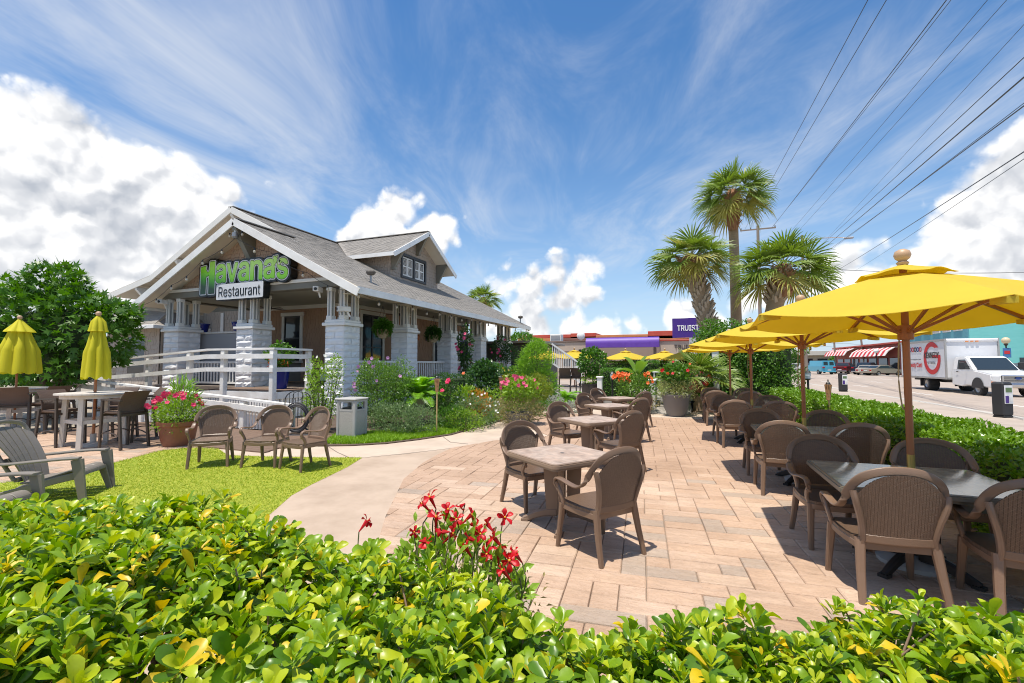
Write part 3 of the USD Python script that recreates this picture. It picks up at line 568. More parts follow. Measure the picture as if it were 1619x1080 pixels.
# piers of rock-faced blocks with clusters of posts
def pier(x0, y0, w, z1=2.86, gap=0):
    p = hb('stone_pier', (x0 + .03, y0 + .03, 0), (x0 + w - .03, y0 + w - .03, z1), block_m); rng = np.random.default_rng(int(abs(x0 * 91 + y0 * 37))); z = 0; k = 0
    bh = z1 / 14
    while z < z1 - .02:
        for f in range(4):
            cuts = [0, w] if (k + f) % 2 else [0, w * .5, w]
            for a, b in zip(cuts, cuts[1:]):
                u_, v_ = np.meshgrid(np.linspace(a + .006, b - .006, 5), np.linspace(.006, bh - .006, 4), indexing='ij'); hgt = np.zeros_like(u_); hgt[1:-1, 1:-1] = .015 + .03 * rng.random((3, 2))
                q = {0: (x0 + u_, y0 + .03 - hgt - .012, z + v_), 1: (x0 + w - .03 + hgt + .012, y0 + u_, z + v_), 2: (x0 + w - u_, y0 + w - .03 + hgt + .012, z + v_), 3: (x0 + .03 - hgt - .012, y0 + w - u_, z + v_)}[f]
                if f == 2 and y0 > 12: continue
                v = np.stack(q, -1).reshape(-1, 3); fc = [[i * 4 + j, (i + 1) * 4 + j, (i + 1) * 4 + j + 1, i * 4 + j + 1] for i in range(4) for j in range(3)]
                mb = MB(); mb.raw(v, fc); mb.build('block', block_m, p)
        z += bh; k += 1
    c = MB(); c.rbox((x0 - .07, y0 - .07, z1), (x0 + w + .07, y0 + w + .07, z1 + .10), .015); c.rbox((x0 - .02, y0 - .02, z1 + .101), (x0 + w + .02, y0 + w + .02, z1 + .2), .03); c.build('pier_cap', white, p)
    s_ = .17; zt = 4.115
    for i in (0, 1):
        for j in (0, 1):
            a, b = x0 + .04 + i * (w - .08 - s_), y0 + .04 + j * (w - .08 - s_)
            po = MB(); po.rbox((a + .03, b + .03, z1 + .2), (a + s_ - .03, b + s_ - .03, zt), .004); post = po.build('porch_post', M('post_grey', (.30, .31, .31), rough=.6), house)
            tr = MB()
            for ii in (0, 1):
                for jj in (0, 1): tr.rbox((a + ii * (s_ - .045), b + jj * (s_ - .045), z1 + .33), (a + .045 + ii * (s_ - .045), b + .045 + jj * (s_ - .045), zt - .13), .005)
            tr.rbox((a - .025, b - .025, z1 + .201), (a + s_ + .025, b + s_ + .025, z1 + .33), .012); tr.rbox((a - .02, b - .02, zt - .13), (a + s_ + .02, b + s_ + .02, zt - .002), .012)
            tr.build('post_trim', trim, post)
    return p
PIERS = [(-10.79, 11.49, .77), (-14.75, 11.49, .8), (-18.6, 11.49, .85), (-10.75, 14.95, .75), (-10.72, 18.45, .72), (-10.72, 21.75, .72), (-10.72, 25.5, .72)]
for x, y, w in PIERS: pier(x, y, w)
# porch balustrades between the piers
def balustrade(p, q, z0, z1, n, parent, m=white, name='balustrade'):
    p, q = np.asarray(p, float), np.asarray(q, float); mb = MB(); mb.beam((*p, z1), (*q, z1), .11, .07); mb.beam((*p, z0), (*q, z0), .06, .07); r = mb.build(name, m, parent)
    for k in range(n):
        c = p + (q - p) * (k + .5) / n; s_ = MB(); s_.box((c[0] - .018, c[1] - .018, z0 + .037), (c[0] + .018, c[1] + .018, z1 - .037)); s_.build('baluster', m, r)
for a, b in ((12.27, 14.94), (15.71, 18.44), (19.18, 21.74), (22.48, 25.49)): balustrade((-10.35, a), (-10.35, b), .98, 1.72, int((b - a) / .15), house)
balustrade((-17.7, 11.9), (-14.8, 11.9), .95, 1.7, 18, house); 
hb('privacy_panel', (-18.9, 12.5, .86), (-14.75, 12.58, 2.82), M('grey_panel', (.34, .34, .35), (.30, .30, .31), 1, .6)); hb('panel_rail', (-18.95, 12.46, 2.823), (-14.7, 12.62, 2.89), trim)
# left wing
hb('wing_wall', (-26.0, 13.6, 0), (-22.2, 15.5, 3.3), olive); shakes('wing_shake', sbox(-26.0, .3, -22.2, 3.25), (0, 13.57, 0), (1, 0, 0), (0, 0, 1), shake_pale, house, .2, (.12, .25), 12, [sbox(-24.4, 1.2, -23.2, 2.9)]); shakes('wing_shake', sbox(13.6, .3, 15.5, 3.25), (-22.17, 0, 0), (0, 1, 0), (0, 0, 1), shake_pale, house, .2, (.12, .25), 13)
roof('wing_roof', [(-27.0, 0), (-21.7, 0), (-23.1, 2.1), (-27.0, 2.1)], (0, 13.0, 3.35), (1, 0, 0), (0, 1, .62), house, 21); roof('wing_roof', [(13.0, 0), (15.8, 0), (15.8, 1.75), (14.8, 1.75)], (-21.7, 0, 3.35), (0, 1, 0), (-1, 0, .62), house, 22)
hb('eave_board', (-27.0, 12.96, 3.2), (-21.66, 13.0, 3.36), white); hb('eave_board', (-21.7, 13.001, 3.2), (-21.66, 15.55, 3.36), white); hb('wing_window', (-24.4, 13.56, 1.2), (-23.2, 13.59, 2.9), dark_glass)
# rear low wing past the porch
hb('rear_wing', (-13.5, 27.4, 0), (-8.9, 33, 2.9), M('dark_olive_wall', (.10, .10, .08), (.08, .08, .065), 1, .7)); hb('rear_roof', (-13.8, 27.0, 2.95), (-8.4, 33.3, 3.1), rooftab); hb('rear_window', (-8.9, 28.2, 1.2), (-8.87, 29.6, 2.4), dark_glass)
# signs on the gable
def text_poly(txt, h, bold=False):
    m = meshkit.text_mesh(txt, h, .01, bold); fz = m.triangles[m.face_normals[:, 2] > .9][:, :, :2]; return unary_union([Polygon(t).buffer(1e-4 * h) for t in fz if abs(np.linalg.det(np.c_[t[1] - t[0], t[2] - t[0]])) > 1e-12]).buffer(0)
from shapely import affinity
sign_black = M('sign_black', (.008, .008, .008), rough=.35); sign_white = M('sign_white', (.8, .8, .78), rough=.4)
def green_mat():
    N = {'g': ('geometry', {}), 'se': ('separate_xyz', {}), 'mr': ('map_range', {'from_min': 4.15, 'from_max': 5.1, 'clamp': True}), 'mx': ('map_range', {'from_min': -16.4, 'from_max': -14.6, 'to_min': -.35, 'to_max': .15, 'clamp': True}), 'ad': ('math', {'math_type': 'add', 'use_clamp': True}),
         'r': ('rgb_ramp', {'ramp': [(0, (.012, .06, .01)), (.3, (.08, .42, .01)), (.6, (.30, .80, .02)), (1, (.52, .85, .16))]}), 'p': ('principled_bsdf', {'roughness': .35})}
    return usdkit.material(stage, '/World/Looks/sign_green', N, [('g.position', 'se.vector'), ('se.z', 'mr.value'), ('se.x', 'mx.value'), ('mr.result', 'ad.value1'), ('mx.result', 'ad.value2'), ('ad.value', 'r.fac'), ('r.color', 'p.base_color')], surface='p.BSDF')
sg = thing('restaurant_sign', "large black and green letter sign reading Havana's on the gable", 'sign')
Hp = Polygon([(0, 0), (.20, 0), (.20, .55), (.33, .62), (.33, 0), (.56, 0), (.56, 1.06), (.37, 1.06), (.35, .76), (.28, .70), (.20, .80), (.20, .93), (0, .90)])
letters = [(Hp, 'H')]; polys = [affinity.translate(affinity.scale(Hp, 1.25, 1.08, origin=(0, 0)), -16.36, 4.16)]
x = -15.60
for ch in 'avana':
    t = text_poly(ch, .82, True); b = t.bounds; w = {'a': .50, 'v': .52, 'n': .56}[ch]
    t = affinity.scale(affinity.translate(t, -b[0], -b[1]), w / (b[2] - b[0]), .68 / (b[3] - b[1]), origin=(0, 0)); polys.append(affinity.translate(t, x, 4.50)); x += w + .055
ap = Polygon([(0, .34), (.17, .36), (.15, .18), (.02, 0), (.06, .16), (0, .18)]); polys.append(affinity.translate(ap, -12.86, 4.90))
t = text_poly('s', .82, True); b = t.bounds; t = affinity.scale(affinity.translate(t, -b[0], -b[1]), .48 / (b[2] - b[0]), .70 / (b[3] - b[1]), origin=(0, 0)); polys.append(affinity.translate(t, -12.70, 4.46))
allp = unary_union([q.buffer(.09) for q in polys]); bk = MB(); bk.prism(allp.buffer(.02), (0, 11.62, 0), (1, 0, 0), (0, 0, 1), .30); bk.build('sign_case', sign_black, sg)
gm = green_mat()
for q in polys:
    o = MB(); o.prism(q.buffer(.046).difference(q.buffer(.022)), (0, 11.318, 0), (1, 0, 0), (0, 0, 1), .012); o.build('letter_outline', sign_white, sg)
    o = MB(); o.prism(q, (0, 11.318, 0), (1, 0, 0), (0, 0, 1), .016); o.build('letter', gm, sg)
sr = thing('restaurant_name_plate', 'white rounded sign plate reading Restaurant under the green letters', 'sign')
rp = sbox(-15.33, 3.93, -13.21, 4.37).buffer(.05); o = MB(); o.prism(rp.buffer(.02), (0, 11.44, 0), (1, 0, 0), (0, 0, 1), .24); o.build('plate_case', sign_black, sr)
o = MB(); o.prism(rp, (0, 11.198, 0), (1, 0, 0), (0, 0, 1), .012); o.build('plate_face', M('plate_grey_white', (.60, .61, .63), rough=.4), sr)
t = text_poly('Restaurant', .38); b = t.bounds; t = affinity.translate(affinity.scale(affinity.translate(t, -b[0], -b[1]), 1.98 / (b[2] - b[0]), .36 / (b[3] - b[1]), origin=(0, 0)), -15.26, 3.97)
o = MB(); o.prism(t, (0, 11.184, 0), (1, 0, 0), (0, 0, 1), .008); o.build('lettering', sign_black, sr)
# little things fixed to the house
def camera_box(p, rz, label):
    t = thing('security_camera', label, 'camera', p, rz); b = MB(); b.rbox((-.09, -.2, -.07), (.09, .2, .09), .015); b.build('housing', white, t); b = MB(); b.tube([(0, .1, -.05), (0, .2, -.22)], .03); b.build('mount', white, t); b = MB(); b.tube([(0, -.2, 0), (0, -.215, 0)], .05, 12); b.build('lens', black, t)
camera_box((-10.98, 11.36, 4.02), .4, 'white box camera by the top of the corner pier posts'); camera_box((-9.98, 11.42, 3.35), -.6, 'white camera on the corner pier cap'); camera_box((-18.5, 11.36, 3.98), .4, 'white box camera by the leftmost pier posts')
gl = thing('gable_lamp', 'small grey floodlight hanging at the peak of the front gable', 'lamp', (XG, 10.95, ZG - .45)); b = MB(); b.tube([(0, 0, .2), (0, 0, 0)], .03); b.build('stem', trim, gl); b = MB(); b.lathe([(.0, .02), (.09, 0), (.10, -.14), (.06, -.2), (0, -.2)], 12); b.build('head', M('grey_metal', (.28, .28, .28), rough=.4, metal=.6), gl)
for (px, py, z, lab) in ((575, 421, 4.75, 'small mushroom vent on the roof slope near the front'), (821, 504, 4.05, 'small mushroom vent at the far end of the porch roof')):
    p = (-9.9, 12.6, 4.36) if px < 600 else (-9.4, 26.2, 4.13)
    t = thing('roof_vent', lab, 'vent', p); b = MB(); b.tube([(0, 0, 0), (0, 0, .28)], .035); b.build('pipe', _m['grey_metal'], t); b = MB(); b.lathe([(.02, .26), (.12, .30), (.17, .38), (.15, .42), (0, .46)], 12); b.build('hood', M('vent_brown', (.08, .07, .06), rough=.6), t)
def fan(p, label):
    t = thing('ceiling_fan', label, 'fan', p); b = MB(); b.tube([(0, 0, 0), (0, 0, -.3)], .02); b.lathe([(.0, -.02), (.07, -.02), (.09, 0)], 10); b.build('rod', black, t); b = MB(); b.lathe([(0, -.26), (.1, -.28), (.12, -.36), (.07, -.45), (0, -.46)], 12); b.build('motor', black, t)
    for k in range(5): a = k * 1.2566; b = MB(); b.beam((.1 * math.cos(a), .1 * math.sin(a), -.36), (.66 * math.cos(a), .66 * math.sin(a), -.37), .10, .012, (0, .12, 1), w1=.15); b.build('blade', M('fan_blade', (.06, .04, .03), rough=.5), t)
fan((-15.2, 13.2, 4.17), 'dark ceiling fan under the front porch ceiling'); fan((-11.6, 16.9, 4.17), 'dark ceiling fan in the side porch nearest the front'); fan((-11.6, 23.3, 4.17), 'dark ceiling fan far down the side porch')
bulb_m = usdkit.material(stage, '/World/Looks/bulb_glass', {'p': ('principled_bsdf', {'base_color': (.9, .85, .75), 'roughness': .05, 'transmission_weight': .6})}, [], surface='p.BSDF')
def lights(pts, label, every):
    t = thing('string_lights', label, 'string lights'); P = [];
    for a, b in zip(pts, pts[1:]):
        s = np.linspace(0, 1, 9)[:, None]; q = np.asarray(a) + (np.asarray(b) - a) * s; q[:, 2] -= .12 * 4 * (s[:, 0] * (1 - s[:, 0])); P.append(q[:-1])
    P = np.vstack(P + [np.asarray(pts[-1])[None]]); b = MB(); b.tube(P, .008, 5); b.build('cable', black, t)
    for q in P[::every]: b = MB(); b.tube([q, q - [0, 0, .07]], .02, 6); s = b.build('socket', black, t); b = MB(); b.ball(q - [0, 0, .12], .042, 1, (1, 1, 1.3)); b.build('bulb', bulb_m, s)
lights([(XE - .2, 11.2 + k * 2.6, 3.8) for k in range(7)], 'string of bulbs hung under the long side eave', 3)
lights([(XG + .3, 10.98, ZG - .42), (XG - 1.6, 10.98, ZG - 1.25), (XG - 3.2, 10.98, ZG - 2.05), (XW + .4, 10.98, ZE - .1)], 'string of bulbs along the left rake of the front gable', 4)
lights([(XG - .3, 10.98, ZG - .42), (XG + 1.6, 10.98, ZG - 1.25), (XG + 3.2, 10.98, ZG - 2.05), (XE - .4, 10.98, ZE - .1)], 'string of bulbs along the right rake of the front gable', 5)
for y, lab in ((20.2, 'wall lantern glowing amber beside the third pier'), (21.2, 'wall lantern glowing amber before the far porch window')):
    t = thing('wall_lantern', lab, 'lantern', (-12.9, y, 3.0)); b = MB(); b.rbox((-.1, -.04, -.12), (-.06, .04, .12)); b.tube([(-.06, 0, .08), (.05, 0, .12)], .012, 5); b.build('bracket', black, t); b = MB(); b.lathe([(.0, -.16), (.05, -.14), (.08, .08), (0, .14)], 8, (.06, 0, 0)); b.build('lamp_body', M('amber_glass', (.55, .16, .04), rough=.2), t)
for x, lab in ((-18.0, 'blue pot on the grey panel beside the left pier'), (-15.9, 'blue pot on the grey panel near the middle pier')):
    t = thing('blue_pot', lab, 'pot', (x, 12.54, 2.893)); b = MB(); b.lathe([(0, 0), (.2, 0), (.27, .3), (.29, .3), (.29, .34), (.25, .34), (.2, .1), (0, .1)], 16); b.build('vessel', M('blue_glaze', (.01, .02, .16), rough=.15), t, 40)
# ---------------------------------------------------------------- ramp in front of the porch
rp_t = thing('access_ramp', 'white painted wooden switchback ramp with rails in front of the porch', 'ramp')
def rb(name, lo, hi, m=ramp_white, b=.01, parent=None): mb = MB(); mb.rbox(lo, hi, b); return mb.build(name, m, parent or rp_t)
def bar(name, p, q, w, h, m=ramp_white, parent=None): mb = MB(); mb.beam(p, q, w, h); return mb.build(name, m, parent or rp_t)
for i in range(9): y = 10.12 + i * .145; rb('landing_plank', (-14.0, y, .82), (-11.25, y + .138, .852), wood, .006)
rb('landing_fascia', (-14.0, 10.06, .60), (-11.22, 10.10, .815)); rb('landing_fascia', (-11.24, 10.102, .60), (-11.2, 11.45, .815))
LY, RX0, RX1 = 10.04, -14.0, -21.6
def zup(x): return .85 if x > RX0 else .85 - (RX0 - x) * .062
for i in range(30): x = RX0 - .01 - i * .25; mb = MB(); mb.beam((x, 10.12, zup(x) - .015), (x, 11.4, zup(x) - .015), .238, .03, (0.06, 0, 1)); mb.build('ramp_plank', wood, rp_t)
bar('ramp_stringer', (RX0, 10.08, zup(RX0) - .14), (RX1, 10.08, zup(RX1) - .14), .04, .2)
posts = [-11.32, -13.35, -14.9, -16.9, -18.9, -20.9]
for x in posts: rb('rail_post', (x - .075, LY - .08, .0), (x + .075, LY + .07, zup(x) + 1.2))
for x in (-11.32,): rb('rail_post', (x - .07, 11.3, .5), (x + .07, 11.44, 2.05))
for dz_, h in ((1.24, .06), (1.02, .14), (.62, .13)):
    w = .17 if h < .1 else .045; yy = LY - .005 if h < .1 else LY - .105
    bar('top_rail' if h < .1 else 'side_rail', (-11.2, yy, .85 + dz_), (RX0, yy, .85 + dz_), w, h); bar('top_rail' if h < .1 else 'side_rail', (RX0, yy, .85 + dz_), (RX1, yy, zup(RX1) + dz_), w, h)
    bar('top_rail' if h < .1 else 'side_rail', (-11.3, 10.1, .85 + dz_ + .001), (-11.3, 11.44, .85 + dz_ + .001), w, h)
for k in range(46): x = -11.27 - k * .11; zt = zup(x) - .27; mb = MB(); mb.box((x - .035, 10.085, .03), (x + .035, 10.115, zt)); mb.build('skirt_slat', ramp_white, rp_t) if x > -16.5 else None
for k in range(11): y = 10.16 + k * .115; mb = MB(); mb.box((-11.25, y - .035, .03), (-11.225, y + .035, .595)); mb.build('skirt_slat', ramp_white, rp_t)
# lower run towards the terrace
FY = 8.3
def zlo(x): return .03 + max(0, (-9.2 - x)) * .064
for i in range(34): x = -9.25 - i * .25; mb = MB(); mb.beam((x, FY + .08, zlo(x) + .01), (x, 9.9, zlo(x) + .01), .238, .03, (.06, 0, 1)); mb.build('ramp_plank', wood, rp_t)
for x in (-8.75, -10.3, -12.2, -14.2, -16.3): rb('rail_post', (x - .07, FY - .07, 0), (x + .07, FY + .07, zlo(x) + .60))
for dz_, w, h in ((.64, .17, .05), (.46, .05, .13)):
    bar('top_rail' if h < .1 else 'side_rail', (-8.6, FY - (0 if h < .1 else .096), .66 + dz_ - .64), (-17.6, FY - (0 if h < .1 else .096), zlo(-17.6) + dz_), w, h)
for k in range(58): x = -8.85 - k * .10; mb = MB(); mb.box((x - .028, FY - .012, .05), (x + .028, FY + .012, zlo(x) + .40)); mb.build('picket', ramp_white, rp_t)
# ---------------------------------------------------------------- resin wicker armchair
def weave_mat(name, c1, c2, holes=True, sc=1.0, plane='xz'):
    N = {'tc': ('texture_coordinate', {}), 'se': ('separate_xyz', {}), 'cb': ('combine_xyz', {}), 'b': ('brick_texture', {'scale': 1.0 / sc, 'color1': (1, 1, 1), 'color2': (.6, .6, .6), 'mortar': (0, 0, 0), 'mortar_size': .0012, 'mortar_smooth': .3, 'brick_width': .019, 'row_height': .008, 'bias': 0.0}),
         'mx': ('mix', {'color1': c2, 'color2': c1}), 'p': ('principled_bsdf', {'roughness': .42, 'specular_ior_level': .5}), 'bu': ('bump', {'strength': .7, 'distance': .004}),
         'no': ('noise_texture', {'scale': 3.0, 'detail': 4.0}), 'nm': ('mix', {'mix_type': 'multiply', 'color2': (.72, .72, .72)}), 'oi': ('object_info', {}), 'ov': ('map_range', {'to_min': .86, 'to_max': 1.14}), 'oh': ('hsv', {})}
    L = [('tc.object', 'se.vector'), ('se.x', 'cb.x'), ('se.z' if plane == 'xz' else 'se.y', 'cb.y'), ('cb.vector', 'b.vector'), ('b.color', 'mx.fac'), ('mx.color', 'nm.color1'), ('tc.object', 'no.vector'), ('no.fac', 'nm.fac'), ('oi.random', 'ov.value'), ('ov.result', 'oh.value'), ('nm.color', 'oh.color'), ('oh.color', 'p.base_color'), ('b.color', 'bu.height'), ('bu.normal', 'p.normal')]
    out = 'p.BSDF'
    if holes:
        N['t'] = ('transparent_bsdf', {}); N['mc'] = ('mix_closure', {}); N['w'] = ('math', {'math_type': 'pingpong', 'value2': .0095}); N['g'] = ('math', {'math_type': 'less_than', 'value2': .0028}); N['ml'] = ('math', {'math_type': 'multiply'})
        L += [('se.x', 'w.value1'), ('w.value', 'g.value1'), ('g.value', 'ml.value1'), ('b.fac', 'ml.value2'), ('ml.value', 'mc.fac'), ('p.BSDF', 'mc.closure1'), ('t.BSDF', 'mc.closure2')]; out = 'mc.closure'
    return usdkit.material(stage, '/World/Looks/' + name, N, L, surface=out)
BR, BR2 = (.205, .13, .085), (.12, .074, .047)
resin = M('brown_resin', BR, (.165, .104, .068), 2.5, .40, bump=.15, bscale=120, vary=.14); weave = weave_mat('brown_weave', BR, BR2); weave_seat = weave_mat('brown_weave_seat', BR, BR2, False, plane='xy')
def rrect(w, h, b=.3):
    b *= min(w, h); return [(-w / 2 + b, -h / 2), (w / 2 - b, -h / 2), (w / 2, -h / 2 + b), (w / 2, h / 2 - b), (w / 2 - b, h / 2), (-w / 2 + b, h / 2), (-w / 2, h / 2 - b), (-w / 2, -h / 2 + b)]
def armchair(label, cat, loc, rz, group):
    t = thing('patio_armchair', label, cat, loc, rz, group)
    half = [(.272, .235, .52), (.285, .262, .585), (.292, .235, .628), (.297, .15, .632), (.298, .04, .615), (.298, -.05, .612), (.296, -.125, .645), (.288, -.18, .72), (.262, -.225, .805), (.205, -.26, .873), (.11, -.285, .915), (0, -.292, .928)]
    full = spline([(-x, y, z) for x, y, z in half] + half[-2::-1], 4); n = len(full)
    ups = []
    for p, q in zip(full, np.gradient(full, axis=0)):
        back = np.clip((p[2] - .62) / .18, 0, 1) if p[1] < .0 else 0; ups.append(norm(np.array([0, 0, 1.0]) * (1 - back) + np.array([0, -.95, .25]) * back + (np.array([0, .8, 0]) if p[1] > .245 else 0)))
    mb = MB(); mb.sweep(full, rrect(.058, .020, .4), ups=ups, scale=[(.8 if p[1] > .2 else 1.0, 1) for p in full]); mb.build('arm_frame', resin, t, 45)
    # woven back
    ns, nt = 17, 12; v = []
    for side in (0, 1):
        for j in range(nt):
            for i in range(ns):
                s = i / (ns - 1) * 2 - 1; tt = j / (nt - 1); zt = .905 - .155 * abs(s) ** 2.6; z = .468 + (zt - .468) * tt; w = .198 + .056 * min(1, (z - .46) / .3)
                y = -.205 - .18 * (z - .45) - .028 * (1 - s * s) - (.011 if side else 0); v.append((s * w, y, z))
    k = ns * nt; f = []
    for j in range(nt - 1):
        for i in range(ns - 1):
            a = j * ns + i; f += [[a, a + ns, a + ns + 1, a + 1], [k + a, k + a + 1, k + a + ns + 1, k + a + ns]]
    mb = MB(); mb.raw(v, f); mb.build('backrest', weave, t, True)
    mb = MB()
    for s in (-1, 1):
        P = [(s * .215, -.20, .40), (s * .207, -.212, .47), (s * .225, -.24, .58), (s * .257, -.262, .70), (s * .268, -.25, .77)]; mb.sweep(spline(P, 4), rrect(.035, .05), up=(0, 1, 0))
    mb.sweep(spline([(-.215, -.205, .445), (-.1, -.228, .447), (0, -.235, .448), (.1, -.228, .447), (.215, -.205, .445)], 4), rrect(.03, .062)); mb.build('back_frame', resin, t, 40)
    # seat with a rounded front and an apron
    o = [(-.235, -.20), (.235, -.20), (.262, .02), (.255, .20), (.21, .245), (.0, .262), (-.21, .245), (-.255, .20), (-.262, .02)]
    mb = MB(); mb.prism(Polygon(o).buffer(.006), (0, 0, .415), (1, 0, 0), (0, 1, 0), .022); mb.build('seat', weave_seat, t)
    mb = MB(); P = [(-.235, -.19, .39), (-.258, .02, .392), (-.25, .195, .392), (-.205, .24, .39), (0, .257, .385), (.205, .24, .39), (.25, .195, .392), (.258, .02, .392), (.235, -.19, .39)]; mb.sweep(spline(P, 3), rrect(.022, .052)); mb.beam((-.235, -.195, .392), (.235, -.195, .392), .03, .055); mb.build('seat_apron', resin, t, 40)
    for s in (-1, 1):
        mb = MB(); mb.sweep([(s * .25, .205, .41), (s * .262, .23, .2), (s * .272, .252, 0)], rrect(1, 1, .22), up=(0, 1, 0), scale=[(.056, .046), (.046, .038), (.038, .032)]); mb.build('leg', resin, t)
        mb = MB(); mb.sweep(spline([(s * .252, .195, .40), (s * .268, .18, .455), (s * .276, .205, .51), (s * .276, .238, .55), (s * .285, .258, .59)], 3), rrect(.028, .045), up=(0, 1, 0)); mb.build('arm_support', resin, t, 40)
        mb = MB(); mb.sweep([(s * .215, -.195, .44), (s * .232, -.235, .22), (s * .248, -.288, 0)], rrect(1, 1, .22), up=(0, 1, 0), scale=[(.058, .05), (.05, .042), (.04, .034)]); mb.build('leg', resin, t)
    return t
GC, GR, GL = 'brown chairs at the sunny tables in the middle', 'brown chairs under the yellow umbrellas', 'brown chairs on the lawn carpet'
first = [None]
def chair(loc, rz, label, group, sc=None):
    if first[0] is None: first[0] = armchair(label, 'chair', loc, rz, group); return first[0]
    return dup(first[0], label, loc, rz, group, sc)
def head(dx, dy): return math.atan2(-dx, dy)      # rotation that turns +y into (dx, dy)
T1, T2, T3, T4 = (-1.2, 4.62), (-1.46, 7.6), (-1.57, 10.3), (-1.68, 12.6)
for c, (dR, dL), nm in ((T1, ((.47, -.52), (-.49, .50)), 'nearest sunny table'), (T2, ((.50, -.42), (-.52, .42)), 'second sunny table'), (T3, ((.50, -.38), (-.50, .42)), 'third sunny table'), (T4, ((.5, -.36), (-.5, .36)), 'farthest sunny table')):
    chair((c[0] + dR[0], c[1] + dR[1]), head(-.45 + .02 * c[0], .36), f'brown wicker chair with its back turned, right of the {nm}', GC)
    chair((c[0] + dL[0], c[1] + dL[1]), head(.78, -.55), f'brown wicker chair facing us, left of the {nm}', GC)
R1, R2, R3, R4 = (1.68, 4.63), (1.53, 7.39), (1.29, 10.75), (1.16, 14.0)
for c, nm, jit in ((R1, 'nearest umbrella table', 0.04), (R2, 'second umbrella table', -.05), (R3, 'third umbrella table', .06), (R4, 'farthest umbrella table', -.04)):
    k = 0 if c is R1 else 1
    chair((c[0] - .36 - .05 * k, c[1] - .52 - .13 * k), .04 + jit, f'brown wicker chair with its back to us, left near side of the {nm}', GR)
    chair((c[0] + .40, c[1] - .58), -.06 - jit, f'brown wicker chair with its back to us, right near side of the {nm}', GR)
    chair((c[0] - .44, c[1] + .40), math.pi + .10 + jit, f'brown wicker chair facing us, left far side of the {nm}', GR)
    chair((c[0] + .40, c[1] + .50), math.pi - .12, f'brown wicker chair facing us, right far side of the {nm}', GR)
lc = [((-7.17, 5.28), (.55, -.84)), ((-6.35, 5.45), (.36, -.93)), ((-5.93, 5.27), (-.36, -.93))]
def legs_centre(fl, fr, rl, rr): P = [G(*q) for q in (fl, fr, rl, rr)]; f = (P[0] + P[1]) / 2; r = (P[2] + P[3]) / 2; return (f + r) / 2, f - r
for q, lab in (((296, 742), (360, 741), (316.5, 732.5), (364.7, 730.7), ), 'left of the three brown chairs on the lawn, beside the clay pot'), (((381, 741.5), (435, 741.5), (416, 731), (455, 731)), 'middle of the three brown chairs on the lawn'), (((443.6, 742.3), (474, 750), (491, 733), (517, 740)), 'right of the three brown chairs on the lawn, nearest the bin'):
    c, f = legs_centre(*q); chair(tuple(c), head(*f), lab, GL)
# ---------------------------------------------------------------- square tables
def tile_top(name, a, b, c3, mort, rough, sx=.1):
    N = {'tc': ('texture_coordinate', {}), 'b': ('brick_texture', {'scale': 1.0, 'color1': a, 'color2': b, 'mortar': mort, 'mortar_size': .002, 'brick_width': sx, 'row_height': sx * .75, 'bias': 0.0}), 'n': ('noise_texture', {'scale': 9.0, 'detail': 6.0, 'roughness': .65}), 'rp': ('rgb_ramp', {'ramp': [(.3, (.62, .6, .58)), (.55, (1, 1, 1)), (.75, c3)]}),
         'm': ('mix', {'mix_type': 'multiply', 'fac': 1.0}), 'p': ('principled_bsdf', {'roughness': rough}), 'bu': ('bump', {'strength': .25, 'distance': .003})}
    return usdkit.material(stage, '/World/Looks/' + name, N, [('tc.object', 'b.vector'), ('tc.object', 'n.vector'), ('n.fac', 'rp.fac'), ('b.color', 'm.color1'), ('rp.color', 'm.color2'), ('m.color', 'p.base_color'), ('n.fac', 'bu.height'), ('bu.normal', 'p.normal')], surface='p.BSDF')
tan_top = tile_top('tan_tile_top', (.42, .30, .22), (.50, .385, .30), (1.1, 1.02, .95), (.30, .22, .17), .45)
slate_top = tile_top('slate_tile_top', (.27, .275, .235), (.35, .345, .285), (1.2, 1.15, .95), (.17, .165, .13), .13, .3)
rim_tan = M('table_rim_tan', (.31, .215, .15), (.26, .18, .125), 3, .45); rim_slate = M('table_rim_slate', (.20, .17, .125), (.14, .12, .09), 20, .4); leg_tan = M('table_leg_tan', (.24, .165, .115), (.20, .135, .095), 3, .45); leg_dark = M('table_leg_dark', (.03, .026, .023), rough=.45)
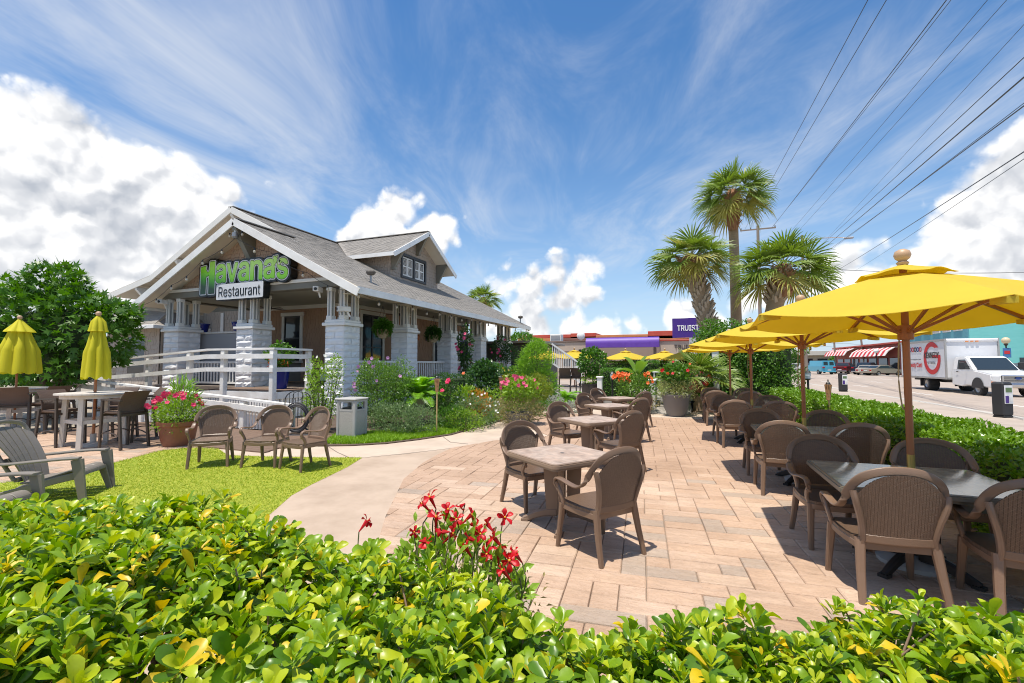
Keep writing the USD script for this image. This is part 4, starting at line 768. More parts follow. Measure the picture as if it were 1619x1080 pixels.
def square_table(name, label, loc, rz, w, d, topm, rimm, legm, group, r=.07, twist=0.0):
    t = thing(name, label, 'table', loc, rz, group); zt = .73; o = sbox(-w / 2 + r, -d / 2 + r, w / 2 - r, d / 2 - r)
    mb = MB(); mb.prism(o.buffer(r - .028), (0, 0, zt - .006), (1, 0, 0), (0, 1, 0), .008); mb.build('table_top', topm, t)
    mb = MB(); mb.prism(o.buffer(r - .008), (0, 0, zt - .012), (1, 0, 0), (0, 1, 0), .011); mb.prism(o.buffer(r), (0, 0, zt - .038), (1, 0, 0), (0, 1, 0), .0258); mb.prism(o.buffer(r - .02), (0, 0, zt - .062), (1, 0, 0), (0, 1, 0), .0238); mb.build('rim', rimm, t)
    mb = MB(); mb.lathe([(0, .0026), (.021, .0026), (.026, .0005)], 12, (0, 0, zt)); mb.build('umbrella_hole', black, t)
    for k in range(4):
        a = k * math.pi / 2 + math.pi / 4 + twist; u_ = np.array([math.cos(a), math.sin(a), 0])
        mb = MB(); mb.beam((*(u_ * .105)[:2], .10), (*(u_ * .125)[:2], zt - .065), .045, .115, u_, .045, .15); mb.build('pillar', legm, t)
        P = spline([u_ * .06 + [0, 0, .13], u_ * .16 + [0, 0, .125], u_ * .28 + [0, 0, .09], u_ * .40 + [0, 0, .035]], 4); mb = MB(); mb.sweep(P, rrect(.06, .085, .25), scale=np.linspace(1, .75, len(P))); mb.beam(u_ * .36 + [0, 0, .022], u_ * .43 + [0, 0, .022], .065, .044); mb.build('foot', legm, t)
    mb = MB(); mb.beam((-w * .36, -d * .36, zt - .075), (w * .36, d * .36, zt - .075), .05, .024); mb.beam((-w * .36, d * .36, zt - .0755), (w * .36, -d * .36, zt - .0755), .05, .023); mb.build('brace', legm, t)
    return t
tt = square_table('cafe_table', 'tan tile top table in the sun, nearest of the four in the middle', T1, math.radians(-37), .87, .87, tan_top, rim_tan, leg_tan, 'sunny tables', twist=math.radians(0))
for c, a, l in ((T2, -41, 'tan tile top table in the sun, second of the middle row'), (T3, -43, 'tan tile top table in the sun, third of the middle row'), (T4, -43, 'tan tile top table in the sun, farthest of the middle row')): dup(tt, l, c, math.radians(a))
ut = square_table('umbrella_table', 'grey slate top table in shade under the nearest open yellow umbrella', R1, 0, 1.22, 1.04, slate_top, rim_slate, leg_dark, 'umbrella tables', .02)
for c, l in ((R2, 'grey slate top table under the second open yellow umbrella'), (R3, 'grey slate top table under the third open yellow umbrella'), (R4, 'grey slate top table under the farthest patio umbrella')): dup(ut, l, c, 0)
# ---------------------------------------------------------------- umbrellas
yel = M('yellow_canvas', (.68, .54, .05), (.62, .485, .042), 1.6, .8, bump=.5, bscale=5, transl=.36, tcol=(.75, .58, .04)); umb_wood = M('umbrella_wood', (.36, .13, .045), (.27, .095, .035), 6, .4, sc=(1, 1, .15)); finial_m = M('finial_wood', (.50, .33, .20), (.42, .27, .16), 4, .45)
brass = M('brass_ring', (.55, .38, .12), rough=.35, metal=.9); steel = M('steel', (.45, .45, .45), rough=.35, metal=.9)
def open_umbrella(label, loc, rz, group, R=1.36, zt=2.43, ze=2.04, n=6, base=True):
    t = thing('open_umbrella', label, 'umbrella', loc, rz, group); rng = np.random.default_rng(int(abs(loc[1]) * 10))
    def pt(a, r):      # canopy surface: panels sag between the ribs
        seg = 2 * math.pi / n; ph = (a % seg) / seg; edge = math.cos(seg / 2) / math.cos((ph - .5) * seg); rr = r * R * edge; s = 4 * ph * (1 - ph)
        return np.array([rr * math.cos(a), rr * math.sin(a), zt - (zt - ze) * r ** 1.12 - .055 * s * r ** 2 * (1.1 - .5 * r) - .03 * s * r ** 4])
    na, nr = n * 8, 9; rs = np.linspace(.13, 1, nr); v = [pt(k * 2 * math.pi / na, r) for r in rs for k in range(na)]; v += [p - [0, 0, .004] for p in v]
    K = na * nr; f = []
    for j in range(nr - 1):
        for i in range(na): a, b = j * na + i, j * na + (i + 1) % na; f += [[a, a + na, b + na, b], [K + a, K + b, K + b + na, K + a + na]]
    for i in range(na): a, b = (nr - 1) * na + i, (nr - 1) * na + (i + 1) % na; f.append([a, K + a, K + b, b])
    mb = MB(); mb.raw(v, f); can = mb.build('canopy', yel, t, 9)
    v = []; na2 = n * 6
    for j, (r, dz_) in enumerate(((.02, .055), (.12, .048), (.25, .03))):
        for k in range(na2):
            a = k * 2 * math.pi / na2; ph = (a % (2 * math.pi / n)) / (2 * math.pi / n); q = pt(a, r); q[2] += dz_ + (.034 * math.sin(math.pi * ph) ** 2 if j == 2 else 0); v.append(q)
    f = [[j * na2 + i, (j + 1) * na2 + i, (j + 1) * na2 + (i + 1) % na2, j * na2 + (i + 1) % na2] for j in (0, 1) for i in range(na2)]
    v = v + [p - [0, 0, .003] for p in v]; f += [[q[0] + 3 * na2, q[3] + 3 * na2, q[2] + 3 * na2, q[1] + 3 * na2] for q in f]
    mb = MB(); mb.raw(v, f); mb.build('vent_cap', yel, t, 40)
    for k in range(n):
        a = k * 2 * math.pi / n; p0, p1 = pt(a, .1) - [0, 0, .025], pt(a, .985) - [0, 0, .022]; mid = pt(a, .5) - [0, 0, .03]
        mb = MB(); mb.beam(p0, p1, .022, .028); rib = mb.build('rib', umb_wood, t); mb = MB(); mb.beam((.05 * math.cos(a), .05 * math.sin(a), zt - .52), mid, .018, .022); mb.build('strut', umb_wood, rib)
        e = pt(a, 1.0); d = np.array([math.cos(a), math.sin(a), 0]); mb = MB(); mb.beam(e - d * .17 - [0, 0, .02], e - d * .01 - [0, 0, .028], .05, .04); mb.build('corner_pocket', yel, t)
    mb = MB(); mb.tube([(0, 0, .05), (0, 0, zt + .03)], .026, 12); pole = mb.build('pole', umb_wood, t, 60)
    mb = MB(); mb.tube([(0, 0, .78), (0, 0, .90)], .0275, 12); mb.build('brass_ring', brass, pole, 60)
    mb = MB(); mb.tube([(0, 0, zt - .58), (0, 0, zt - .46)], .055, 12); mb.build('runner', umb_wood, t, 60)
    mb = MB(); mb.lathe([(.0, 0), (.035, 0), (.045, .02), (.028, .035), (.05, .055), (.06, .085), (.05, .118), (.02, .135), (0, .138)], 14, (0, 0, zt + .05)); mb.build('finial', finial_m, t, 60)
    mb = MB(); mb.tube(spline([(-.035, .02, zt - .5), (-.04, .03, 1.75), (-.05, .03, 1.5), (-.02, .03, 1.28), (.03, .035, 1.35), (.02, .035, zt - .5)], 5), .006, 5); mb.build('cord', M('cord_tan', (.35, .28, .18), rough=.8), t)
    if base: mb = MB(); mb.lathe([(0, .0), (.25, 0), (.26, .05), (.2, .08), (.05, .10), (.05, .3), (.04, .3), (0, .3)], 20, (0, 0, .004)); mb.build('base', M('umbrella_base', (.42, .40, .37), rough=.7), t, 40)
    return t
U1 = open_umbrella('open yellow canvas umbrella nearest us, over the near slate table', (R1[0] + .05, R1[1] + .1), math.radians(30), 'open yellow umbrellas')
dup(U1, 'open yellow canvas umbrella over the second slate table', (R2[0], R2[1]), math.radians(34)); dup(U1, 'open yellow canvas umbrella over the third slate table', (R3[0], R3[1]), math.radians(27)); dup(U1, 'open yellow canvas umbrella over the farthest slate table, by the vine hedge', (R4[0], R4[1]), math.radians(36))
GD = 'yellow umbrellas on the deck in front of the bank'
for px, py, z, l in ((868, 566, 27, 'yellow umbrella on the back deck, farthest left, behind the feathery tree'), (908, 565, 26, 'yellow umbrella on the back deck above the white railing'), (989, 566, 25, 'yellow umbrella on the back deck behind the banana plant'), (1051, 566, 27, 'yellow umbrella on the back deck left of the small palm'), (1082, 566, 23, 'yellow umbrella on the back deck half hidden by the small palm')):
    p = D(px, py - 8, z); dup(U1, l, (p[0], p[1], p[2] - 2.35), .3 + px * .01, GD)
yel2 = M('yellow_canvas_folded', (.62, .58, .015), (.54, .49, .012), 1.5, .75, transl=.2, tcol=(.6, .45, .01))
def closed_umbrella(label, loc, top_z, bot_z, r, seed):
    t = thing('closed_umbrella', label, 'umbrella', loc, seed * .7, 'closed yellow umbrellas'); n = 64
    def ring(z, rad, fold, ph=0): a = np.arange(n) * 2 * np.pi / n; q = rad * (1 + fold * np.abs(np.cos(a * 4 + ph)) ** .7 + .08 * np.sin(a * 3 + seed)); return np.c_[q * np.cos(a), q * np.sin(a), np.full(n, z) + (.03 * np.cos(8 * a) if z == bot_z else 0)]
    rows = [ring(top_z, .03, 0), ring(top_z - .1, .07, .15), ring(top_z - .3, r * .45, .35), ring(top_z - .6, r * .6, .55, .3), ring((top_z + bot_z) / 2 - .1, r * .75, .5, .4), ring(bot_z + .1, r * .9, .4, .5), ring(bot_z, r * .92, .38, .5)]
    v = np.vstack(rows); f = [[j * n + i, (j + 1) * n + i, (j + 1) * n + (i + 1) % n, j * n + (i + 1) % n] for j in range(len(rows) - 1) for i in range(n)]; mb = MB(); mb.raw(v, f); mb.build('canopy', yel2, t, 50)
    rows = [ring(top_z + .012, .035, 0), ring(top_z - .1, .10, .2), ring(top_z - .26, r * .62, .30), ring(top_z - .30, r * .66, .34)]; v = np.vstack(rows); f = [[j * n + i, (j + 1) * n + i, (j + 1) * n + (i + 1) % n, j * n + (i + 1) % n] for j in range(3) for i in range(n)]; mb = MB(); mb.raw(v, f); mb.build('vent_cap', yel2, t, 50)
    mb = MB(); mb.tube([(0, 0, 0), (0, 0, top_z)], .024, 10); mb.build('pole', umb_wood, t, 60); mb = MB(); mb.ball((0, 0, top_z + .06), .05, 2); mb.build('finial', finial_m, t, True)
    mb = MB(); mb.lathe([(0, 0), (.22, 0), (.22, .05), (.05, .08), (.05, .25), (0, .25)], 18); mb.build('base', _m['umbrella_base'], t, 40); return t
H1, H2 = (-11.1, 5.62), (-15.2, 6.1)
closed_umbrella('closed yellow umbrella standing in the near white high table', H1, 2.60, 1.36, .19, 1); closed_umbrella('closed yellow umbrella at the left edge, wider folds', H2, 2.72, 1.42, .33, 2)
# ---------------------------------------------------------------- high tables and bar chairs
tw = M('white_resin', (.62, .57, .51), (.54, .49, .43), 3, .5, bump=.1)
def high_table(label, loc, rz, R=.6, zt=1.07):
    t = thing('high_table', label, 'table', loc, rz, 'white high tables')
    for k in range(9):       # slatted round top
        x0, x1 = -R + k * 2 * R / 9 + .004, -R + (k + 1) * 2 * R / 9 - .004; s = Point(0, 0).buffer(R, 24).intersection(sbox(x0, -R, x1, R)); mb = MB(); mb.prism(s, (0, 0, zt - .028), (1, 0, 0), (0, 1, 0), .028); mb.build('slat', tw, t)
    mb = MB(); mb.prism(Point(0, 0).buffer(R * .86, 20).difference(Point(0, 0).buffer(R * .80, 20)), (0, 0, zt - .10), (1, 0, 0), (0, 1, 0), .07); mb.build('apron', tw, t)
    for k in range(4):
        a = k * math.pi / 2 + .5; c, s = math.cos(a), math.sin(a); mb = MB(); mb.beam((c * .50, s * .50, 0), (c * .46, s * .46, zt - .1), .075, .075, (c, s, 0)); mb.build('leg', tw, t)
        b = a + math.pi / 2; mb = MB(); mb.beam((c * .48, s * .48, .52), (math.cos(b) * .48, math.sin(b) * .48, .52), .03, .07); mb.build('stretcher', tw, t)
    return t
ht = high_table('white slatted round high table, the nearer, behind the grey lounge chair', H1, .2); dup(ht, 'white slatted round high table farther left behind the wide closed umbrella', H2, .5)
bar_weave = weave_mat('bar_weave', (.155, .10, .07), (.10, .062, .042), False, plane='xz'); bar_frame = M('bar_frame', (.065, .048, .036), (.05, .036, .027), 4, .4)
def bar_chair(label, loc, rz):
    t = thing('bar_chair', label, 'chair', loc, rz, 'woven bar chairs at the high tables'); zs = .74
    ns, nt = 9, 12; v = []
    for side in (0, 1):
        for j in range(nt):
            for i in range(ns): s = i / (ns - 1) * 2 - 1; k = j / (nt - 1); v.append((s * (.235 + .01 * math.sin(k * 3)), -.20 - .05 * math.sin(k * math.pi) * -1 - .14 * k ** 1.6 + .02 * s * s - (.018 if side else 0), zs - .06 + .44 * k))
    K = ns * nt; f = []
    for j in range(nt - 1):
        for i in range(ns - 1): a = j * ns + i; f += [[a, a + ns, a + ns + 1, a + 1], [K + a, K + a + 1, K + a + ns + 1, K + a + ns]]
    for j in range(nt - 1):
        for i in (0, ns - 1): a = j * ns + i; f.append([a, K + a, K + a + ns, a + ns] if i == 0 else [a, a + ns, K + a + ns, K + a])
    for i in range(ns - 1): a = (nt - 1) * ns + i; f.append([a, K + a, K + a + 1, a + 1])
    mb = MB(); mb.raw(v, f); mb.build('backrest', bar_weave, t, 40)
    mb = MB(); mb.rbox((-.235, -.22, zs - .05), (.235, .23, zs), .02); mb.build('seat', bar_weave, t)
    for s in (-1, 1):
        mb = MB(); mb.beam((s * .25, .22, zs + .22), (s * .25, .26, 0), .035, .045, (0, 1, 0)); mb.build('leg', bar_frame, t); mb = MB(); mb.beam((s * .245, -.21, zs + .02), (s * .255, -.30, 0), .035, .05, (0, 1, 0)); mb.build('leg', bar_frame, t)
        mb = MB(); mb.beam((s * .25, -.26, zs + .205), (s * .25, .245, zs + .225), .05, .028); mb.build('arm', bar_frame, t)
        mb = MB(); mb.tube(spline([(s * .25, .25, .30), (s * .25, .1, .34), (s * .25, -.1, .32), (s * .25, -.27, .26)], 4), .012, 6); mb.build('foot_rail', bar_frame, t)
    mb = MB(); mb.tube(spline([(-.25, .25, .30), (-.12, .2, .36), (.12, .2, .36), (.25, .25, .30)], 4), .012, 6); mb.build('foot_rail', bar_frame, t)
    for y in (.24, -.24): mb = MB(); mb.beam((-.24, y, zs - .075), (.24, y, zs - .075), .03, .04); mb.build('seat_rail', bar_frame, t)
    return t
bc = None
for (dx, dy), hd, tb, l in (((-.62, -.22), (1, .15), H1, 'woven bar chair with arched back, left side of the near high table'), ((.28, -.66), (.1, 1), H1, None), ((.86, .06), (-1, -.1), H1, 'woven bar chair beside the clay flower pot, back to the right'), ((.22, .78), (-.3, -1), H1, 'woven bar chair behind the near high table, back towards the ramp'), ((-.45, .62), (.5, -1), H1, 'dark bar chair half hidden behind the closed umbrella pole'),
                           ((-.2, -.7), (.2, 1), H2, 'woven bar chair at the left edge with its back to us'), ((.75, -.32), (-.8, .4), H2, 'woven bar chair between the two high tables'), ((.5, .65), (-.5, -1), H2, 'woven bar chair behind the farther high table'), ((1.0, .2), (-1, -.15), H2, 'woven bar chair right of the farther high table')):
    if l is None: continue
    loc = (tb[0] + dx, tb[1] + dy)
    bc = bar_chair(l, loc, head(*hd)) if bc is None else bc; 
    if bc.GetCustomData()['label'] != l: dup(bc, l, loc, head(*hd))
# ---------------------------------------------------------------- slatted lounge chairs on the carpet
grey_resin = M('grey_resin', (.215, .19, .16), (.18, .16, .135), 3, .5, bump=.1)
def adirondack(label, loc, rz):
    t = thing('lounge_chair', label, 'chair', loc, rz, 'grey slatted lounge chairs')
    # faces +y; the back leans, its slats fan out under a round top
    n = 6
    for k in range(n):
        s0, s1 = -1 + 2 * k / n, -1 + 2 * (k + 1) / n; v = []
        for side in (0, 1):
            for j in range(9):
                tt = j / 8; 
                for s in (s0 + .02, s1 - .02):
                    w = .22 + .12 * tt; top_ = .76 - .13 * abs(s) ** 2.2; l = top_ * tt
                    v.append((s * w, -.22 - l * .45 + .06 * (s * s) + .05 * math.sin(tt * 3) - (.02 if side else 0), .27 + l * .90 - .02 * math.sin(tt * 3)))
        f = []
        for j in range(8): a = j * 2; f += [[a, a + 2, a + 3, a + 1], [18 + a, 18 + a + 1, 18 + a + 3, 18 + a + 2], [a, 18 + a, 18 + a + 2, a + 2], [a + 1, a + 3, 18 + a + 3, 18 + a + 1]]
        f.append([16, 34, 35, 17]); mb = MB(); mb.raw(v, f); mb.build('back_slat', grey_resin, t)
    mb = MB(); rim = [(-.25, -.26, .30), (-.29, -.40, .60), (-.335, -.475, .82), (-.30, -.535, .95), (-.16, -.565, 1.0), (0, -.575, 1.015), (.16, -.565, 1.0), (.30, -.535, .95), (.335, -.475, .82), (.29, -.40, .60), (.25, -.26, .30)]; mb.sweep(spline(rim, 4), rrect(.05, .035), up=(0, -1, .4)); mb.beam((-.27, -.37, .52), (.27, -.37, .52), .02, .10, (0, -.45, .9)); mb.beam((-.24, -.25, .30), (.24, -.25, .30), .05, .05); mb.build('back_frame', grey_resin, t, 40)
    for k in range(3):
        x0, x1 = -.26 + k * .175, -.26 + k * .175 + .165; P = spline([(0, -.20, .26), (0, -.05, .27), (0, .15, .33), (0, .34, .385), (0, .42, .36), (0, .44, .31)], 4); mb = MB(); mb.sweep([(p[0] + (x0 + x1) / 2, p[1], p[2]) for p in P], rrect(.165, .022)); mb.build('seat_slat', grey_resin, t)
    for s in (-1, 1):
        mb = MB(); mb.sweep(spline([(s * .31, .44, .555), (s * .33, .25, .555), (s * .335, .0, .54), (s * .32, -.3, .52), (s * .29, -.42, .53)], 4), rrect(.115, .028), scale=[(1 - .35 * abs(i / 16 - .3), 1) for i in range(17)]); mb.build('arm', grey_resin, t, 40)
        mb = MB(); mb.beam((s * .325, .42, .54), (s * .33, .50, 0), .035, .13, (0, 1, .15), .03, .075); mb.build('leg', grey_resin, t)
        mb = MB(); mb.beam((s * .27, .40, .34), (s * .285, .50, 0), .03, .09, (0, 1, .2), .03, .05); mb.sweep(spline([(s * .27, .42, .33), (s * .27, .15, .27), (s * .27, -.2, .17), (s * .27, -.45, .10), (s * .27, -.58, .02)], 4), rrect(.03, .09), up=(0, 0, 1)); mb.build('side_rail', grey_resin, t)
    return t
q = G(135, 792); q2 = G(172, 773); mid = (q + q2) / 2; f = np.array([.8, .6])
ad = adirondack('grey slatted lounge chair on the lawn carpet, whole and turned right', tuple(mid - f * .46), head(*f)); place(ad, (*(mid - f * .46), 0), head(*f), .93)
q = G(28, 846); dup(ad, 'grey slatted lounge chair cut off by the left edge of the picture', tuple(q - np.array([.85, .40]) * .55), head(.85, .40), None, .93)
# ---------------------------------------------------------------- small furniture
pebble = M('pebble_panel', (.30, .28, .25), (.48, .45, .41), 70, .8, bump=1, bscale=60, detail=2); stone_grey = M('bin_stone', (.42, .41, .39), (.36, .35, .33), 4, .7)
b_ = thing('litter_bin', 'pebble faced square litter bin on the grass by the big shrub', 'bin', (*G(556, 692), .02), .10)
for x0, x1, y0, y1 in ((-.24, -.17, -.24, -.17), (.17, .24, -.24, -.17), (-.24, -.17, .17, .24), (.17, .24, .17, .24)): mb = MB(); mb.rbox((x0, y0, 0), (x1, y1, .82), .012); mb.build('corner_post', stone_grey, b_)
for i, (lo, hi) in enumerate((((-.168, -.225, .02), (.168, -.19, .58)), ((-.168, .19, .02), (.168, .225, .58)), ((-.225, -.168, .02), (-.19, .168, .58)), ((.19, -.168, .02), (.225, .168, .58)))): mb = MB(); mb.box(lo, hi); mb.build('pebble_panel', pebble, b_)
for k in range(4):
    a = k * math.pi / 2; o = sbox(-.168, .583, .168, .82).difference(sbox(-.13, .64, .13, .77).buffer(.015)); X = np.array([math.cos(a), math.sin(a), 0]); mb = MB(); mb.prism(o, np.cross(X, (0, 0, 1)) * .228, X, (0, 0, 1), -.03) ; mb.build('opening_frame', stone_grey, b_)
mb = MB(); mb.rbox((-.26, -.26, .823), (.26, .26, .87), .02); mb.build('lid', stone_grey, b_); mb = MB(); mb.box((-.15, -.15, .05), (.15, .15, .66)); mb.build('liner', black, b_)
hr = thing('hose_reel', 'black wire hose hanger with coiled hose beside the ramp', 'hose reel', (*C(-4.98, 10.65), 0), YAW)
mb = MB()
for k in range(5): a = np.linspace(0, 2 * math.pi, 40); r = .22 + .035 * (k % 3); mb.tube(np.c_[r * np.cos(a) + .02 * k, np.full(40, -.05 - .045 * k), .42 + r * 1.15 * np.sin(a)], .017, 6)
mb.tube(spline([(.2, -.1, .2), (.4, -.2, .05), (.2, -.3, .03), (-.25, -.3, .03), (-.3, -.2, .03), (.3, -.15, .03), (.6, -.1, .03)], 6), .017, 6); mb.build('hose', M('hose_black', (.03, .03, .035), rough=.5), hr)
mb = MB(); a = np.linspace(0, math.pi, 16); mb.tube(np.vstack([[(-.3, 0, 0)], np.c_[-.3 * np.cos(a), 0 * a, .8 + .22 * np.sin(a)], [(.3, 0, 0)]]), .012, 6)
for x in np.linspace(-.2, .2, 5): mb.tube([(x, 0, .05), (x, 0, .8 + .2 * math.sqrt(1 - (x / .3) ** 2))], .007, 5)
mb.tube(np.c_[.12 * np.cos(a * 2), 0 * a, .9 + .1 * np.sin(a * 2)], .007, 5); mb.build('wire_frame', black, hr)
def torch(label, px, py, z, tilt=0.0, h=1.25):
    p = D(px, py, z); t = thing('tiki_torch', label, 'torch', (p[0], p[1], 0), .3, 'bamboo garden torches'); zt = p[2]; o = np.array([tilt, tilt * .3, 0]); bam = M('bamboo', (.48, .27, .12), (.36, .18, .08), 12, .5, sc=(1, 1, .2)); 
    mb = MB(); mb.tube([-o * zt, np.array([0, 0, zt - .38])], .016, 8); mb.build('pole', M('bamboo_pole', (.50, .36, .16), rough=.5), t)
    mb = MB()
    for k in range(12): a = k * .5236; b = a + .9; mb.tube([(.028 * math.cos(a), .028 * math.sin(a), zt - .40), (.058 * math.cos(b), .058 * math.sin(b), zt - .1)], .009, 4); mb.tube([(.028 * math.cos(a), .028 * math.sin(a), zt - .40), (.058 * math.cos(a - .9), .058 * math.sin(a - .9), zt - .1)], .007, 4)
    mb.build('basket', bam, t); mb = MB(); mb.lathe([(0, zt - .34), (.03, zt - .34), (.045, zt - .12), (.05, zt - .10), (.03, zt - .06), (.012, zt - .04), (.010, zt), (0, zt)], 10); mb.build('canister', black, t); return t
torch('tilted bamboo torch standing in the right hedge by the road', 1309, 600, 8.9, -.10); torch('bamboo torch in the flower bed beside the pink rose', 691, 592, 10.6); torch('bamboo torch in the flower bed by the golden mounds', 792, 592, 13.0)
def path_lamp(label, px, py, z):
    p = D(px, py, z); t = thing('garden_lamp', label, 'lamp', (p[0], p[1], 0)); zt = p[2]; mb = MB(); mb.tube([(0, 0, 0), (0, 0, zt - .3)], .03, 8); mb.build('post', black, t); mb = MB(); mb.lathe([(.04, zt - .3), (.09, zt - .26), (.09, zt - .25), (.02, zt - .25)], 10); mb.lathe([(.1, zt - .07), (.03, zt), (0, zt + .02)], 10); mb.build('cap', black, t)
    mb = MB(); mb.lathe([(.06, zt - .25), (.085, zt - .16), (.085, zt - .07)], 10); mb.build('lens', M('lamp_glass', (.45, .5, .5), rough=.15), t); return t
path_lamp('black garden lamp with a glass jar head behind the right hedge', 1277, 586, 14.2); path_lamp('black path lamp in front of the clipped hedge', 968, 588, 16.5); path_lamp('small black stake lamp before the corner pier', 511, 586, 11.3)
# ---------------------------------------------------------------- foreground hedge
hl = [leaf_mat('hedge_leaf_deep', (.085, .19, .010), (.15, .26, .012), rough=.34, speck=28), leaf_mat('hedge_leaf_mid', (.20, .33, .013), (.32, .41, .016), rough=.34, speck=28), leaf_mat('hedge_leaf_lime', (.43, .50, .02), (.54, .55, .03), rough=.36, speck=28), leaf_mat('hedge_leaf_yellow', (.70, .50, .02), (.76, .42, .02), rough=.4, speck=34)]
bark = M('twig_bark', (.17, .12, .085), (.26, .19, .14), 12, .85); dead_wood = M('dry_twig', (.30, .20, .13), (.20, .13, .09), 12, .85)
def top_h(X):
    xs = [-4, -2.6, -1.6, -1.05, -.85, -.45, -.15, .05, .3, .5, .75, 1.0, 1.3, 1.7, 2.2, 3.0]
    zs = [.98, 1.0, 1.03, 1.03, .95, .93, .86, .76, .72, .81, .79, .76, .90, .82, .76, .74]
    return np.interp(X, xs, zs)
def far_z(X): return np.interp(X, [-4, -1.2, -.8, -.2, .1, .6, 1.2, 2.6], [2.25, 2.15, 1.95, 1.78, 1.62, 1.6, 1.68, 1.65])
hedge = thing('hedge', 'bright yellow green broad leaved hedge filling the whole foreground', 'hedge')
rng = np.random.default_rng(21); R_ = []
for gx in np.arange(-4.0, 2.9, .066):
    for gz in np.arange(.62, 2.4, .068):
        X, Z = gx + rng.uniform(-.04, .04), gz + rng.uniform(-.04, .04)
        if Z > far_z(X) + rng.normal() * .05 or abs(X) > Z * 1.25 + .35: continue
        bump_ = meshkit.noise(np.array([X * 2.6, Z * 2.6, 3.1])) - .5; gap = meshkit.noise(np.array([X * 1.7 + 9, Z * 2.2, 1.0]))
        edge = max(0, Z - far_z(X) + .25)
        h = top_h(X) + .16 * bump_ + rng.normal() * .03 - .55 * edge ** 1.5 - (.16 if gap > .73 else 0)
        nlev = 4
        for lv in range(nlev):
            if lv and rng.random() < .15: continue
            if ((X + 1.17) / .22) ** 2 + ((Z - 1.42) / .15) ** 2 < 1 and rng.random() < .8: continue
            R_.append((X + rng.normal() * .02 * lv, Z + rng.normal() * .02 * lv, h - lv * rng.uniform(.06, .10), lv))
R_ = np.array(R_); P0 = np.array([[*C(a, b), c] for a, b, c, _ in R_])
LP, LD, LN, LL, LW, LC = [], [], [], [], [], []
for (X, Z, h, lv), p in zip(R_, P0):
    ax = norm(np.array([0, 0, 1.0]) + rng.normal(size=3) * (.28 if lv == 0 else .5)); u_ = norm(np.cross(ax, [.3, .8, .1])); v_ = np.cross(ax, u_); n = rng.integers(9, 14); a0 = rng.random() * 6.28; big = rng.uniform(.8, 1.25)
    yel_ = rng.random() < (.07 if lv == 0 else .10) * (2.2 if X < -.8 else 1)
    for k in range(n):
        a = a0 + k * 2.4; q = k / n; tilt = .35 + 1.05 * q + rng.normal() * .12; d = ax * math.cos(tilt) + (u_ * math.cos(a) + v_ * math.sin(a)) * math.sin(tilt)
        nn = ax * math.sin(tilt) - (u_ * math.cos(a) + v_ * math.sin(a)) * math.cos(tilt); LP.append(p - ax * (.010 + .05 * q)); LD.append(d); LN.append(nn + rng.normal(size=3) * .18); L = big * (.030 + .033 * min(1, q * 1.8)) * rng.uniform(.8, 1.2); LL.append(L); LW.append(L * rng.uniform(.40, .58))
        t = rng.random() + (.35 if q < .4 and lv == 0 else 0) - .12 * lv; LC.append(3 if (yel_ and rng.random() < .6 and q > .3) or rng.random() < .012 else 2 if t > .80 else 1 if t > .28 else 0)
LP, LD, LN, LL, LW, LC = map(np.array, (LP, LD, LN, LL, LW, LC))
dist = LP @ np.array([fw[0], fw[1], 0]); rel = LP - [0, 0, EYE]; ww = rel @ fw; sx_ = W / 2 + F * (rel @ rt) / ww; sy_ = H / 2 - F * (rel @ up) / ww
lvl = np.repeat(R_[:, 3], 1); vis = (sx_ > 0) & (sx_ < W) & (sy_ < H - 5) & (ww > .5) & (LP[:, 2] > np.interp(LP @ rt, [-4, 0, 3], [.93, .85, .68]))
order = np.argsort(np.where(vis, -LL * LL / ww ** 2, 0)); bigL = order[:300]
CURL = np.array([-.06, .08, .22, .38])[rng.choice(4, len(LP), p=[.25, .4, .25, .1])]
def spoon(idx):
    V, Fc, n = [], [], 0
    for cu in (-.06, .08, .22, .38):
        j = idx[CURL[idx] == cu]
        if len(j): v, f = leafmesh(LP[j], LD[j], LN[j], LL[j], LW[j], 'spoon', cu); V.append(v); Fc.append(f + n); n += len(v)
    return np.vstack(V), np.vstack(Fc)
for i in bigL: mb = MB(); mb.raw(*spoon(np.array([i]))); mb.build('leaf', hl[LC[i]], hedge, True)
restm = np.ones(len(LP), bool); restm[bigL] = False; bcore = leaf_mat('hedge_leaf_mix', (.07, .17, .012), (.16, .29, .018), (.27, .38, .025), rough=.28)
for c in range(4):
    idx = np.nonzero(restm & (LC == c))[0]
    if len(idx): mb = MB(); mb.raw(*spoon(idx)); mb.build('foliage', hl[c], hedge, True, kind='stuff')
tw_ = MB()
for j in rng.choice(len(R_), 420, replace=False):
    X, Z, h, lv = R_[j]; p = P0[j]; b = np.array([*C(X + rng.normal() * .12, min(Z, 1.9) + rng.normal() * .08), max(.05, h - rng.uniform(.25, .5))]); tw_.tube(spline([b, (b + p) / 2 + rng.normal(size=3) * .03, p - [0, 0, .01]], 3), np.linspace(.006, .0028, 7), 5)
tw_.build('twigs', dead_wood, hedge, True, kind='stuff')
for k in range(44):
    X, Z = (rng.uniform(-2.6, 2.2), rng.uniform(.9, 1.7)) if k < 26 else (rng.normal(-1.17, .14), rng.normal(1.45, .1)); b = np.array([*C(X, Z), 0.0]); t_ = b + [*rng.normal(size=2) * .15, top_h(X) - .12]; mb = MB(); mb.tube(spline([b, b * .6 + t_ * .4 + rng.normal(size=3) * .05, t_], 5), np.linspace(.014, .006, 11), 6); mb.build('branch', bark, hedge, True)
sheet('hedge_bed', Polygon([tuple(C(a, b)) for a, b in ((-5, .2), (3.2, .2), (2.6, 1.6), (.7, 1.62), (.1, 1.75), (-.3, 2.7), (-.9, 2.7), (-1.0, 2.0), (-5, 2.2))]), .03, soil, .026)
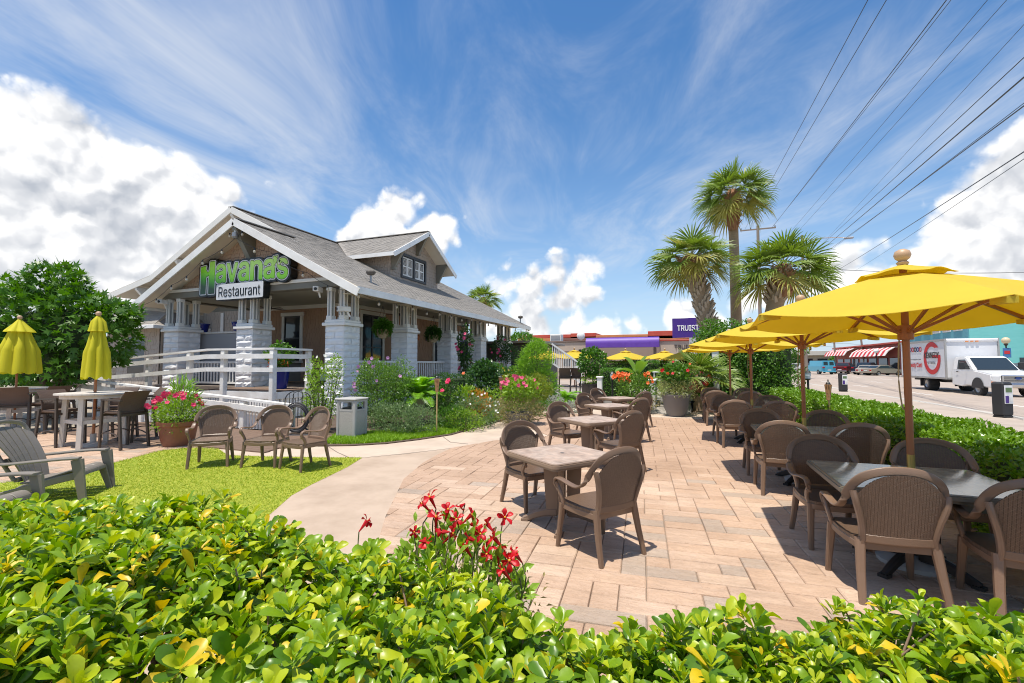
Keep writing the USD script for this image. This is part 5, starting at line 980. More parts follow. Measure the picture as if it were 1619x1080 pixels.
# ---------------------------------------------------------------- plant builders
def spot(px, z): return D(px, 575, z)[:2]
stem_m = M('green_stem', (.10, .13, .04), (.14, .12, .06), 5, .7)
def plant(name, label, cat, parts, loc, group=None):
    """parts: (part name, material, shape, [(centre, radii, count)], leaf length, width ratio, options)"""
    t = thing(name, label, cat, (loc[0], loc[1], 0), 0, group); rg = np.random.default_rng(abs(hash_(label)) % 2**31)
    for (pn, mat, shape, vols, L, wr, opt) in parts:
        mb = MB()
        for c, r, n in vols:
            P, o = cloud_points(c, r, n, rg, opt.get('shell', .45), opt.get('rough', .35), rg.integers(99), opt.get('flat'), opt.get('freq', 1.8)); P[:, 2] = np.maximum(P[:, 2], .02); d, nn = leaf_dirs(o, rg, opt.get('spread', .9), opt.get('lift', .25)); l = L * rg.uniform(.65, 1.25, len(P)); mb.raw(*leafmesh(P, d, nn, l, l * wr, shape, opt.get('curl', .15)))
        mb.build(pn, mat, t, kind='stuff' if pn in ('foliage', 'blossoms', 'leaves') else None)
    mb = MB(); tops = [v for p in parts[:1] for v in p[3]]
    for c, r, n in tops:
        for k in range(5): e = np.asarray(c, float) + rg.normal(size=3) * np.broadcast_to(r, 3) * .45; mb.tube(spline([(c[0] * .4 + rg.normal() * .05, c[1] * .4 + rg.normal() * .05, 0), ((c[0] + e[0]) * .35, (c[1] + e[1]) * .35, e[2] * .5), e], 3), np.linspace(.018, .006, 7), 5)
    mb.build('stem', stem_m, t); return t
def hash_(s):
    h = 5381
    for ch in s: h = (h * 33 + ord(ch)) % 1000003
    return h
def blossom(mb, p, r, n=5, rg=RNG, out=None):
    ax = norm(out if out is not None else rg.normal(size=3) * .5 + norm(-np.array([p[0], p[1], 0])) * .0 + [0, 0, .8]); u_ = norm(np.cross(ax, [.2, .9, .3])); v_ = np.cross(ax, u_); a = np.arange(n) * 2 * np.pi / n + rg.random()
    d = np.outer(np.cos(a), u_) + np.outer(np.sin(a), v_) + ax * .35; mb.raw(*leafmesh(np.repeat(np.asarray(p)[None], n, 0), d, np.repeat(ax[None], n, 0) - d * .3, r, r * .8, 'oval', .2))
def flowers(t, pts, r, mat, name='flower', joined=False, n=5, toward=True):
    rg = np.random.default_rng(len(pts) * 7 + 1); o0 = np.array(t.GetAttribute('xformOp:translate').Get()); j = MB(); tv = norm(-o0 * [1, 1, 0] + [0, 0, 3.0])
    for p in pts:
        mb = j if joined else MB(); blossom(mb, p, r * rg.uniform(.8, 1.2), n, rg, norm(tv * .9 + rg.normal(size=3) * .35))
        if not joined: mb.build(name, mat, t)
    if joined: j.build('blossoms', mat, t, kind='stuff')
def shell_pts(c, r, n, seed, low=-.1):
    rg = np.random.default_rng(seed); d = rg.normal(size=(n * 4, 3)); d /= np.linalg.norm(d, axis=1)[:, None]; d = d[d[:, 2] > low][:n]; return np.asarray(c) + d * np.broadcast_to(r, 3) * rg.uniform(.92, 1.08, (len(d), 1))
lime = leaf_mat('lime_leaf', (.22, .36, .03), (.36, .48, .05), (.48, .55, .10)); midg = leaf_mat('mid_leaf', (.08, .19, .02), (.16, .30, .03), (.28, .40, .06)); deepg = leaf_mat('deep_leaf', (.045, .11, .018), (.09, .19, .03), (.17, .28, .06)); sage = leaf_mat('sage_leaf', (.16, .24, .09), (.28, .35, .16), (.40, .36, .24)); gold = leaf_mat('golden_leaf', (.24, .29, .03), (.42, .40, .06), (.34, .22, .06)); rosy = leaf_mat('rosy_leaf', (.30, .26, .11), (.48, .33, .22), (.55, .50, .30)); silver = leaf_mat('silver_leaf', (.38, .40, .34), (.52, .53, .48), (.45, .46, .38)); fern = leaf_mat('fern_leaf', (.20, .42, .02), (.28, .52, .03), (.38, .58, .05)); feather = leaf_mat('feather_leaf', (.24, .42, .05), (.34, .52, .08), (.45, .60, .14))
pink = M('pink_petal', (.75, .10, .22), (.85, .28, .38), island=True, rough=.5, transl=.25); hot = M('hot_pink_petal', (.70, .035, .13), (.80, .09, .20), island=True, rough=.5, transl=.25); red = M('red_petal', (.55, .006, .012), (.68, .015, .03), island=True, rough=.45, transl=.25); orange = M('orange_petal', (.80, .16, .03), (.85, .30, .07), island=True, rough=.5, transl=.25); whitep = M('white_petal', (.75, .74, .70), (.85, .80, .78), island=True, rough=.5, transl=.25); mauve = M('mauve_petal', (.55, .28, .50), (.70, .42, .60), island=True, rough=.5, transl=.25); yellowp = M('yellow_petal', (.80, .50, .03), (.85, .40, .05), island=True, rough=.5, transl=.25)
# red trumpet flowers behind the hedge
c0 = C(-.30, 2.45); t = plant('mandevilla', 'red trumpet flowered bush poking up behind the foreground hedge', 'flowering plant', [('foliage', lime, 'oval', [((0, 0, .50), (.34, .34, .33), 700), ((.22, -.02, .40), (.22, .22, .26), 300), ((-.25, .05, .42), (.2, .2, .22), 250)], .07, .42, {'lift': .5}), ('leaves', rosy, 'diamond', [((.05, .1, .35), (.4, .35, .25), 500)], .04, .4, {})], c0)
for px, py, z, r in ((680, 780, 2.4, .055), (668, 790, 2.45, .04), (690, 812, 2.35, .065), (708, 800, 2.4, .05), (722, 815, 2.35, .05), (745, 808, 2.4, .05), (752, 828, 2.35, .05), (770, 822, 2.45, .045), (782, 845, 2.3, .06), (798, 812, 2.4, .055), (788, 862, 2.25, .05), (806, 880, 2.2, .06), (815, 870, 2.25, .05), (760, 838, 2.3, .045), (580, 818, 2.5, .05), (700, 835, 2.3, .045), (672, 850, 2.25, .05), (735, 858, 2.2, .035), (715, 838, 2.3, .05), (742, 845, 2.25, .045), (770, 870, 2.2, .045), (795, 895, 2.1, .04), (655, 835, 2.3, .035), (728, 795, 2.45, .035)):
    p = D(px, py + 6, z) - [c0[0], c0[1], 0]; r *= .84; mb = MB(); rg = np.random.default_rng(px + py); ax = norm(np.array([-.1, -.55, .35]) + rg.normal(size=3) * .7); u_ = norm(np.cross(ax, [.2, .9, .3])); v_ = np.cross(ax, u_); a = np.arange(5) * 1.2566 + rg.random(); dd = np.outer(np.cos(a), u_) + np.outer(np.sin(a), v_) + ax * rg.uniform(.1, .7); nn_ = np.repeat(ax[None], 5, 0) + np.cross(ax, dd) * .5; mb.raw(*leafmesh(np.repeat(p[None], 5, 0), dd, nn_, r * rg.uniform(.9, 1.15, 5), r * .62, 'spoon', .25)); fl = mb.build('flower', red, t, True); mb = MB(); mb.ball(p + ax * .004, r * .13, 1); mb.build('throat', yellowp, fl); mb = MB(); mb.tube([p, p - ax * .05 - [0, 0, .03]], [.012, .003], 6); mb.build('trumpet', red, fl); mb = MB(); e = p - ax * .05 - [0, 0, .03]; mb.tube(spline([e, e - [rg.normal() * .03, .02, .10], e - [rg.normal() * .05, .03, .30]], 3), .0035, 5); mb.build('flower_stem', stem_m, fl)
# ---------------------------------------------------------------- right hedge, clipped hedges, vine wall
def box_hedge(name, label, lo, hi, n, L, mat, core, wob=.08, seed=1, top_bias=.5, shape='oval'):
    rg = np.random.default_rng(seed); t = thing(name, label, 'hedge', ((lo[0] + hi[0]) / 2, (lo[1] + hi[1]) / 2, lo[2])); c = np.array([(lo[0] + hi[0]) / 2, (lo[1] + hi[1]) / 2, lo[2]]); lo, hi = np.asarray(lo) - c, np.asarray(hi) - c; s = hi - lo
    A = np.array([s[0] * s[1] * (1 + top_bias), s[1] * s[2], s[1] * s[2], s[0] * s[2], s[0] * s[2]]); which = rg.choice(5, n, p=A / A.sum()); u_ = rg.random((n, 3)); P = lo + u_ * s; O = np.zeros((n, 3))
    for k, (ax, side) in enumerate(((2, 1), (0, 0), (0, 1), (1, 0), (1, 1))): m = which == k; P[m, ax] = (hi if side else lo)[ax]; O[m, ax] = 1 if side else -1
    w = (meshkit.fbm((P + c) * 2.2 + 7, 3) - .5) * wob * 2.2; P += O * (w - rg.random(n) ** 2 * .10)[:, None]; d, nn = leaf_dirs(O, rg, 1.0, .35); l = L * rg.uniform(.7, 1.3, n); mb = MB(); mb.raw(*leafmesh(P, d, nn, l, l * .5, shape)); mb.build('foliage', mat, t, kind='stuff')
    mb = MB(); mb.rbox(lo + [.09, .09, 0], hi - [.09, .09, .10], .05); mb.build('inner_growth', core, t)
    for k in range(max(4, int(max(s[0], s[1]) / .5))): y = lo[1] + (k + .5) * s[1] / max(4, int(max(s[0], s[1]) / .5)); mb = MB(); mb.tube([(0, y, 0), (.05, y + .03, s[2] * .6)], [.03, .015], 6); mb.build('stem', bark, t)
    return t
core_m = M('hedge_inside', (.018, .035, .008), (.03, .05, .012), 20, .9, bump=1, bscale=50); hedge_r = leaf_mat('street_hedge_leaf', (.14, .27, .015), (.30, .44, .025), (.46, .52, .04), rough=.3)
box_hedge('street_hedge', 'long bright clipped hedge along the right edge of the patio by the road', (2.62, 2.6, 0), (3.62, 17.2, .84), 42000, .062, hedge_r, core_m, .09, 31)
box_hedge('clipped_hedge', 'tall clipped green hedge at the back, behind the banana plant', (-4.2, 24.5, 0), (.6, 25.6, 1.75), 9000, .085, midg, core_m, .08, 32); box_hedge('clipped_hedge', 'lower clipped hedge block beside the black path lamp', (-3.1, 17.8, 0), (-1.9, 19.0, 1.45), 5000, .06, midg, core_m, .05, 33)
def vine_wall():
    t = plant('vine_bush', 'tall leafy vine thicket under the palms, behind the umbrellas', 'bush', [('foliage', leaf_mat('vine_leaf', (.09, .20, .02), (.19, .34, .03), (.34, .46, .06)), 'oval', [((0, 0, 2.3), (1.25, .8, 1.0), 3600), ((-.5, -.3, 1.6), (.9, .8, .9), 2200), ((.9, .1, 1.8), (1.0, .8, 1.05), 2600), ((1.5, .2, 1.1), (.9, .8, .8), 1800), ((.2, -.2, .8), (1.5, .8, .8), 2200), ((1.9, .4, 2.5), (.8, .6, .55), 1000), ((-.7, -.2, 2.6), (.8, .7, .8), 1800)], .105, .55, {'shell': .5, 'lift': .2, 'rough': .45})], spot(1160, 17.4))
    mb = MB(); mb.rbox((-.9, -.2, 0), (1.9, .7, 2.5), .2); mb.build('inner_growth', core_m, t); return t
vine_wall()
b = thing('white_post', 'white weathered post standing at the left edge of the vine thicket', 'post', (*spot(1131, 16.6), 0)); mb = MB(); mb.rbox((-.11, -.11, 0), (.11, .11, 2.1), .01); mb.build('shaft', trim, b); mb = MB(); mb.rbox((-.14, -.14, 2.1), (.14, .14, 2.16), .01); mb.build('cap', trim, b)
# ---------------------------------------------------------------- palms
palm_leaf = leaf_mat('palm_leaf', (.17, .25, .035), (.31, .38, .06), (.50, .52, .15), rough=.45); palm_dry = leaf_mat('palm_leaf_dry', (.36, .34, .08), (.48, .42, .11), (.38, .25, .10), rough=.5)
petiole_m = M('palm_petiole', (.17, .21, .06), (.24, .22, .09), 4, .5); boot_m = M('palm_boot', (.42, .33, .24), (.30, .22, .15), island=True, rough=.9, c3=(.50, .41, .31)); trunk_m = M('palm_trunk', (.30, .20, .125), (.38, .28, .185), 3, .95, bump=1, bscale=14, sc=(1, 1, 4)); fibre_m = M('palm_fibre', (.38, .19, .10), (.27, .14, .075), 9, .95)
def fan_frond(d, L0, Lb, rg, nseg=26, droop=.35, flat=0.0):
    """petiole and pleated fan blade of one frond, leaving the origin along d."""
    d = norm(d); side = norm(np.cross(d, (0, 0, 1)) if abs(d[2]) < .98 else np.array([1, 0, 0])); upv = np.cross(side, d); P = spline([(0, 0, 0), d * L0 * .5 + upv * .02, d * L0 - np.array([0, 0, droop * L0 * .18])], 3); hub = P[-1]; ax = norm(P[-1] - P[-3] - [0, 0, .05])
    roll = rg.normal() * .35; s_ = side * math.cos(roll) + upv * math.sin(roll); u_ = np.cross(s_, ax); mb = MB(); mb.tube(P, np.linspace(.022, .012, len(P)), 5); V, Fc = [], []; n0 = 0
    for k in range(nseg):
        a = math.radians(-118 + 236 * k / (nseg - 1)) + rg.normal() * .03; l = Lb * (.62 + .38 * math.cos(a * .62)) * rg.uniform(.88, 1.08); dr = norm(ax * math.cos(a) + s_ * math.sin(a) + u_ * (.28 * math.sin(abs(a)) + .04)); w_ = norm(np.cross(dr, u_)); g = np.array([0, 0, -1.0]) * droop * rg.uniform(.7, 1.4)
        pts = [hub + dr * .04, hub + dr * l * .5 + g * l * .05, hub + dr * l * .8 + g * l * .2, hub + dr * l * .98 + g * l * .5]; ws = [.012, .030 * Lb, .018 * Lb, .002]
        for p, w in zip(pts, ws): V += [p - w_ * w, p + u_ * w * .7, p + w_ * w]
        for j in range(3): o = n0 + j * 3; Fc += [[o, o + 1, o + 4], [o, o + 4, o + 3], [o + 1, o + 2, o + 5], [o + 1, o + 5, o + 4]]
        n0 += 12
    return mb, (np.array(V), np.array(Fc))
def palm(label, loc, h, r0, r1, nf, L0, Lb, lean=(0, 0), boots=0, seed=1, down=-.55, fibre=.8, trunk=True):
    t = thing('palm_tree', label, 'palm tree', (*loc, 0)); rg = np.random.default_rng(seed); P = spline([(0, 0, 0), (lean[0] * .3, lean[1] * .3, h * .5), (lean[0], lean[1], h)], 6); rad = np.interp(np.linspace(0, 1, len(P)), [0, .1, .8, 1], [r0 * 1.15, r0, r1, r1 * 1.1]); topp = P[-1]
    mb = MB(); mb.tube(P, rad, 14)
    tr = mb.build('trunk', trunk_m, t, 60)
    mb = MB()
    for k in range(int(boots)):      # old leaf bases, wrapped around in spirals
        f = k / boots; q = h - (h - (h - min(h * .8, boots * .022))) * (1 - f) if boots > 40 else h - .02 * (boots - k); i = np.clip(q / h * (len(P) - 1), 0, len(P) - 1.001); b0 = P[int(i)] + (P[int(i) + 1] - P[int(i)]) * (i % 1); r_ = np.interp(i, np.arange(len(P)), rad); a = k * 2.399; o = np.array([math.cos(a), math.sin(a), 0]); sd = np.array([-o[1], o[0], 0]); s = rg.uniform(.8, 1.2)
        base = b0 + o * r_ * .75; tip = b0 + o * (r_ + .15 * s) + [0, 0, .33 * s] + sd * .10 * (1 if k % 2 else -1); mb.beam(base, tip, .16 * s, .07, o, .07, .04)
    if boots: mb.build('leaf_bases', boot_m, tr)
    mb = MB(); mb.lathe([(r1 * 1.0, h - fibre), (r1 * 1.45, h - fibre * .55), (r1 * 1.6, h - .1), (r1 * .8, h + .25), (0, h + .3)], 12, (topp[0], topp[1], 0)); v = mb.v[0]; v += rg.normal(size=v.shape) * .03; mb.build('crown_shaft', fibre_m, t)
    if fibre > .3:
        mb = MB()
        for k in range(40): a = k * 2.399; z0 = h - fibre + rg.random() * fibre; o = np.array([math.cos(a), math.sin(a), 0]); mb.beam(topp * [1, 1, 0] + o * r1 * 1.1 + [0, 0, z0], topp * [1, 1, 0] + o * (r1 * 1.7 + .1) + [0, 0, z0 + .22], .09, .03, o, .04, .02)
        mb.build('fibre', fibre_m, t)
    org = topp + [0, 0, .1]
    for k in range(nf):
        f = k / (nf - 1); el = math.asin(np.clip(.97 - (.97 - down) * f ** .9, -1, 1)); a = k * 2.399 + rg.normal() * .15; d = (math.cos(a) * math.cos(el), math.sin(a) * math.cos(el), math.sin(el)); st_, bl = fan_frond(d, L0 * rg.uniform(.85, 1.15) * (.75 + .35 * min(1, f * 2)), Lb * rg.uniform(.9, 1.12), rg, 26, .25 + .35 * f)
        mb = MB(); mb.raw(bl[0] + org, bl[1]); fr = mb.build('frond', palm_dry if (f > .88 or rg.random() < .10) else palm_leaf, t); sb = MB(); sb.v = [v + org for v in st_.v]; sb.f, sb.n = st_.f, st_.n; sb.build('petiole', petiole_m, fr)
    return t
pA = D(1092, 405, 21.5); bA = spot(1131, 21.5); palm('shorter palm left of the tall one, trunk criss-crossed with old leaf bases', bA, pA[2] - .2, .30, .36, 38, .95, 1.1, tuple(pA[:2] - bA), 150, 3, -.6, .5)
pB = D(1158, 308, 24); bB = spot(1166, 24); palm('tallest palm, smooth slim trunk and the highest crown', bB, pB[2], .30, .23, 44, 1.0, 1.1, tuple(pB[:2] - bB), 0, 4, -.8, 1.9)
pC = D(1236, 425, 20.5); bC = spot(1208, 20.5); palm('wide short palm right of the tall one, brown ragged leaf bases', bC, pC[2] - .1, .34, .34, 40, 1.1, 1.2, tuple(pC[:2] - bC), 70, 5, -.5, 1.2)
pD = D(764, 470, 44); palm('distant palm showing over the restaurant roof', pD[:2], pD[2] - .3, .3, .28, 34, 1.0, 1.05, (0, 0), 0, 6, -.5, .8)
palm('low stemless fan palm in front of the vine thicket', spot(1103, 15.6), .95, .18, .18, 24, .75, .85, (0, 0), 0, 8, -.1, .3)
# ---------------------------------------------------------------- fig tree at the left
fg = np.array(D(78, 575, 13.5)); t = thing('fig_tree', 'large lobed leaf fig tree filling the left edge behind the tables', 'tree', (fg[0], fg[1], 0)); rg = np.random.default_rng(41); mb = MB(); fig = leaf_mat('fig_leaf', (.07, .17, .015), (.15, .29, .025), (.28, .41, .05), rough=.4)
for c, r, n in (((0, 0, 3.0), (1.55, 1.4, 1.35), 1500), ((-1.2, -.4, 2.8), (1.3, 1.2, 1.25), 1000), ((1.2, .4, 2.55), (1.15, 1.1, 1.05), 900), ((.1, 0, 4.05), (.7, .7, .55), 330), ((1.75, .7, 3.1), (.55, .6, .4), 220), ((0, -.3, 1.7), (1.9, 1.2, .8), 900), ((-2.3, -.8, 3.0), (1.2, 1, 1.1), 600)):
    P, o = cloud_points(c, r, n, rg, .6, .5, rg.integers(99), None, 2.2); d, nn = leaf_dirs(o, rg, .8, .1); l = .30 * rg.uniform(.6, 1.2, len(P)); mb.raw(*leafmesh(P, d - [0, 0, .15], nn, l, l * .95, 'lobed', .15))
mb.build('crown', fig, t, kind='stuff'); mb = MB(); mb.rbox((-1.7, -.5, 1.2), (1.5, .6, 3.2), .4); mb.build('inner_shade_growth', core_m, t)
for k in range(5): a = k * 1.3; e = (1.2 * math.cos(a), .7 * math.sin(a), 2.7 + .3 * (k % 3)); mb = MB(); mb.tube(spline([(.15 * math.cos(a), .15 * math.sin(a), 0), (e[0] * .35, e[1] * .35, 1.2), e], 5), np.linspace(.11, .04, 11), 8); mb.build('limb' if k else 'trunk', bark, t, 60)
# ---------------------------------------------------------------- garden bed along the porch
def sh(label, px, z, vols, mat, L, wr=.5, shape='diamond', cat='shrub', extra=(), name='shrub', **opt): return plant(name, label, cat, [('foliage', mat, shape, vols, L, wr, opt)] + list(extra), spot(px, z))
t = sh('tall pale green rose bush with white flowers at the corner pier', 512, 10.9, [((0, 0, .95), (.42, .4, .8), 1400), ((-.35, .1, .7), (.3, .3, .6), 700), ((.25, .1, 1.55), (.2, .2, .35), 300), ((-.3, 0, 1.5), (.18, .18, .3), 220)], lime, .06, .5, rough=.6); flowers(t, shell_pts((0, 0, 1.0), (.45, .42, .85), 22, 3), .045, whitep, joined=True)
t = sh('large shrub with small mauve flowers reaching the porch rail, behind the litter bin', 606, 11.9, [((0, 0, 1.0), (.75, .6, .75), 3200), ((-.35, 0, 1.35), (.45, .45, .5), 1200), ((.45, .1, 1.2), (.45, .45, .55), 1200), ((0, 0, .5), (.9, .6, .5), 1500)], leaf_mat('mallow_leaf', (.13, .24, .035), (.26, .38, .07), (.42, .50, .15)), .062, .5, rough=.55); flowers(t, shell_pts((0, -.1, 1.05), (.78, .62, .8), 16, 5), .05, mauve)
t = sh('low grey green bushy border plant beside the litter bin', 630, 10.7, [((-.1, 0, .36), (.75, .45, .40), 2400), ((.5, .15, .34), (.45, .4, .36), 1100)], sage, .055, .45, rough=.5, lift=.4)
sh('dark green low border plant below the bamboo torch', 715, 11.4, [((0, 0, .3), (.5, .35, .32), 1100)], midg, .07, .4, lift=.4)
t = sh('low border shrub dotted with tiny pale flowers near the pink planter', 752, 11.9, [((0, 0, .40), (.65, .45, .45), 2200)], sage, .055, .42, rough=.5); flowers(t, shell_pts((0, 0, .42), (.68, .48, .48), 24, 6), .03, whitep, joined=True)
t = sh('rose bush with a big pink bloom beside the sago palm', 708, 12.2, [((0, 0, .75), (.35, .35, .5), 700), ((0, 0, 1.1), (.15, .15, .3), 150)], deepg, .07, .55)
for px, py, r in ((709, 604, .10), (699, 618, .075), (733, 590, .05)):
    p = D(px, py, 11.9) - [*spot(708, 12.2), 0]; mb = MB(); rg = np.random.default_rng(px)
    for k in range(4): blossom(mb, p - norm(p * [1, 1, 0] + 1e-6) * 0 + rg.normal(size=3) * .01, r * (1 - .2 * k), 6, rg, norm(np.array([.1, -.8, .5]) + rg.normal(size=3) * .3))
    mb.build('bloom', hot if px != 733 else orange, t)
t = sh('yellow green and orange croton clump in the middle of the bed', 742, 12.6, [((-.1, 0, .6), (.35, .35, .42), 600)], lime, .13, .35, 'oval', lift=.7, extra=[('leaves', leaf_mat('croton_leaf', (.5, .22, .03), (.45, .12, .03), (.5, .35, .05)), 'oval', [((.3, 0, .55), (.35, .3, .35), 380)], .11, .35, {'lift': .7})]); 
box_hedge('boxwood_shrub', 'dense round clipped boxwood behind the pink rose', (*(spot(712, 14.2) - [.5, .35]), 0), (*(spot(712, 14.2) + [.5, .35]), 1.3), 2600, .045, deepg, core_m, .12, 44)
sh('big glossy dark green shrub in front of the third pier', 764, 15.0, [((0, 0, .95), (.62, .55, .65), 1700), ((.1, 0, 1.45), (.35, .35, .35), 500)], leaf_mat('glossy_leaf', (.05, .12, .025), (.09, .18, .04), (.17, .27, .08), rough=.25), .13, .5, 'oval')
sh('rounded golden green shrub left of its twin', 806, 16.2, [((0, 0, .72), (.48, .45, .58), 1900)], gold, .07, .45, rough=.2); sh('rounded golden green shrub right of its twin', 849, 16.0, [((0, 0, .72), (.56, .5, .62), 2200)], gold, .07, .45, rough=.2)
sh('feathery pale green tree shrub at the end of the porch', 846, 17.5, [((0, 0, 1.7), (.62, .6, .85), 2800), ((-.3, 0, 1.3), (.5, .5, .7), 1500), ((.45, 0, .9), (.4, .4, .6), 1000), ((.1, 0, 2.3), (.3, .3, .35), 500)], feather, .12, .22, cat='tree', name='slender_tree', rough=.5)
sh('mixed leafy pot plants with yellow flowers by the fourth pier', 797, 18.6, [((-.3, 0, 1.2), (.5, .4, .45), 900), ((.5, 0, 1.15), (.45, .4, .4), 800)], midg, .11, .45, 'oval', extra=[('blossoms', yellowp, 'oval', [((0, -.3, 1.15), (.8, .3, .35), 40)], .07, .8, {})])
sh('trailing green groundcover in front of the golden shrubs', 830, 14.6, [((-.3, 0, .22), (.8, .4, .25), 900), ((.6, 0, .25), (.5, .4, .25), 600)], midg, .07, .45)
t = sh('white and silver leaved low plants at the back edge of the bed', 889, 15.4, [((-.25, 0, .28), (.32, .3, .32), 600), ((.35, 0, .18), (.38, .3, .22), 600)], silver, .07, .4, rough=.4)
sh('leafy green shrub filling the bed in front of the side balustrade, left', 640, 14.0, [((0, 0, .75), (.9, .5, .6), 1900)], midg, .075, .5, rough=.5)
sh('leafy green shrub filling the bed behind the pink rose', 690, 13.3, [((0, 0, .6), (.7, .5, .5), 1300)], midg, .07, .5, rough=.5)
sh('bushy green filler plant between the croton and the pink planter', 780, 13.2, [((0, 0, .5), (.7, .5, .45), 1400)], lime, .065, .5, rough=.5)
sh('fresh green border plant right of the sago palm', 735, 11.2, [((0, 0, .28), (.5, .3, .3), 900)], lime, .055, .45, rough=.4, lift=.5)
sh('dark leafy shrub at the foot of the feathery tree', 825, 16.8, [((0, 0, .6), (.8, .5, .55), 1500)], midg, .09, .5, rough=.5)
def cycad(label, px, z, h, n, L, mat, seed, up_=.9):
    t = thing('sago_palm', label, 'plant', (*spot(px, z), 0)); rg = np.random.default_rng(seed); mb = MB(); mb.lathe([(.16, 0), (.2, h * .6), (.12, h), (0, h)], 10); mb.build('trunk', boot_m, t)
    for k in range(n):
        f = k / n; a = k * 2.399; el = up_ - 1.0 * f + rg.normal() * .08; d = np.array([math.cos(a) * math.cos(el), math.sin(a) * math.cos(el), math.sin(el)]); l = L * rg.uniform(.85, 1.1); P = np.array([np.array([0, 0, h]) + d * l * s - np.array([0, 0, .42 * l * s ** 2.2]) for s in np.linspace(0, 1, 22)]); T = norm_rows(np.gradient(P, axis=0)); S = norm_rows(np.cross(T, [0, 0, 1.0])); w = .20 * L * np.sin(np.linspace(.25, 3.0, 22)) ** .6
        pp, dd, nn, ll = [], [], [], []
        for sgn in (-1, 1): pp.append(P[2:]); dd.append(norm_rows(S[2:] * sgn + T[2:] * .55)); nn.append(np.cross(S, T)[2:] + S[2:] * sgn * -.3); ll.append(w[2:])
        mb = MB(); mb.raw(*leafmesh(np.vstack(pp), np.vstack(dd), np.vstack(nn), np.concatenate(ll), .028, 'blade', .1)); mb.sweep(P, [(-.008, -.006), (.008, -.006), (0, .008)]); mb.build('frond', mat, t)
    return t
cycad('bright green sago palm in the middle of the flower bed', 662, 12.3, .72, 46, 1.05, fern, 51, 1.3); cycad('bright sago palm at the back of the bed by the steps', 893, 17.6, .35, 26, .85, fern, 52, .8); cycad('feathery sago palm left of the back steps', 868, 18.2, .5, 24, .8, feather, 53, 1.1)
# vines with pink flowers on the piers
for px, z, lab in ((735, 19.9, 'pink flowering vine climbing by the third porch pier'), (792, 25.5, 'pink flowering vine hanging by the last porch pier')):
    t = sh(lab, px, z, [((0, 0, 2.4), (.35, .3, 1.0), 700), ((.1, 0, 1.5), (.3, .3, .6), 400)] if px < 760 else [((0, 0, 2.5), (.6, .4, .7), 900), ((.5, 0, 2.2), (.5, .4, .5), 500)], deepg, .11, .55, 'oval', name='flowering_vine', cat='vine'); flowers(t, shell_pts((0, -.1, 2.2 if px < 760 else 2.4), (.4, .35, .9) if px < 760 else (.6, .4, .7), 14, px, -1), .08, pink)
for y, lab in ((13.75, 'hanging fern basket under the porch eave nearest the corner pier'), (17.3, 'hanging fern basket under the porch eave between the second and third piers')):
    t = thing('hanging_basket', lab, 'hanging basket', (-10.25, y, 2.55)); mb = MB(); mb.lathe([(0, 0), (.12, .02), (.26, .22), (.29, .34), (.27, .34), (.2, .1), (0, .06)], 16); mb.build('basket', M('basket_straw', (.42, .33, .20), (.30, .22, .13), 14, .9, sc=(1, 1, 6)), t, 40); mb = MB()
    for k in range(3): a = k * 2.09; mb.tube([(.28 * math.cos(a), .28 * math.sin(a), .34), (0, 0, 1.2)], .006, 4)
    mb.build('chain', black, t); rg = np.random.default_rng(5); P, o = cloud_points((0, 0, .44), (.30, .30, .26), 620, rg, .3, .5); d, nn = leaf_dirs(o, rg, .7, .0); mb = MB(); mb.raw(*leafmesh(P, d - [0, 0, .5], nn, .2, .03, 'diamond', .5)); mb.build('foliage', deepg if y > 15 else midg, t, kind='stuff')
# ---------------------------------------------------------------- planters
def pot(name, label, loc, prof, mat, foliage, fl=(), rot=0):
    t = plant(name, label, 'planter', foliage, loc); mb = MB(); mb.lathe(prof, 24); mb.build('vessel', mat, t, 40); mb = MB(); r = prof[-2][0] * .94; mb.lathe([(r, prof[-2][1] - .05), (0, prof[-2][1] - .04)], 20); mb.build('soil', soil, t)
    for pts, r, m, j in fl: flowers(t, pts, r, m, joined=j)
    return t
terra = M('terracotta', (.30, .105, .05), (.22, .08, .042), 2.5, .45, dirt=.6, c3=(.34, .14, .075)); grey_pot = M('grey_pot', (.20, .185, .17), (.16, .15, .14), 2, .6, bump=.2)
pot('clay_flower_pot', 'big clay pot of hot pink flowers beside the three lawn chairs', G(281, 705), [(0, 0), (.24, 0), (.29, .14), (.33, .40), (.36, .42), (.37, .5), (.33, .5), (.30, .4)], terra, [('foliage', lime, 'diamond', [((0, 0, .72), (.52, .45, .30), 1700), ((-.1, 0, .5), (.5, .42, .25), 700)], .055, .45, {'rough': .4}), ('leaves', feather, 'blade', [((.02, .05, .95), (.22, .2, .32), 260)], .22, .1, {'lift': 1.2})], [(shell_pts((0, -.05, .74), (.50, .44, .33), 46, 8, .15), .052, hot, False)])
pot('flower_planter', 'round planter overflowing with pink trumpet flowers and rosy foliage in mid patio', G(820, 672), [(0, 0), (.28, 0), (.36, .3), (.38, .34), (.34, .34), (.3, .3)], grey_pot, [('foliage', rosy, 'diamond', [((0, 0, .40), (.68, .6, .42), 3600)], .05, .45, {'rough': .25}), ('leaves', lime, 'oval', [((.05, 0, .95), (.5, .42, .34), 800)], .12, .45, {'lift': .5})], [(shell_pts((.05, -.08, .98), (.52, .46, .36), 40, 9, .0), .055, pink, False)])
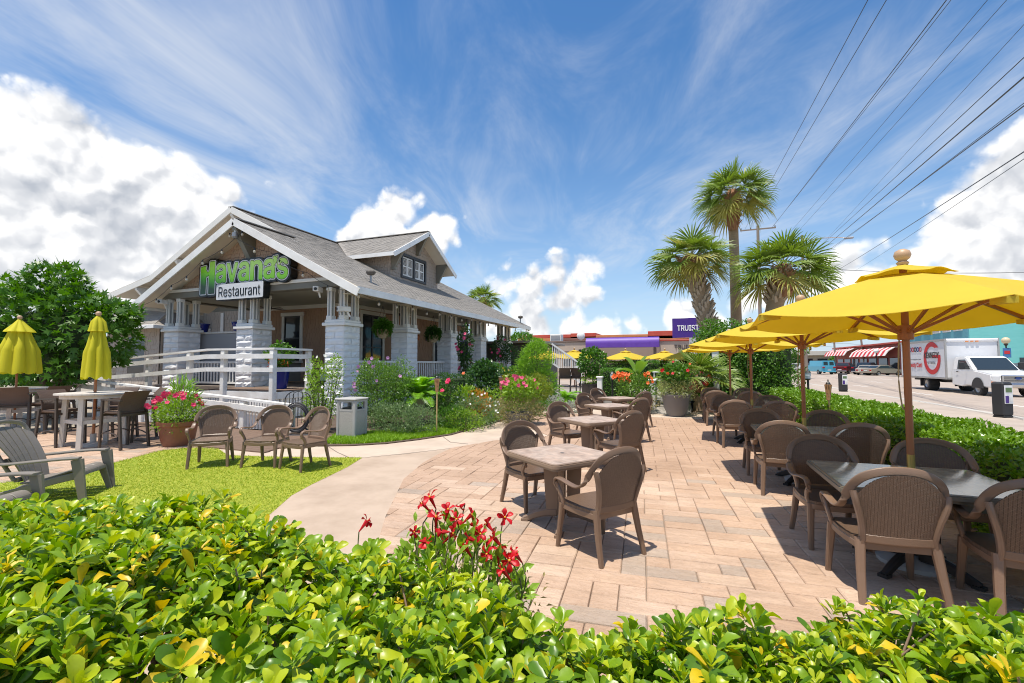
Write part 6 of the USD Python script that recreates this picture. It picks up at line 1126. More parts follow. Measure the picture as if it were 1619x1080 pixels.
pot('flower_planter', 'grey planter of variegated leaves and red geraniums at the back of the patio', G(1069, 659), [(0, 0), (.24, 0), (.36, .30), (.41, .62), (.43, .65), (.43, .70), (.39, .70), (.36, .6)], grey_pot, [('foliage', leaf_mat('variegated_leaf', (.30, .33, .12), (.48, .44, .22), (.25, .24, .08)), 'diamond', [((0, 0, .85), (.58, .52, .36), 2400)], .05, .5, {}), ('leaves', midg, 'oval', [((0, .05, 1.3), (.40, .36, .36), 700)], .11, .6, {'lift': .5})], [(shell_pts((0, -.05, 1.32), (.5, .4, .36), 9, 10, .0), .055, red, False), (shell_pts((.1, -.05, 1.35), (.5, .4, .34), 4, 11, .0), .055, orange, False)])
pot('flower_planter', 'dark pot of red and orange geraniums at the foot of the vine thicket', G(1104, 651), [(0, 0), (.2, 0), (.28, .34), (.3, .38), (.26, .38), (.2, .3)], black, [('foliage', midg, 'oval', [((0, 0, .85), (.42, .4, .48), 900)], .1, .55, {'lift': .4})], [(shell_pts((0, -.08, .9), (.45, .42, .5), 15, 12, -.4), .07, hot, False), (shell_pts((0, -.08, .9), (.45, .42, .5), 12, 13, -.4), .07, orange, False)])
pot('dark_planter', 'dark ribbed planter with a glossy bush beside the back chairs', spot(935, 19.5), [(0, 0), (.28, 0), (.40, .35), (.42, .75), (.44, .8), (.4, .8), (.36, .6)], M('dark_pot', (.06, .045, .04), rough=.5), [('foliage', lime, 'oval', [((0, 0, .95), (.42, .4, .18), 260)], .12, .5, {}), ('leaves', midg, 'oval', [((0, .1, 1.75), (.60, .55, .60), 1200)], .14, .55, {})])
pot('blue_planter', 'blue glazed pot with a green plant on the ramp landing', (-12.1, 11.0), [(0, .86), (.2, .86), (.24, 1.1), (.3, 1.5), (.32, 1.52), (.28, 1.52), (.24, 1.3)], _m['blue_glaze'], [('foliage', midg, 'oval', [((0, 0, 1.95), (.38, .36, .36), 420)], .15, .5, {}), ('blossoms', orange, 'oval', [((0, -.1, 1.62), (.35, .3, .15), 60)], .07, .6, {})])
for px, lab, m in ((815, 'mustard yellow glazed pot among the golden shrubs', (.45, .26, .03)), (842, 'dark red glazed pot among the golden shrubs', (.14, .02, .025))): t = thing('glazed_pot', lab, 'pot', (*spot(px, 18.0), 0)); mb = MB(); mb.lathe([(0, 0), (.25, 0), (.42, .5), (.36, .95), (.4, 1.0), (.34, 1.0), (.3, .9)], 18); mb.build('vessel', M('glaze_%d' % px, m, rough=.2), t, 40)
t = sh('orange flowered bush in front of the banana plant', 1003, 15.2, [((0, 0, .75), (.62, .5, .6), 1500)], leaf_mat('ixora_leaf', (.10, .20, .02), (.19, .30, .03), (.28, .36, .05)), .10, .5, 'oval', lift=.5, extra=[('leaves', rosy, 'diamond', [((.1, -.1, .35), (.75, .5, .3), 900)], .06, .45, {})]); flowers(t, list(shell_pts((-.42, -.15, 1.12), (.30, .22, .22), 26, 14, -.3)) + list(shell_pts((.1, -.1, 1.05), (.5, .4, .35), 10, 15)), .075, orange)
def banana(label, px, z):
    t = thing('banana_plant', label, 'plant', (*spot(px, z), 0)); bl = leaf_mat('banana_leaf', (.17, .29, .04), (.25, .37, .07), rough=.35); rg = np.random.default_rng(61)
    mb = MB(); mb.tube([(0, 0, 0), (0, 0, 1.3)], [.12, .06], 10); mb.build('stem', M('banana_stem', (.28, .33, .10), (.22, .27, .08), 3, .5), t, 60)
    for k in range(9):
        a = k * 2.399 + .4; el = 1.25 - .13 * k; d = np.array([math.cos(a) * math.cos(el), math.sin(a) * math.cos(el), math.sin(el)]); l = 1.25 * rg.uniform(.85, 1.15); ss = np.linspace(0, 1, 12); P = np.array([np.array([0, 0, 1.1]) + d * l * s - np.array([0, 0, (.25 + .06 * k) * l * s ** 2.4]) for s in ss]); T = norm_rows(np.gradient(P, axis=0)); S = norm_rows(np.cross(T, [0, 0, 1.0])); N_ = np.cross(S, T); w = .21 * np.sin(np.clip((ss - .18) / .82, 0, 1) * math.pi) ** .5 + .008
        v = np.vstack([P - S * w[:, None] + N_ * w[:, None] * .35, P, P + S * w[:, None] + N_ * w[:, None] * .35]); f = [[i, i + 1, 13 + i, 12 + i] for i in range(11)] + [[12 + i, 13 + i, 25 + i, 24 + i] for i in range(11)]; mb = MB(); mb.raw(v, f); mb.build('leaf', bl, t, True)
banana('banana plant with broad torn leaves at the back of the patio', 1008, 17.2)
# ---------------------------------------------------------------- back deck and the bank behind
deck_m = M('grey_deck', (.36, .33, .30), (.29, .265, .24), 2, .8, sc=(1, 8, 1), world=True)
bd = thing('back_deck', None, None, kind='structure')
for i in range(48): y = 17.2 + i * .2; mb = MB(); mb.box((-6.8, y, .29), (3.4, y + .192, .33 + .002 * (i % 3))); mb.build('deck_board', deck_m, bd)
mb = MB(); mb.box((-6.8, 17.14, .0), (3.4, 17.19, .31)); mb.box((-6.8, 17.2, 0), (3.4, 27, .28)); mb.build('deck_fascia', deck_m, bd); mb = MB(); mb.rbox((-5.2, 16.72, .02), (-2.4, 17.13, .17), .01); mb.build('step', deck_m, bd)
mb = MB(); mb.raw([(-1.35, 15.6, .03), (.15, 15.6, .03), (.15, 17.15, .335), (-1.35, 17.15, .335)], [[0, 1, 2, 3]]); mb.build('ramp', deck_m, bd)
for px, z, h, l in ((948, 17.0, 1.12, 'white square post at the left of the back deck opening'), (1032, 16.0, 1.05, 'white panelled post at the left side of the back ramp'), (1094, 16.2, 1.0, 'white panelled post at the right side of the back ramp')):
    t = thing('gate_post', l, 'post', (*spot(px, z), 0)); wd = .09 if px < 1000 else .1; ln_ = .09 if px < 1000 else .55; mb = MB(); mb.rbox((-wd, -ln_, 0), (wd, ln_, h), .012); mb.build('panel', white, t); mb = MB(); mb.rbox((-wd - .03, -ln_ - .03, h), (wd + .03, ln_ + .03, h + .06), .015); mb.build('cap', white, t)
wr = thing('stair_railing', 'white picket railing sloping down behind the feathery tree', 'railing'); a, b = np.array([-6.6, 23.3, 2.7]), np.array([-5.0, 23.9, 1.5]); mb = MB(); mb.beam(a, b, .08, .09); mb.build('hand_rail', white, wr); mb = MB(); mb.beam(a - [0, 0, 1.0], b - [0, 0, 1.0], .06, .09); mb.build('bottom_rail', white, wr)
for k in range(18): p = a + (b - a) * (k + .5) / 18; mb = MB(); mb.beam(p - [0, 0, .05], p - [0, 0, .98], .035, .035); mb.build('picket', white, wr)
for i, (px, l) in enumerate(((893, 'dark woven bar chair on the back deck, left of the pair'), (914, 'dark woven bar chair on the back deck, right of the pair'))): p = spot(px, 20.5); dup(bc, l, (p[0], p[1], .335), .2 - .5 * i)
gt = thing('service_station', 'dark covered grill cart on the back deck behind the geranium planter', 'cart', (*spot(1064, 19.5), .335)); mb = MB(); mb.rbox((-.55, -.3, .1), (.55, .3, .95), .06); mb.build('cover', M('dark_cover', (.035, .03, .03), (.05, .045, .04), 3, .8), gt); mb = MB(); mb.rbox((-.65, -.36, .952), (.65, .36, 1.0), .02); mb.build('top', _m['dark_cover'], gt)
sr_ = thing('serving_stand', 'white metal serving stand beside the dark cart on the back deck', 'stand', (*spot(1043, 19.0), .335)); mb = MB()
for x in (-.22, .22):
    for y in (-.18, .18): mb.tube([(x, y, 0), (x, y, .95)], .02, 6)
mb.build('frame', white, sr_)
for z in (.3, .62, .95): mb = MB(); mb.rbox((-.28, -.22, z), (.28, .22, z + .03), .006); mb.build('shelf', white, sr_)
stucco = M('bank_stucco', (.47, .385, .31), (.42, .345, .28), .5, .85, bump=.2, bscale=20); redtrim = M('red_roof_trim', (.42, .045, .03), (.50, .09, .05), 1, .6); orange_wall = M('orange_band', (.55, .22, .09), (.48, .17, .07), 1, .8)
purple = M('purple_awning', (.10, .035, .30), (.13, .05, .36), 2, .5); purple_sign = M('purple_sign', (.055, .018, .20), rough=.4)
bk_ = thing('bank_building', 'low tan stucco bank with a rounded purple awning', 'bank')
def bb(name, lo, hi, m, par, b=.03): mb = MB(); mb.rbox(lo, hi, b); return mb.build(name, m, par)
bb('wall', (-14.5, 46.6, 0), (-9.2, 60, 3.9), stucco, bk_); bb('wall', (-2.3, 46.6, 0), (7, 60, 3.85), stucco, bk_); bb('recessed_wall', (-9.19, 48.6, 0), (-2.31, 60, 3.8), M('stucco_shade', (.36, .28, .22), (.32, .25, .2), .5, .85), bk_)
bb('cornice', (-14.6, 46.5, 3.9), (-9.22, 60, 4.02), M('dark_coping', (.12, .075, .06), rough=.6), bk_); bb('cornice', (-2.28, 46.5, 3.85), (7.1, 60, 3.98), redtrim, bk_); bb('wall_line', (-14.5, 46.56, 2.86), (-9.2, 46.598, 2.93), _m['dark_coping'], bk_)
mb = MB(); a = np.linspace(0, math.pi / 2, 9); pr = [(0, 0)] + [(-.95 * math.sin(x) - .0, -.0 + 0) for x in []]; prof = [(0, 3.25)] + [(-1.3, 3.25)] + [(-1.3 + .55 * (1 - math.cos(x)), 3.62 + .62 * math.sin(x)) for x in a] + [(0, 4.24)]
mb.prism(prof, (-9.3, 46.55, 0), (0, 1, 0), (0, 0, 1), 7.0); mb.build('awning', purple, bk_, 30)
for x in (-9.0, -8.55, -2.9): bb('column', (x, 46.7, 0), (x + .28, 46.98, 3.245), M('bank_column', (.16, .13, .11), rough=.6) if x < -8.8 or x > -3 else _m['dark_coping'], bk_)
def lettering(par, txt, h, w, O, X, m, name='lettering', depth=.06, bold=True, Y=(0, 0, 1)):
    q = text_poly(txt, h, bold); b = q.bounds; q = affinity.scale(affinity.translate(q, -b[0], -b[1]), w / (b[2] - b[0]), h / (b[3] - b[1]), origin=(0, 0)); mb = MB(); mb.prism(q, O, X, Y, depth); return mb.build(name, m, par)
lettering(bk_, 'TRUIST', .42, 1.85, (-.95, 46.598, 3.05), (1, 0, 0), M('bronze_letter', (.06, .05, .05), rough=.5))
for x0, x1, z0, z1 in ((-12.0, -11.2, 1.4, 2.6), (-.6, .4, 1.0, 2.5), (1.2, 2.4, 1.0, 2.5)): bb('window', (x0, 46.55, z0), (x1, 46.62, z1), dark_glass, bk_)
bs = thing('bank_pylon_sign', 'purple TRUIST sign on a tall pale post by the leaning palm', 'sign'); q = sbox(-1.0, 3.9, 1.55, 5.58).buffer(.0); q = sbox(-.94, 3.96, 1.49, 5.52).buffer(.06)
mb = MB(); mb.prism(q, (0, 42.3, 0), (1, 0, 0), (0, 0, 1), .3); mb.build('sign_panel', purple_sign, bs); lettering(bs, 'TRUIST', .50, 1.75, (-.60, 41.998, 4.48), (1, 0, 0), sign_white, depth=.03); bb('sign_post', (.35, 42.0, 0), (.95, 42.28, 3.9), M('pale_post', (.42, .42, .44), rough=.6), bs)
tt_ = text_poly('T', .34, True); b_b = tt_.bounds
rd = thing('red_roofed_store', 'wide tan store with a red and orange stepped roof band behind the bank', 'store'); bb('wall', (-27, 75, 0), (6, 96, 5.5), stucco, rd, .05)
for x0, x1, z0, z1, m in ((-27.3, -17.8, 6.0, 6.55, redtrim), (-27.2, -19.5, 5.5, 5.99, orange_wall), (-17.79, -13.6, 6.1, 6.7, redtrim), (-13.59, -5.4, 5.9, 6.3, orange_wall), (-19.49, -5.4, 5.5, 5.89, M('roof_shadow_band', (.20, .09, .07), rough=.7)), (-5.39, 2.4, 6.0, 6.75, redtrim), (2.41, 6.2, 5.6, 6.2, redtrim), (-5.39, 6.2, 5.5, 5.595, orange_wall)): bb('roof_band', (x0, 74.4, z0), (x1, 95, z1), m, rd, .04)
p = D(911, 531, 46); t = thing('satellite_dish', 'white satellite dish on the bank roof left of the purple awning', 'dish', (p[0], 47.5, 4.0)); mb = MB(); mb.tube([(0, 0, 0), (0, 0, .35)], .04, 6); mb.build('mast', steel, t); mb = MB(); mb.lathe([(0, .10), (.22, .06), (.42, -.06), (.44, -.05), (.22, .09), (0, .13)], 16); v = mb.v[0]; v[:] = np.c_[v[:, 0], -v[:, 2], v[:, 1]] + [0, -.1, .6]; mb.build('reflector', white, t)
t = thing('rooftop_unit', 'grey air conditioning unit on the bank roof at the left end', 'air conditioner', (-12.9, 47.5, 4.03)); mb = MB(); mb.rbox((-.6, -.5, 0), (.6, .5, .75), .03); mb.build('cabinet', trim, t); mb = MB(); [mb.box((-.5, -.52, .12 + k * .09), (.5, -.501, .16 + k * .09)) for k in range(6)]; mb.build('louvre', steel, t)
p = spot(917, 30); t = thing('deck_lamp', 'dark angled lamp pole in front of the bank wall', 'lamp', (p[0], p[1], 0)); mb = MB(); mb.rbox((-.07, -.07, 0), (.07, .07, 2.6), .01); mb.build('pole', black, t); mb = MB(); mb.beam((0, 0, 2.52), (.75, -.1, 2.66), .14, .07); mb.build('arm', black, t)
p = spot(911, 29); t = thing('notice_board', 'small dark notice board with white print by the stair railing', 'sign', (p[0], p[1], 0), YAW); mb = MB(); mb.rbox((-.26, -.03, 1.0), (.26, .03, 1.95), .01); mb.build('board', black, t); mb = MB(); mb.box((-.18, -.036, 1.2), (.18, -.032, 1.5)); mb.build('print', sign_white, t); mb = MB(); mb.tube([(0, 0, 0), (0, 0, 1)], .03, 6); mb.build('stake', black, t)
# ---------------------------------------------------------------- far side of the street
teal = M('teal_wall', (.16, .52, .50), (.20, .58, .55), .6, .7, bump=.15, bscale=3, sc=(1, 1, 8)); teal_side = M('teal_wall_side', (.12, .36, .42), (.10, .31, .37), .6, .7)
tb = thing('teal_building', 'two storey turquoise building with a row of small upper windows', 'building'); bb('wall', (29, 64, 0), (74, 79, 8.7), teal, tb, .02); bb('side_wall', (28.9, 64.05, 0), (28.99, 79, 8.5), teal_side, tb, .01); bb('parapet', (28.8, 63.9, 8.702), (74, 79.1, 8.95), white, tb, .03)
for k in range(6): y = 65.0 + k * 2.35; f = bb('window', (28.82, y, 5.35), (28.895, y + 1.7, 6.35), white, tb, .01); g = MB(); g.box((28.8, y + .12, 5.47), (28.81, y + .8, 6.23)); g.box((28.8, y + .9, 5.47), (28.81, y + 1.58, 6.23)); g.build('pane', M('beige_blind', (.30, .26, .23), rough=.2), f)
for k in range(4): y = 65.5 + k * 3.4; f = bb('window', (28.82, y, 1.0), (28.895, y + 2.2, 3.0), white, tb, .01); g = MB(); g.box((28.8, y + .15, 1.15), (28.81, y + 2.05, 2.85)); g.build('pane', dark_glass, f)
mb = MB(); mb.prism([(0, 2.3), (-2.0, 2.3), (0, 4.0)], (34.2, 63.98, 0), (0, 1, 0), (0, 0, 1), 6); mb.build('red_awning', redtrim, tb); bb('doorway', (33.0, 63.9, 0), (40, 63.98, 2.29), dark_glass, tb, .01)
mb = MB(); mb.rbox((33.6, 63.7, 0), (34.0, 63.98, 8.6), .02); mb.build('drain_pipe', steel, tb)
sc_ = thing('awning_shop', 'shop with red and white striped scalloped awnings across the street', 'shop'); bb('wall', (29.2, 79.2, 0), (45, 112, 4.6), M('shop_wall', (.36, .12, .10), (.30, .10, .085), .6, .8), sc_, .03); bb('roof_trim', (28.6, 79.1, 4.6), (45.2, 112.2, 4.85), redtrim, sc_, .03)
strip_w, strip_r = M('awning_white', (.70, .66, .62), rough=.7), M('awning_red', (.52, .03, .035), rough=.7)
for r0, y0, n, zt in ((0, 82, 17, 4.15), (1.2, 99, 14, 4.5)):
    for k in range(n):
        y = y0 + k * .92; prof = [(-.0, zt), (-.5, zt - .05), (-1.3 - r0 * .3, zt - .55), (-1.75 - r0 * .3, zt - 1.35), (-1.7 - r0 * .3, zt - 1.35), (-1.2 - r0 * .3, zt - .62), (-.45, zt - .12), (0, zt - .1)]
        mb = MB(); mb.prism(prof, (29.15, y, 0), (1, 0, 0), (0, 0, 1), -.90); mb.build('awning_stripe', strip_r if k % 2 else strip_w, sc_)
for k in range(7): y = 82 + k * 4.2; f = bb('shop_window', (29.1, y, .6), (29.18, y + 3.2, 2.5), dark_glass, sc_, .01)
lb = thing('flat_roofed_shops', 'long low tan shop row with a pale flat roof across the junction', 'shops'); bb('wall', (22, 146, 0), (60, 165, 3.9), M('shop_row_wall', (.42, .36, .28), (.36, .31, .24), .3, .8), lb, .05); bb('roof_band', (21.4, 144.5, 3.9), (60.5, 165.5, 5.1), M('pale_band', (.56, .52, .45), (.50, .46, .40), .3, .8), lb, .05)
for k in range(9): bb('window', (27 + k * 3.4, 145.9, .6), (29.3 + k * 3.4, 145.97, 3.0), dark_glass, lb, .02)
for px, z, r, l in ((1331, 118, 2.6, 'round green street tree before the flat roofed shops, right'), (1253, 118, 2.4, 'round green street tree before the flat roofed shops, left')):
    p = spot(px, z); t = thing('street_tree', l, 'tree', (p[0], p[1], 0)); rg = np.random.default_rng(px); P, o = cloud_points((0, 0, 2.6), (r, r, 1.6), 1400, rg, .5, .4); d, nn = leaf_dirs(o, rg); mb = MB(); mb.raw(*leafmesh(P, d, nn, .45, .28, 'diamond')); mb.build('crown', midg if px > 1300 else deepg, t, kind='stuff'); mb = MB(); mb.tube([(0, 0, 0), (0, 0, 2.4)], .15, 8); mb.build('trunk', bark, t)
p = D(828, 545, 60); t = thing('street_tree', 'green tree top showing behind the end of the porch roof', 'tree', (p[0] - .3, p[1], 0)); rg = np.random.default_rng(3); P, o = cloud_points((0, 0, 4.3), (2.2, 2, 1.5), 900, rg, .5, .4); d, nn = leaf_dirs(o, rg); mb = MB(); mb.raw(*leafmesh(P, d, nn, .4, .25, 'diamond')); mb.build('crown', midg, t, kind='stuff'); mb = MB(); mb.tube([(0, 0, 0), (0, 0, 4)], .18, 8); mb.build('trunk', bark, t)
# ---------------------------------------------------------------- vehicles (each faces +y)
tyre_m = M('tyre_rubber', (.02, .02, .02), rough=.85); rim_m = M('wheel_rim', (.42, .42, .42), rough=.3, metal=.8); chrome = M('chrome', (.6, .6, .6), rough=.15, metal=1.0); glassv = M('vehicle_glass', (.025, .035, .04), rough=.05, spec=.9); lamp_r = M('tail_lamp', (.40, .01, .012), rough=.2); lamp_w = M('head_lamp', (.65, .66, .66), rough=.1); amber = M('amber_lamp', (.70, .22, .03), rough=.25); plastic = M('black_plastic', (.025, .025, .027), rough=.6)
def wheel(t, x, y, r, w=.22):
    mb = MB(); mb.lathe([(r * .58, -w / 2), (r * .92, -w / 2), (r, -w * .3), (r, w * .3), (r * .92, w / 2), (r * .58, w / 2)], 22); v = mb.v[0]; v[:] = np.c_[v[:, 2] + x, v[:, 0] + y, v[:, 1] + r]; ty = mb.build('wheel', tyre_m, t, 40); mb = MB()
    s = 1 if x > 0 else -1; mb.lathe([(0, w * .38), (r * .18, w * .40), (r * .2, w * .3), (r * .5, w * .34), (r * .58, w * .46), (r * .6, w * .44), (r * .6, -w * .44)], 20); v = mb.v[0]; v[:] = np.c_[v[:, 2] * s + x, v[:, 0] + y, v[:, 1] + r]; mb.build('rim', rim_m, ty, 40)
def body(t, prof, w, m, name='body', tuck=.0, b=.05):
    """Side outline (y, z) given width w; the upper part leans in by tuck."""
    q = Polygon(prof).buffer(-b).buffer(b); m_ = trimesh.creation.extrude_polygon(q, w - 2 * b, engine='earcut'); v = np.array(m_.vertices); side = v[:, 2] - (w - 2 * b) / 2; zmax = v[:, 1].max(); zmin = v[:, 1].min()
    V = np.c_[side, v[:, 0], v[:, 1]]; ex = trimesh.creation.extrude_polygon(q.buffer(-b), w, engine='earcut'); ve = np.array(ex.vertices); VE = np.c_[ve[:, 2] - w / 2, ve[:, 0], ve[:, 1]]
    mb = MB()
    for A, fc in ((V, m_.faces), (VE, ex.faces)): k = np.clip((A[:, 2] - zmin) / (zmax - zmin), 0, 1); A = A.copy(); A[:, 0] *= 1 - tuck * k; mb.raw(A, fc)
    return mb.build(name, m, t, 30)
def window_side(t, pts, w, tuck, z0, z1, m=glassv, name='side_window'):
    for s in (-1, 1):
        v = [(s * (w / 2 * (1 - tuck * (z - z0) / (z1 - z0)) + .012), y, z) for y, z in pts]; n = len(v); mb = MB(); mb.raw(v + [(x - s * .03, y, z) for x, y, z in v], [[0, i, i + 1] for i in range(1, n - 1)] + [[n, n + i + 1, n + i] for i in range(1, n - 1)]); mb.build(name, m, t)
def quad(t, name, pts, m):
    mb = MB(); n = norm(np.cross(np.subtract(pts[1], pts[0]), np.subtract(pts[2], pts[0]))); v = [np.array(p) for p in pts] + [np.array(p) - n * .02 for p in pts]; mb.raw(v, [[0, 1, 2, 3], [7, 6, 5, 4], [0, 4, 5, 1], [1, 5, 6, 2], [2, 6, 7, 3], [3, 7, 4, 0]]); return mb.build(name, m, t)
def car(name, label, cat, loc, rz, paint, kind='sedan', group='vehicles parked across the street'):
    t = thing(name, label, cat, loc, rz, group)
    if kind == 'sedan': L, w, lo, hi = 4.9, 1.82, [(-2.4, .35), (2.4, .32), (2.45, .6), (2.3, .78), (1.1, .95), (-1.6, 1.0), (-2.4, .92), (-2.45, .6)], [(-1.75, .95), (-1.05, 1.42), (.1, 1.46), (1.15, .95)]
    elif kind == 'suv': L, w, lo, hi = 4.7, 1.88, [(-2.3, .4), (2.3, .38), (2.35, .75), (2.2, .95), (1.2, 1.08), (-2.3, 1.1), (-2.35, .7)], [(-2.25, 1.05), (-2.0, 1.66), (.3, 1.70), (1.25, 1.05)]
    elif kind == 'pickup': L, w, lo, hi = 5.7, 1.98, [(-2.8, .5), (2.8, .48), (2.85, .95), (2.7, 1.12), (1.4, 1.2), (-2.8, 1.2)], [(-1.0, 1.18), (-.85, 1.82), (.7, 1.84), (1.5, 1.18)]
    else: L, w, lo, hi = 5.4, 2.0, [(-2.6, .45), (2.65, .42), (2.7, .9), (2.5, 1.1), (1.9, 1.25), (-2.6, 1.25)], [(-2.6, 1.2), (-2.5, 2.08), (1.0, 2.1), (2.0, 1.2)]
    body(t, lo, w, paint); body(t, hi, w * .96, paint, 'cabin', .12); z0, z1 = hi[0][1], hi[1][1]; c = np.mean(hi, 0); g = [tuple(np.array(p) * .0 + np.array([c[0] + (p[0] - c[0]) * .90, c[1] + (p[1] - c[1]) * .68])) for p in hi]
    if kind != 'van': window_side(t, g, w * .96, .12, z0, z1)
    else: window_side(t, [(1.0, 1.38), (1.0, 1.9), (1.15, 1.9), (1.75, 1.38)], w * .96, .12, z0, z1)
    xr, xf = w * .40, w * .40; b0, b1, f1, f0 = (np.array(p) for p in hi); off = .03
    if kind == 'van':
        for s in (-1, 1): quad(t, 'rear_window', [(s * .12, -2.60, 1.45), (s * .72, -2.60, 1.45), (s * .70, -2.56, 1.92), (s * .12, -2.56, 1.92)][::s], glassv)
        mb = MB(); [mb.beam((-.8, y, 2.2), (.8, y, 2.2), .04, .03) for y in (-1.8, -.6, .6)]; [mb.beam((x, -2.1, 2.17), (x, .9, 2.17), .03, .05) for x in (-.8, .8)]; mb.build('roof_rack', black, t)
    else: r = lambda k: b0 + (b1 - b0) * k + [-off, 0]; p, q = r(.25), r(.85); quad(t, 'rear_window', [(xr, p[0], p[1]), (-xr, p[0], p[1]), (-xr * .93, q[0], q[1]), (xr * .93, q[0], q[1])][::-1], glassv)
    r = lambda k: f0 + (f1 - f0) * k + [off, .01]; p, q = r(.15), r(.9); quad(t, 'windscreen', [(-xf, p[0], p[1]), (xf, p[0], p[1]), (xf * .92, q[0], q[1]), (-xf * .92, q[0], q[1])][::-1], glassv)
    wy = L * .29; wrd = .34 if kind == 'sedan' else .38
    for x in (-1, 1):
        for y in (-wy, wy): wheel(t, x * (w / 2 - .10), y, wrd)
        zt = lo[-2][1] - .28 if kind == 'sedan' else lo[-1][1] - .25; mb = MB(); mb.rbox((x * w * .30, -L / 2 - .015, zt), (x * w * .46, -L / 2 + .12, zt + .18), .02); mb.build('tail_lamp', lamp_r, t); mb = MB(); mb.rbox((x * w * .28, L / 2 - .16, .62), (x * w * .44, L / 2 - .0, .78), .02); mb.build('head_lamp', lamp_w, t)
    mb = MB(); mb.rbox((-w * .47, -L / 2 - .05, .38), (w * .47, -L / 2 + .06, .54), .03); mb.build('rear_bumper', chrome if kind == 'pickup' else paint, t); mb = MB(); mb.box((-.26, -L / 2 - .056, .62), (.26, -L / 2 - .04, .76)); mb.build('number_plate', lamp_w, t)
    return t
paintm = lambda n, c, r=.3, me=.3: M('paint_' + n, c, rough=r, metal=me, coat=.5)
car('parked_car', 'beige sedan parked nearest the truck on the far side', 'car', (25.6, 77.4), -1.15, paintm('beige', (.36, .31, .24))); car('parked_car', 'pale beige sedan parked behind the nearer beige sedan', 'car', (24.9, 80.6), -.55, paintm('sand', (.42, .37, .30)))
car('pickup_truck', 'dark navy pickup truck parked left of the beige sedans', 'pickup', (26.0, 84.8), -.65, paintm('navy', (.02, .025, .05)), 'pickup'); car('pickup_truck', 'dark red pickup truck parked behind the navy one', 'pickup', (24.4, 89.2), -.5, paintm('dark_red', (.16, .02, .02)), 'pickup'); car('pickup_truck', 'black pickup truck parked beside the light blue van', 'pickup', (24.3, 94.0), -.7, paintm('black', (.012, .012, .014)), 'pickup')
car('delivery_van', 'light blue van with a roof rack seen from behind', 'van', (19.6, 83.8), .25, paintm('sky_blue', (.10, .42, .58)), 'van'); car('parked_car', 'white estate car left of the light blue van', 'car', (18.9, 97.0), .5, paintm('white', (.70, .70, .69)), 'suv'); car('parked_car', 'silver car at the far left of the street, half hidden by the vines', 'car', (16.3, 103.0), .4, paintm('silver', (.45, .46, .47)), 'suv')
car('parked_car', 'dark vehicle behind the front of the box truck', 'car', (21.5, 40.2), 3.0, paintm('grey', (.03, .03, .035)), 'suv')
# box truck, facing -y (built facing +y and turned)
bt = thing('box_truck', 'white box truck with a red ring logo driving towards us', 'truck', (15.1, 33.6), math.pi); wpaint = paintm('truck_white', (.74, .74, .74), .35, 0); boxm = M('truck_box_white', (.70, .71, .73), (.64, .65, .67), .5, .5)
mb = MB(); mb.rbox((-1.15, -5.4, .82), (1.15, .42, 3.02), .05); mb.build('cargo_box', boxm, bt); alu = M('box_trim', (.45, .44, .42), rough=.4, metal=.6)
mb = MB()
for x in (-1.16, 1.16): mb.beam((x, -5.42, .80), (x, .44, .80), .07, .09); mb.beam((x, -5.42, 3.03), (x, .44, 3.03), .09, .10); mb.beam((x, .41, .85), (x, .41, 2.98), .08, .08, (0, 1, 0))
mb.beam((-1.11, .43, .80), (1.11, .43, .80), .07, .09); mb.build('box_trim', alu, bt); mb = MB(); mb.tube([(-1.12, .40, 2.98), (1.12, .40, 2.98)], .10, 10); mb.build('box_nose', wpaint, bt, 40)
for x in (-.22, 0, .22): mb = MB(); mb.rbox((x - .07, .46, 2.88), (x + .07, .51, 2.93), .008); mb.build('marker_lamp', amber, bt)
mb = MB(); [mb.beam((x, -5.3, .68), (x, 3.0, .62), .1, .2) for x in (-.42, .42)]; mb.box((-.9, -5.0, .45), (-.6, -3.9, .8)); mb.build('chassis', plastic, bt)
lo = [(.55, .48), (1.5, .42), (2.0, .5), (4.05, .45), (4.12, .85), (4.05, 1.12), (2.55, 1.32), (.55, 1.32)]; body(bt, lo, 1.98, wpaint, 'cab_body', .03); body(bt, [(.55, 1.28), (.55, 2.02), (1.5, 2.06), (1.75, 2.0), (2.65, 1.28)], 1.86, wpaint, 'cab', .12)
window_side(bt, [(1.0, 1.36), (1.0, 1.86), (1.62, 1.88), (2.25, 1.36)], 1.86, .12, 1.28, 2.06); quad(bt, 'windscreen', [(-.80, 2.66, 1.34), (.80, 2.66, 1.34), (.74, 1.85, 1.96), (-.74, 1.85, 1.96)][::-1], glassv)
mb = MB(); mb.rbox((-.97, 4.0, .48), (.97, 4.22, .68), .05); mb.build('front_bumper', chrome, bt); mb = MB(); mb.rbox((-.62, 4.06, .74), (.62, 4.15, 1.08), .03); gr_ = mb.build('grille', chrome, bt)
for k in range(3): mb = MB(); mb.rbox((-.52, 4.14, .79 + k * .09), (.52, 4.165, .84 + k * .09), .005); mb.build('grille_slot', plastic, gr_)
mb = MB(); mb.prism(Point(0, 0).buffer(.12, 12), (0, 4.185, .93), (-1, 0, 0), (0, .0, .55), .01); mb.build('badge', M('badge_blue', (.02, .05, .2), rough=.2), gr_)
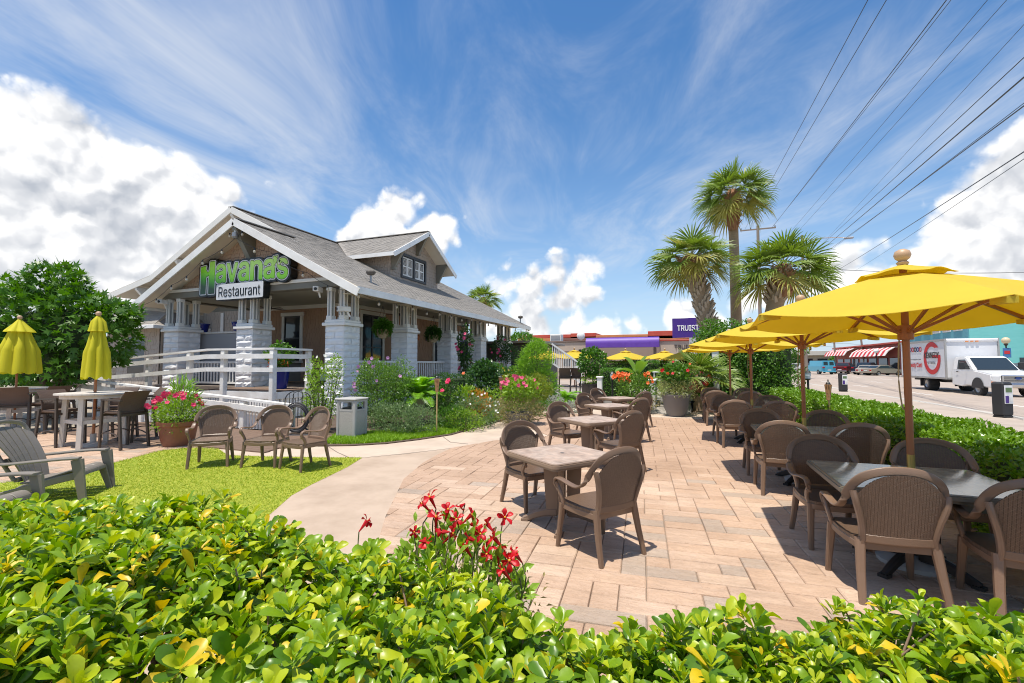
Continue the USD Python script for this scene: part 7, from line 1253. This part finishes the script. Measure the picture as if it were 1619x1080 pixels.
for x in (-1, 1):
    mb = MB(); mb.rbox((x * .64, 4.0, .76), (x * .95, 4.13, 1.06), .03); mb.build('head_lamp', lamp_w, bt); mb = MB(); mb.rbox((x * .80, 4.02, .70), (x * .96, 4.12, .755), .01); mb.build('indicator', amber, bt)
    mb = MB(); mb.rbox((x * 1.08, 2.05, 1.35), (x * 1.32, 2.13, 1.72), .03); mb.beam((x * .9, 2.1, 1.5), (x * 1.1, 2.1, 1.5), .03, .04); mb.build('wing_mirror', plastic, bt)
    mb = MB(); mb.box((x * .995, 1.05, 1.20), (x * 1.005, 1.25, 1.24)); mb.build('door_handle', plastic, bt); wheel(bt, x * .88, 3.0, .40, .25); wheel(bt, x * .84, -2.1, .42, .5); mb = MB(); mb.box((x * .62, -2.9, .25), (x * 1.1, -2.86, .8)); mb.build('mud_flap', plastic, bt)
    a = np.linspace(0, 2 * math.pi, 30); mb = MB(); mb.prism(Point(3.0, .42).buffer(.52, 16).intersection(sbox(2, .40, 4, 1.1)), (x * 1.0 - (0 if x > 0 else .012), 0, 0), (0, 1, 0), (0, 0, 1), .012); mb.build('wheel_arch', plastic, bt)
# the lettering on its right-hand side: seen reading along -y in the world, +y in its own frame
side = 1.165; lr = M('logo_red', (.55, .012, .02), rough=.4); lk = M('logo_black', (.02, .02, .02), rough=.4)
def on_side(q, m, name, d): mb = MB(); mb.prism(q, (side + d, 0, 0), (0, 1, 0), (0, 0, 1), .006); return mb.build(name, m, bt)
ring = affinity.scale(Point(0, 0).buffer(1, 30), 1.0, .98).difference(affinity.scale(Point(0, 0).buffer(1, 30), .70, .70)); ring = ring.difference(Polygon([(0, 0), (1.3, .15), (1.3, .62), (.4, .62)])); ring = affinity.translate(ring, -1.15, 1.98); on_side(ring, lr, 'logo_ring', 0); on_side(sbox(-1.15, 1.98, -.17, 2.16), lr, 'logo_bar', .001)
def side_text(txt, h, w, y, z, m, bold=True): q = text_poly(txt, h, bold); b = q.bounds; on_side(affinity.translate(affinity.scale(affinity.translate(q, -b[0], -b[1]), w / (b[2] - b[0]), h / (b[3] - b[1]), origin=(0, 0)), y, z), m, 'lettering', .008)
side_text('KENNEDY', .36, 1.75, -2.05, 1.98, lk); side_text('STEEL', .15, .95, -1.65, 1.62, lk, False); side_text('Kennedy Can!', .36, 2.2, -4.6, 1.35, lr); side_text('www.kennedycan.com', .09, 1.9, -4.4, 1.86, lk, False)
for k in range(7): c = Point(-4.6 + k * .34, 2.55); on_side(c.buffer(.16, 10).difference(c.buffer(.10, 10)), (lr, lk, _m['badge_blue'])[k % 3], 'round_mark', 0)
# ---------------------------------------------------------------- street furniture and wires
def kiosk(label, loc, rz):
    t = thing('pavement_bin', label, 'bin', (*loc, .12), rz, 'black poster bins on the pavement', None, (.85, .85, 1)); mb = MB(); mb.rbox((-.2, -.18, .06), (.2, .18, 1.0), .04); mb.build('body', plastic, t); mb = MB(); mb.rbox((-.18, -.16, 0), (.18, .16, .06), .01); mb.build('base', black, t)
    mb = MB(); mb.box((-.16, -.192, .40), (.16, -.181, .92)); po = mb.build('poster', sign_white, t); mb = MB(); mb.box((-.14, -.199, .42), (-.01, -.194, .62)); mb.build('poster_block', purple_sign, po); mb = MB(); mb.box((-.12, -.199, .72), (.12, -.194, .85)); mb.build('poster_block', M('poster_green', (.12, .2, .08), rough=.5), po); mb = MB(); mb.box((.02, -.199, .46), (.13, -.194, .58)); mb.build('poster_block', trim, po); return t
kiosk('black bin with a poster front on the pavement at the right edge', (8.45, 17.2), .5); kiosk('black bin with a poster front farther along the pavement', (8.05, 29.8), .35)
p = spot(1592, 38); t = thing('globe_street_lamp', 'black street lamp with a globe and a blue banner sign beyond the truck', 'street lamp', (p[0], p[1], 0)); mb = MB(); mb.tube([(0, 0, 0), (0, 0, 3.1)], [.08, .05], 8); mb.build('post', black, t); mb = MB(); mb.lathe([(.05, 3.1), (.16, 3.3), (.05, 3.32)], 10); mb.build('collar', black, t); mb = MB(); mb.ball((0, 0, 3.58), .28, 2); mb.build('globe', M('globe_glass', (.60, .50, .32), rough=.25), t, True); mb = MB(); mb.rbox((-.26, -.1, 2.15), (.26, -.07, 2.95), .01); bn = mb.build('banner', M('banner_blue', (.05, .16, .36), rough=.5), t); mb = MB(); mb.box((-.18, -.11, 2.45), (.18, -.102, 2.72)); mb.build('banner_panel', strip_r, bn)
p = spot(1386, 66); t = thing('globe_street_lamp', 'pale globe street lamp in front of the striped awnings', 'street lamp', (p[0], p[1], 0)); mb = MB(); mb.tube([(0, 0, 0), (0, 0, 3.2)], .07, 8); mb.build('post', black, t); mb = MB(); mb.ball((0, 0, 3.5), .32, 2); mb.build('globe', sign_white, t, True)
pole_w = M('pole_wood', (.20, .165, .13), (.28, .24, .20), 3, .9, sc=(1, 1, .1))
def util_pole(label, px, z, top_px, arm=0, lean=0):
    p = D(px, top_px, z); t = thing('utility_pole', label, 'pole', (p[0], p[1], 0)); mb = MB(); mb.tube([(lean, 0, 0), (0, 0, p[2])], [.19, .13], 10); mb.build('shaft', pole_w, t, 60)
    if arm:
        mb = MB(); mb.beam((-arm, 0, p[2] - .35), (arm, 0, p[2] - .35), .11, .12); mb.build('crossarm', pole_w, t)
        for x in (-arm * .95, -arm * .4, arm * .95): mb = MB(); mb.lathe([(.03, p[2] - .29), (.07, p[2] - .26), (.03, p[2] - .2), (.06, p[2] - .16), (.02, p[2] - .1)], 8, (x, 0, 0)); mb.build('insulator', black, t)
    return t, p
util_pole('wooden utility pole with a crossarm rising behind the palms', 1198, 46, 357, 1.6); util_pole('leaning wooden pole before the flat roofed shops', 1356, 80, 500, 0, .9); util_pole('wooden pole left of the leaning one', 1314, 90, 480, 0, .5); _, P2 = util_pole('wooden pole carrying the street light, mostly behind the right palm', 1268, 50, 372)
sl_ = thing('street_light', 'grey cobra head street light on an arm above the palms', 'street light', tuple(P2)); q = np.array(D(1343, 376, 46)) - P2; mb = MB(); mb.tube(spline([(0, 0, -.6), q * .5 + [0, 0, -.15], q * .9], 5), .05, 6); mb.build('arm', steel, sl_, True); mb = MB(); mb.rbox((-.45, -.16, -.10), (.35, .16, .08), .06); v = mb.v[0]; v += q; mb.build('head', M('lamp_head_grey', (.33, .33, .34), rough=.5), sl_)
def wire(label, a, za, b, zb, sag, r, ext=0.0, ext2=.5):
    A, B = D(*a, za), D(*b, zb); d = B - A; A = A - d * ext; B = B + d * ext2; s = np.linspace(0, 1, 40)[:, None]; P = A + (B - A) * s; P[:, 2] -= sag * 4 * (s[:, 0] * (1 - s[:, 0])); t = thing('power_line', label, 'wire', (0, 0, 0), 0, None); mb = MB(); mb.tube(P, r, 5); mb.build('conductor', black, t, True)
for i, (a, za, b, zb, r, e) in enumerate((((1178, 362), 46, (1369, 0), 13.5, .012, 0), ((1186, 362), 46, (1398, 0), 13.5, .012, 0), ((1222, 358), 46, (1492, 0), 13.5, .016, 0), ((1220, 360), 46, (1499, 0), 13.3, .010, 0), ((1257, 357), 42, (1557, 0), 13.5, .009, .4), ((1265, 361), 42, (1587, 0), 13.5, .009, .4), ((1303, 381), 48, (1619, 33), 12.5, .008, .3), ((1306, 380), 48, (1619, 85), 12.0, .014, .3), ((1306, 388), 48, (1619, 116), 11.5, .022, .3), ((1318, 391), 46, (1619, 157), 11.5, .010, .3), ((1322, 386), 46, (1619, 161), 11.0, .017, .3), ((1367, 399), 34, (1619, 235), 11.5, .016, .9), ((1393, 400), 34, (1619, 246), 11.0, .009, .9))):
    o = ('first', 'second', 'third', 'fourth', 'fifth', 'sixth', 'seventh', 'eighth', 'ninth', 'tenth', 'eleventh', 'twelfth', 'thirteenth')[i]; wire(f'{o} overhead wire counted from the left at the top of the sky' if i < 6 else f'{o} overhead wire from the left, sloping down above the umbrellas' if i < 11 else ('thick' if i == 11 else 'thin') + ' lowest overhead wire running just above the near umbrella', a, za, b, zb, .12, r, e)
def cross_wire(label, a, b, z, r, s): A, B = D(*a, z), D(*b, z); q = np.linspace(0, 1, 24)[:, None]; P = A + (B - A) * q; P[:, 2] -= s * 4 * (q[:, 0] * (1 - q[:, 0])); t = thing('span_wire', label, 'wire'); mb = MB(); mb.tube(P, r, 5); mb.build('cable', black, t)
cross_wire('wire crossing the sky level with the umbrella finial', (1300, 425), (1700, 428), 34, .02, .25); cross_wire('cable holding the two traffic lights over the far junction', (1255, 538), (1440, 545), 88, .02, .3); cross_wire('lower cable over the far junction', (1255, 546), (1440, 550), 92, .02, .2)
for px, py, z, l in ((1303.5, 543, 88, 'yellow traffic light hanging over the junction, right and higher'), (1281, 550, 92, 'yellow traffic light hanging over the junction, left and lower')):
    p = D(px, py, z); t = thing('traffic_light', l, 'traffic light', p, .1); mb = MB(); mb.rbox((-.2, -.15, -.5), (.2, .15, .5), .03); mb.build('housing', M('signal_yellow', (.60, .30, .03), rough=.5), t); mb = MB(); mb.tube([(0, 0, .5), (0, 0, 1.0)], .03, 5); mb.build('hanger', black, t)
    for k in range(3): mb = MB(); mb.tube([(0, -.15, -.32 + .32 * k), (0, -.2, -.32 + .32 * k)], .11, 10); mb.build('lens', (black, black, lamp_r)[k], t)
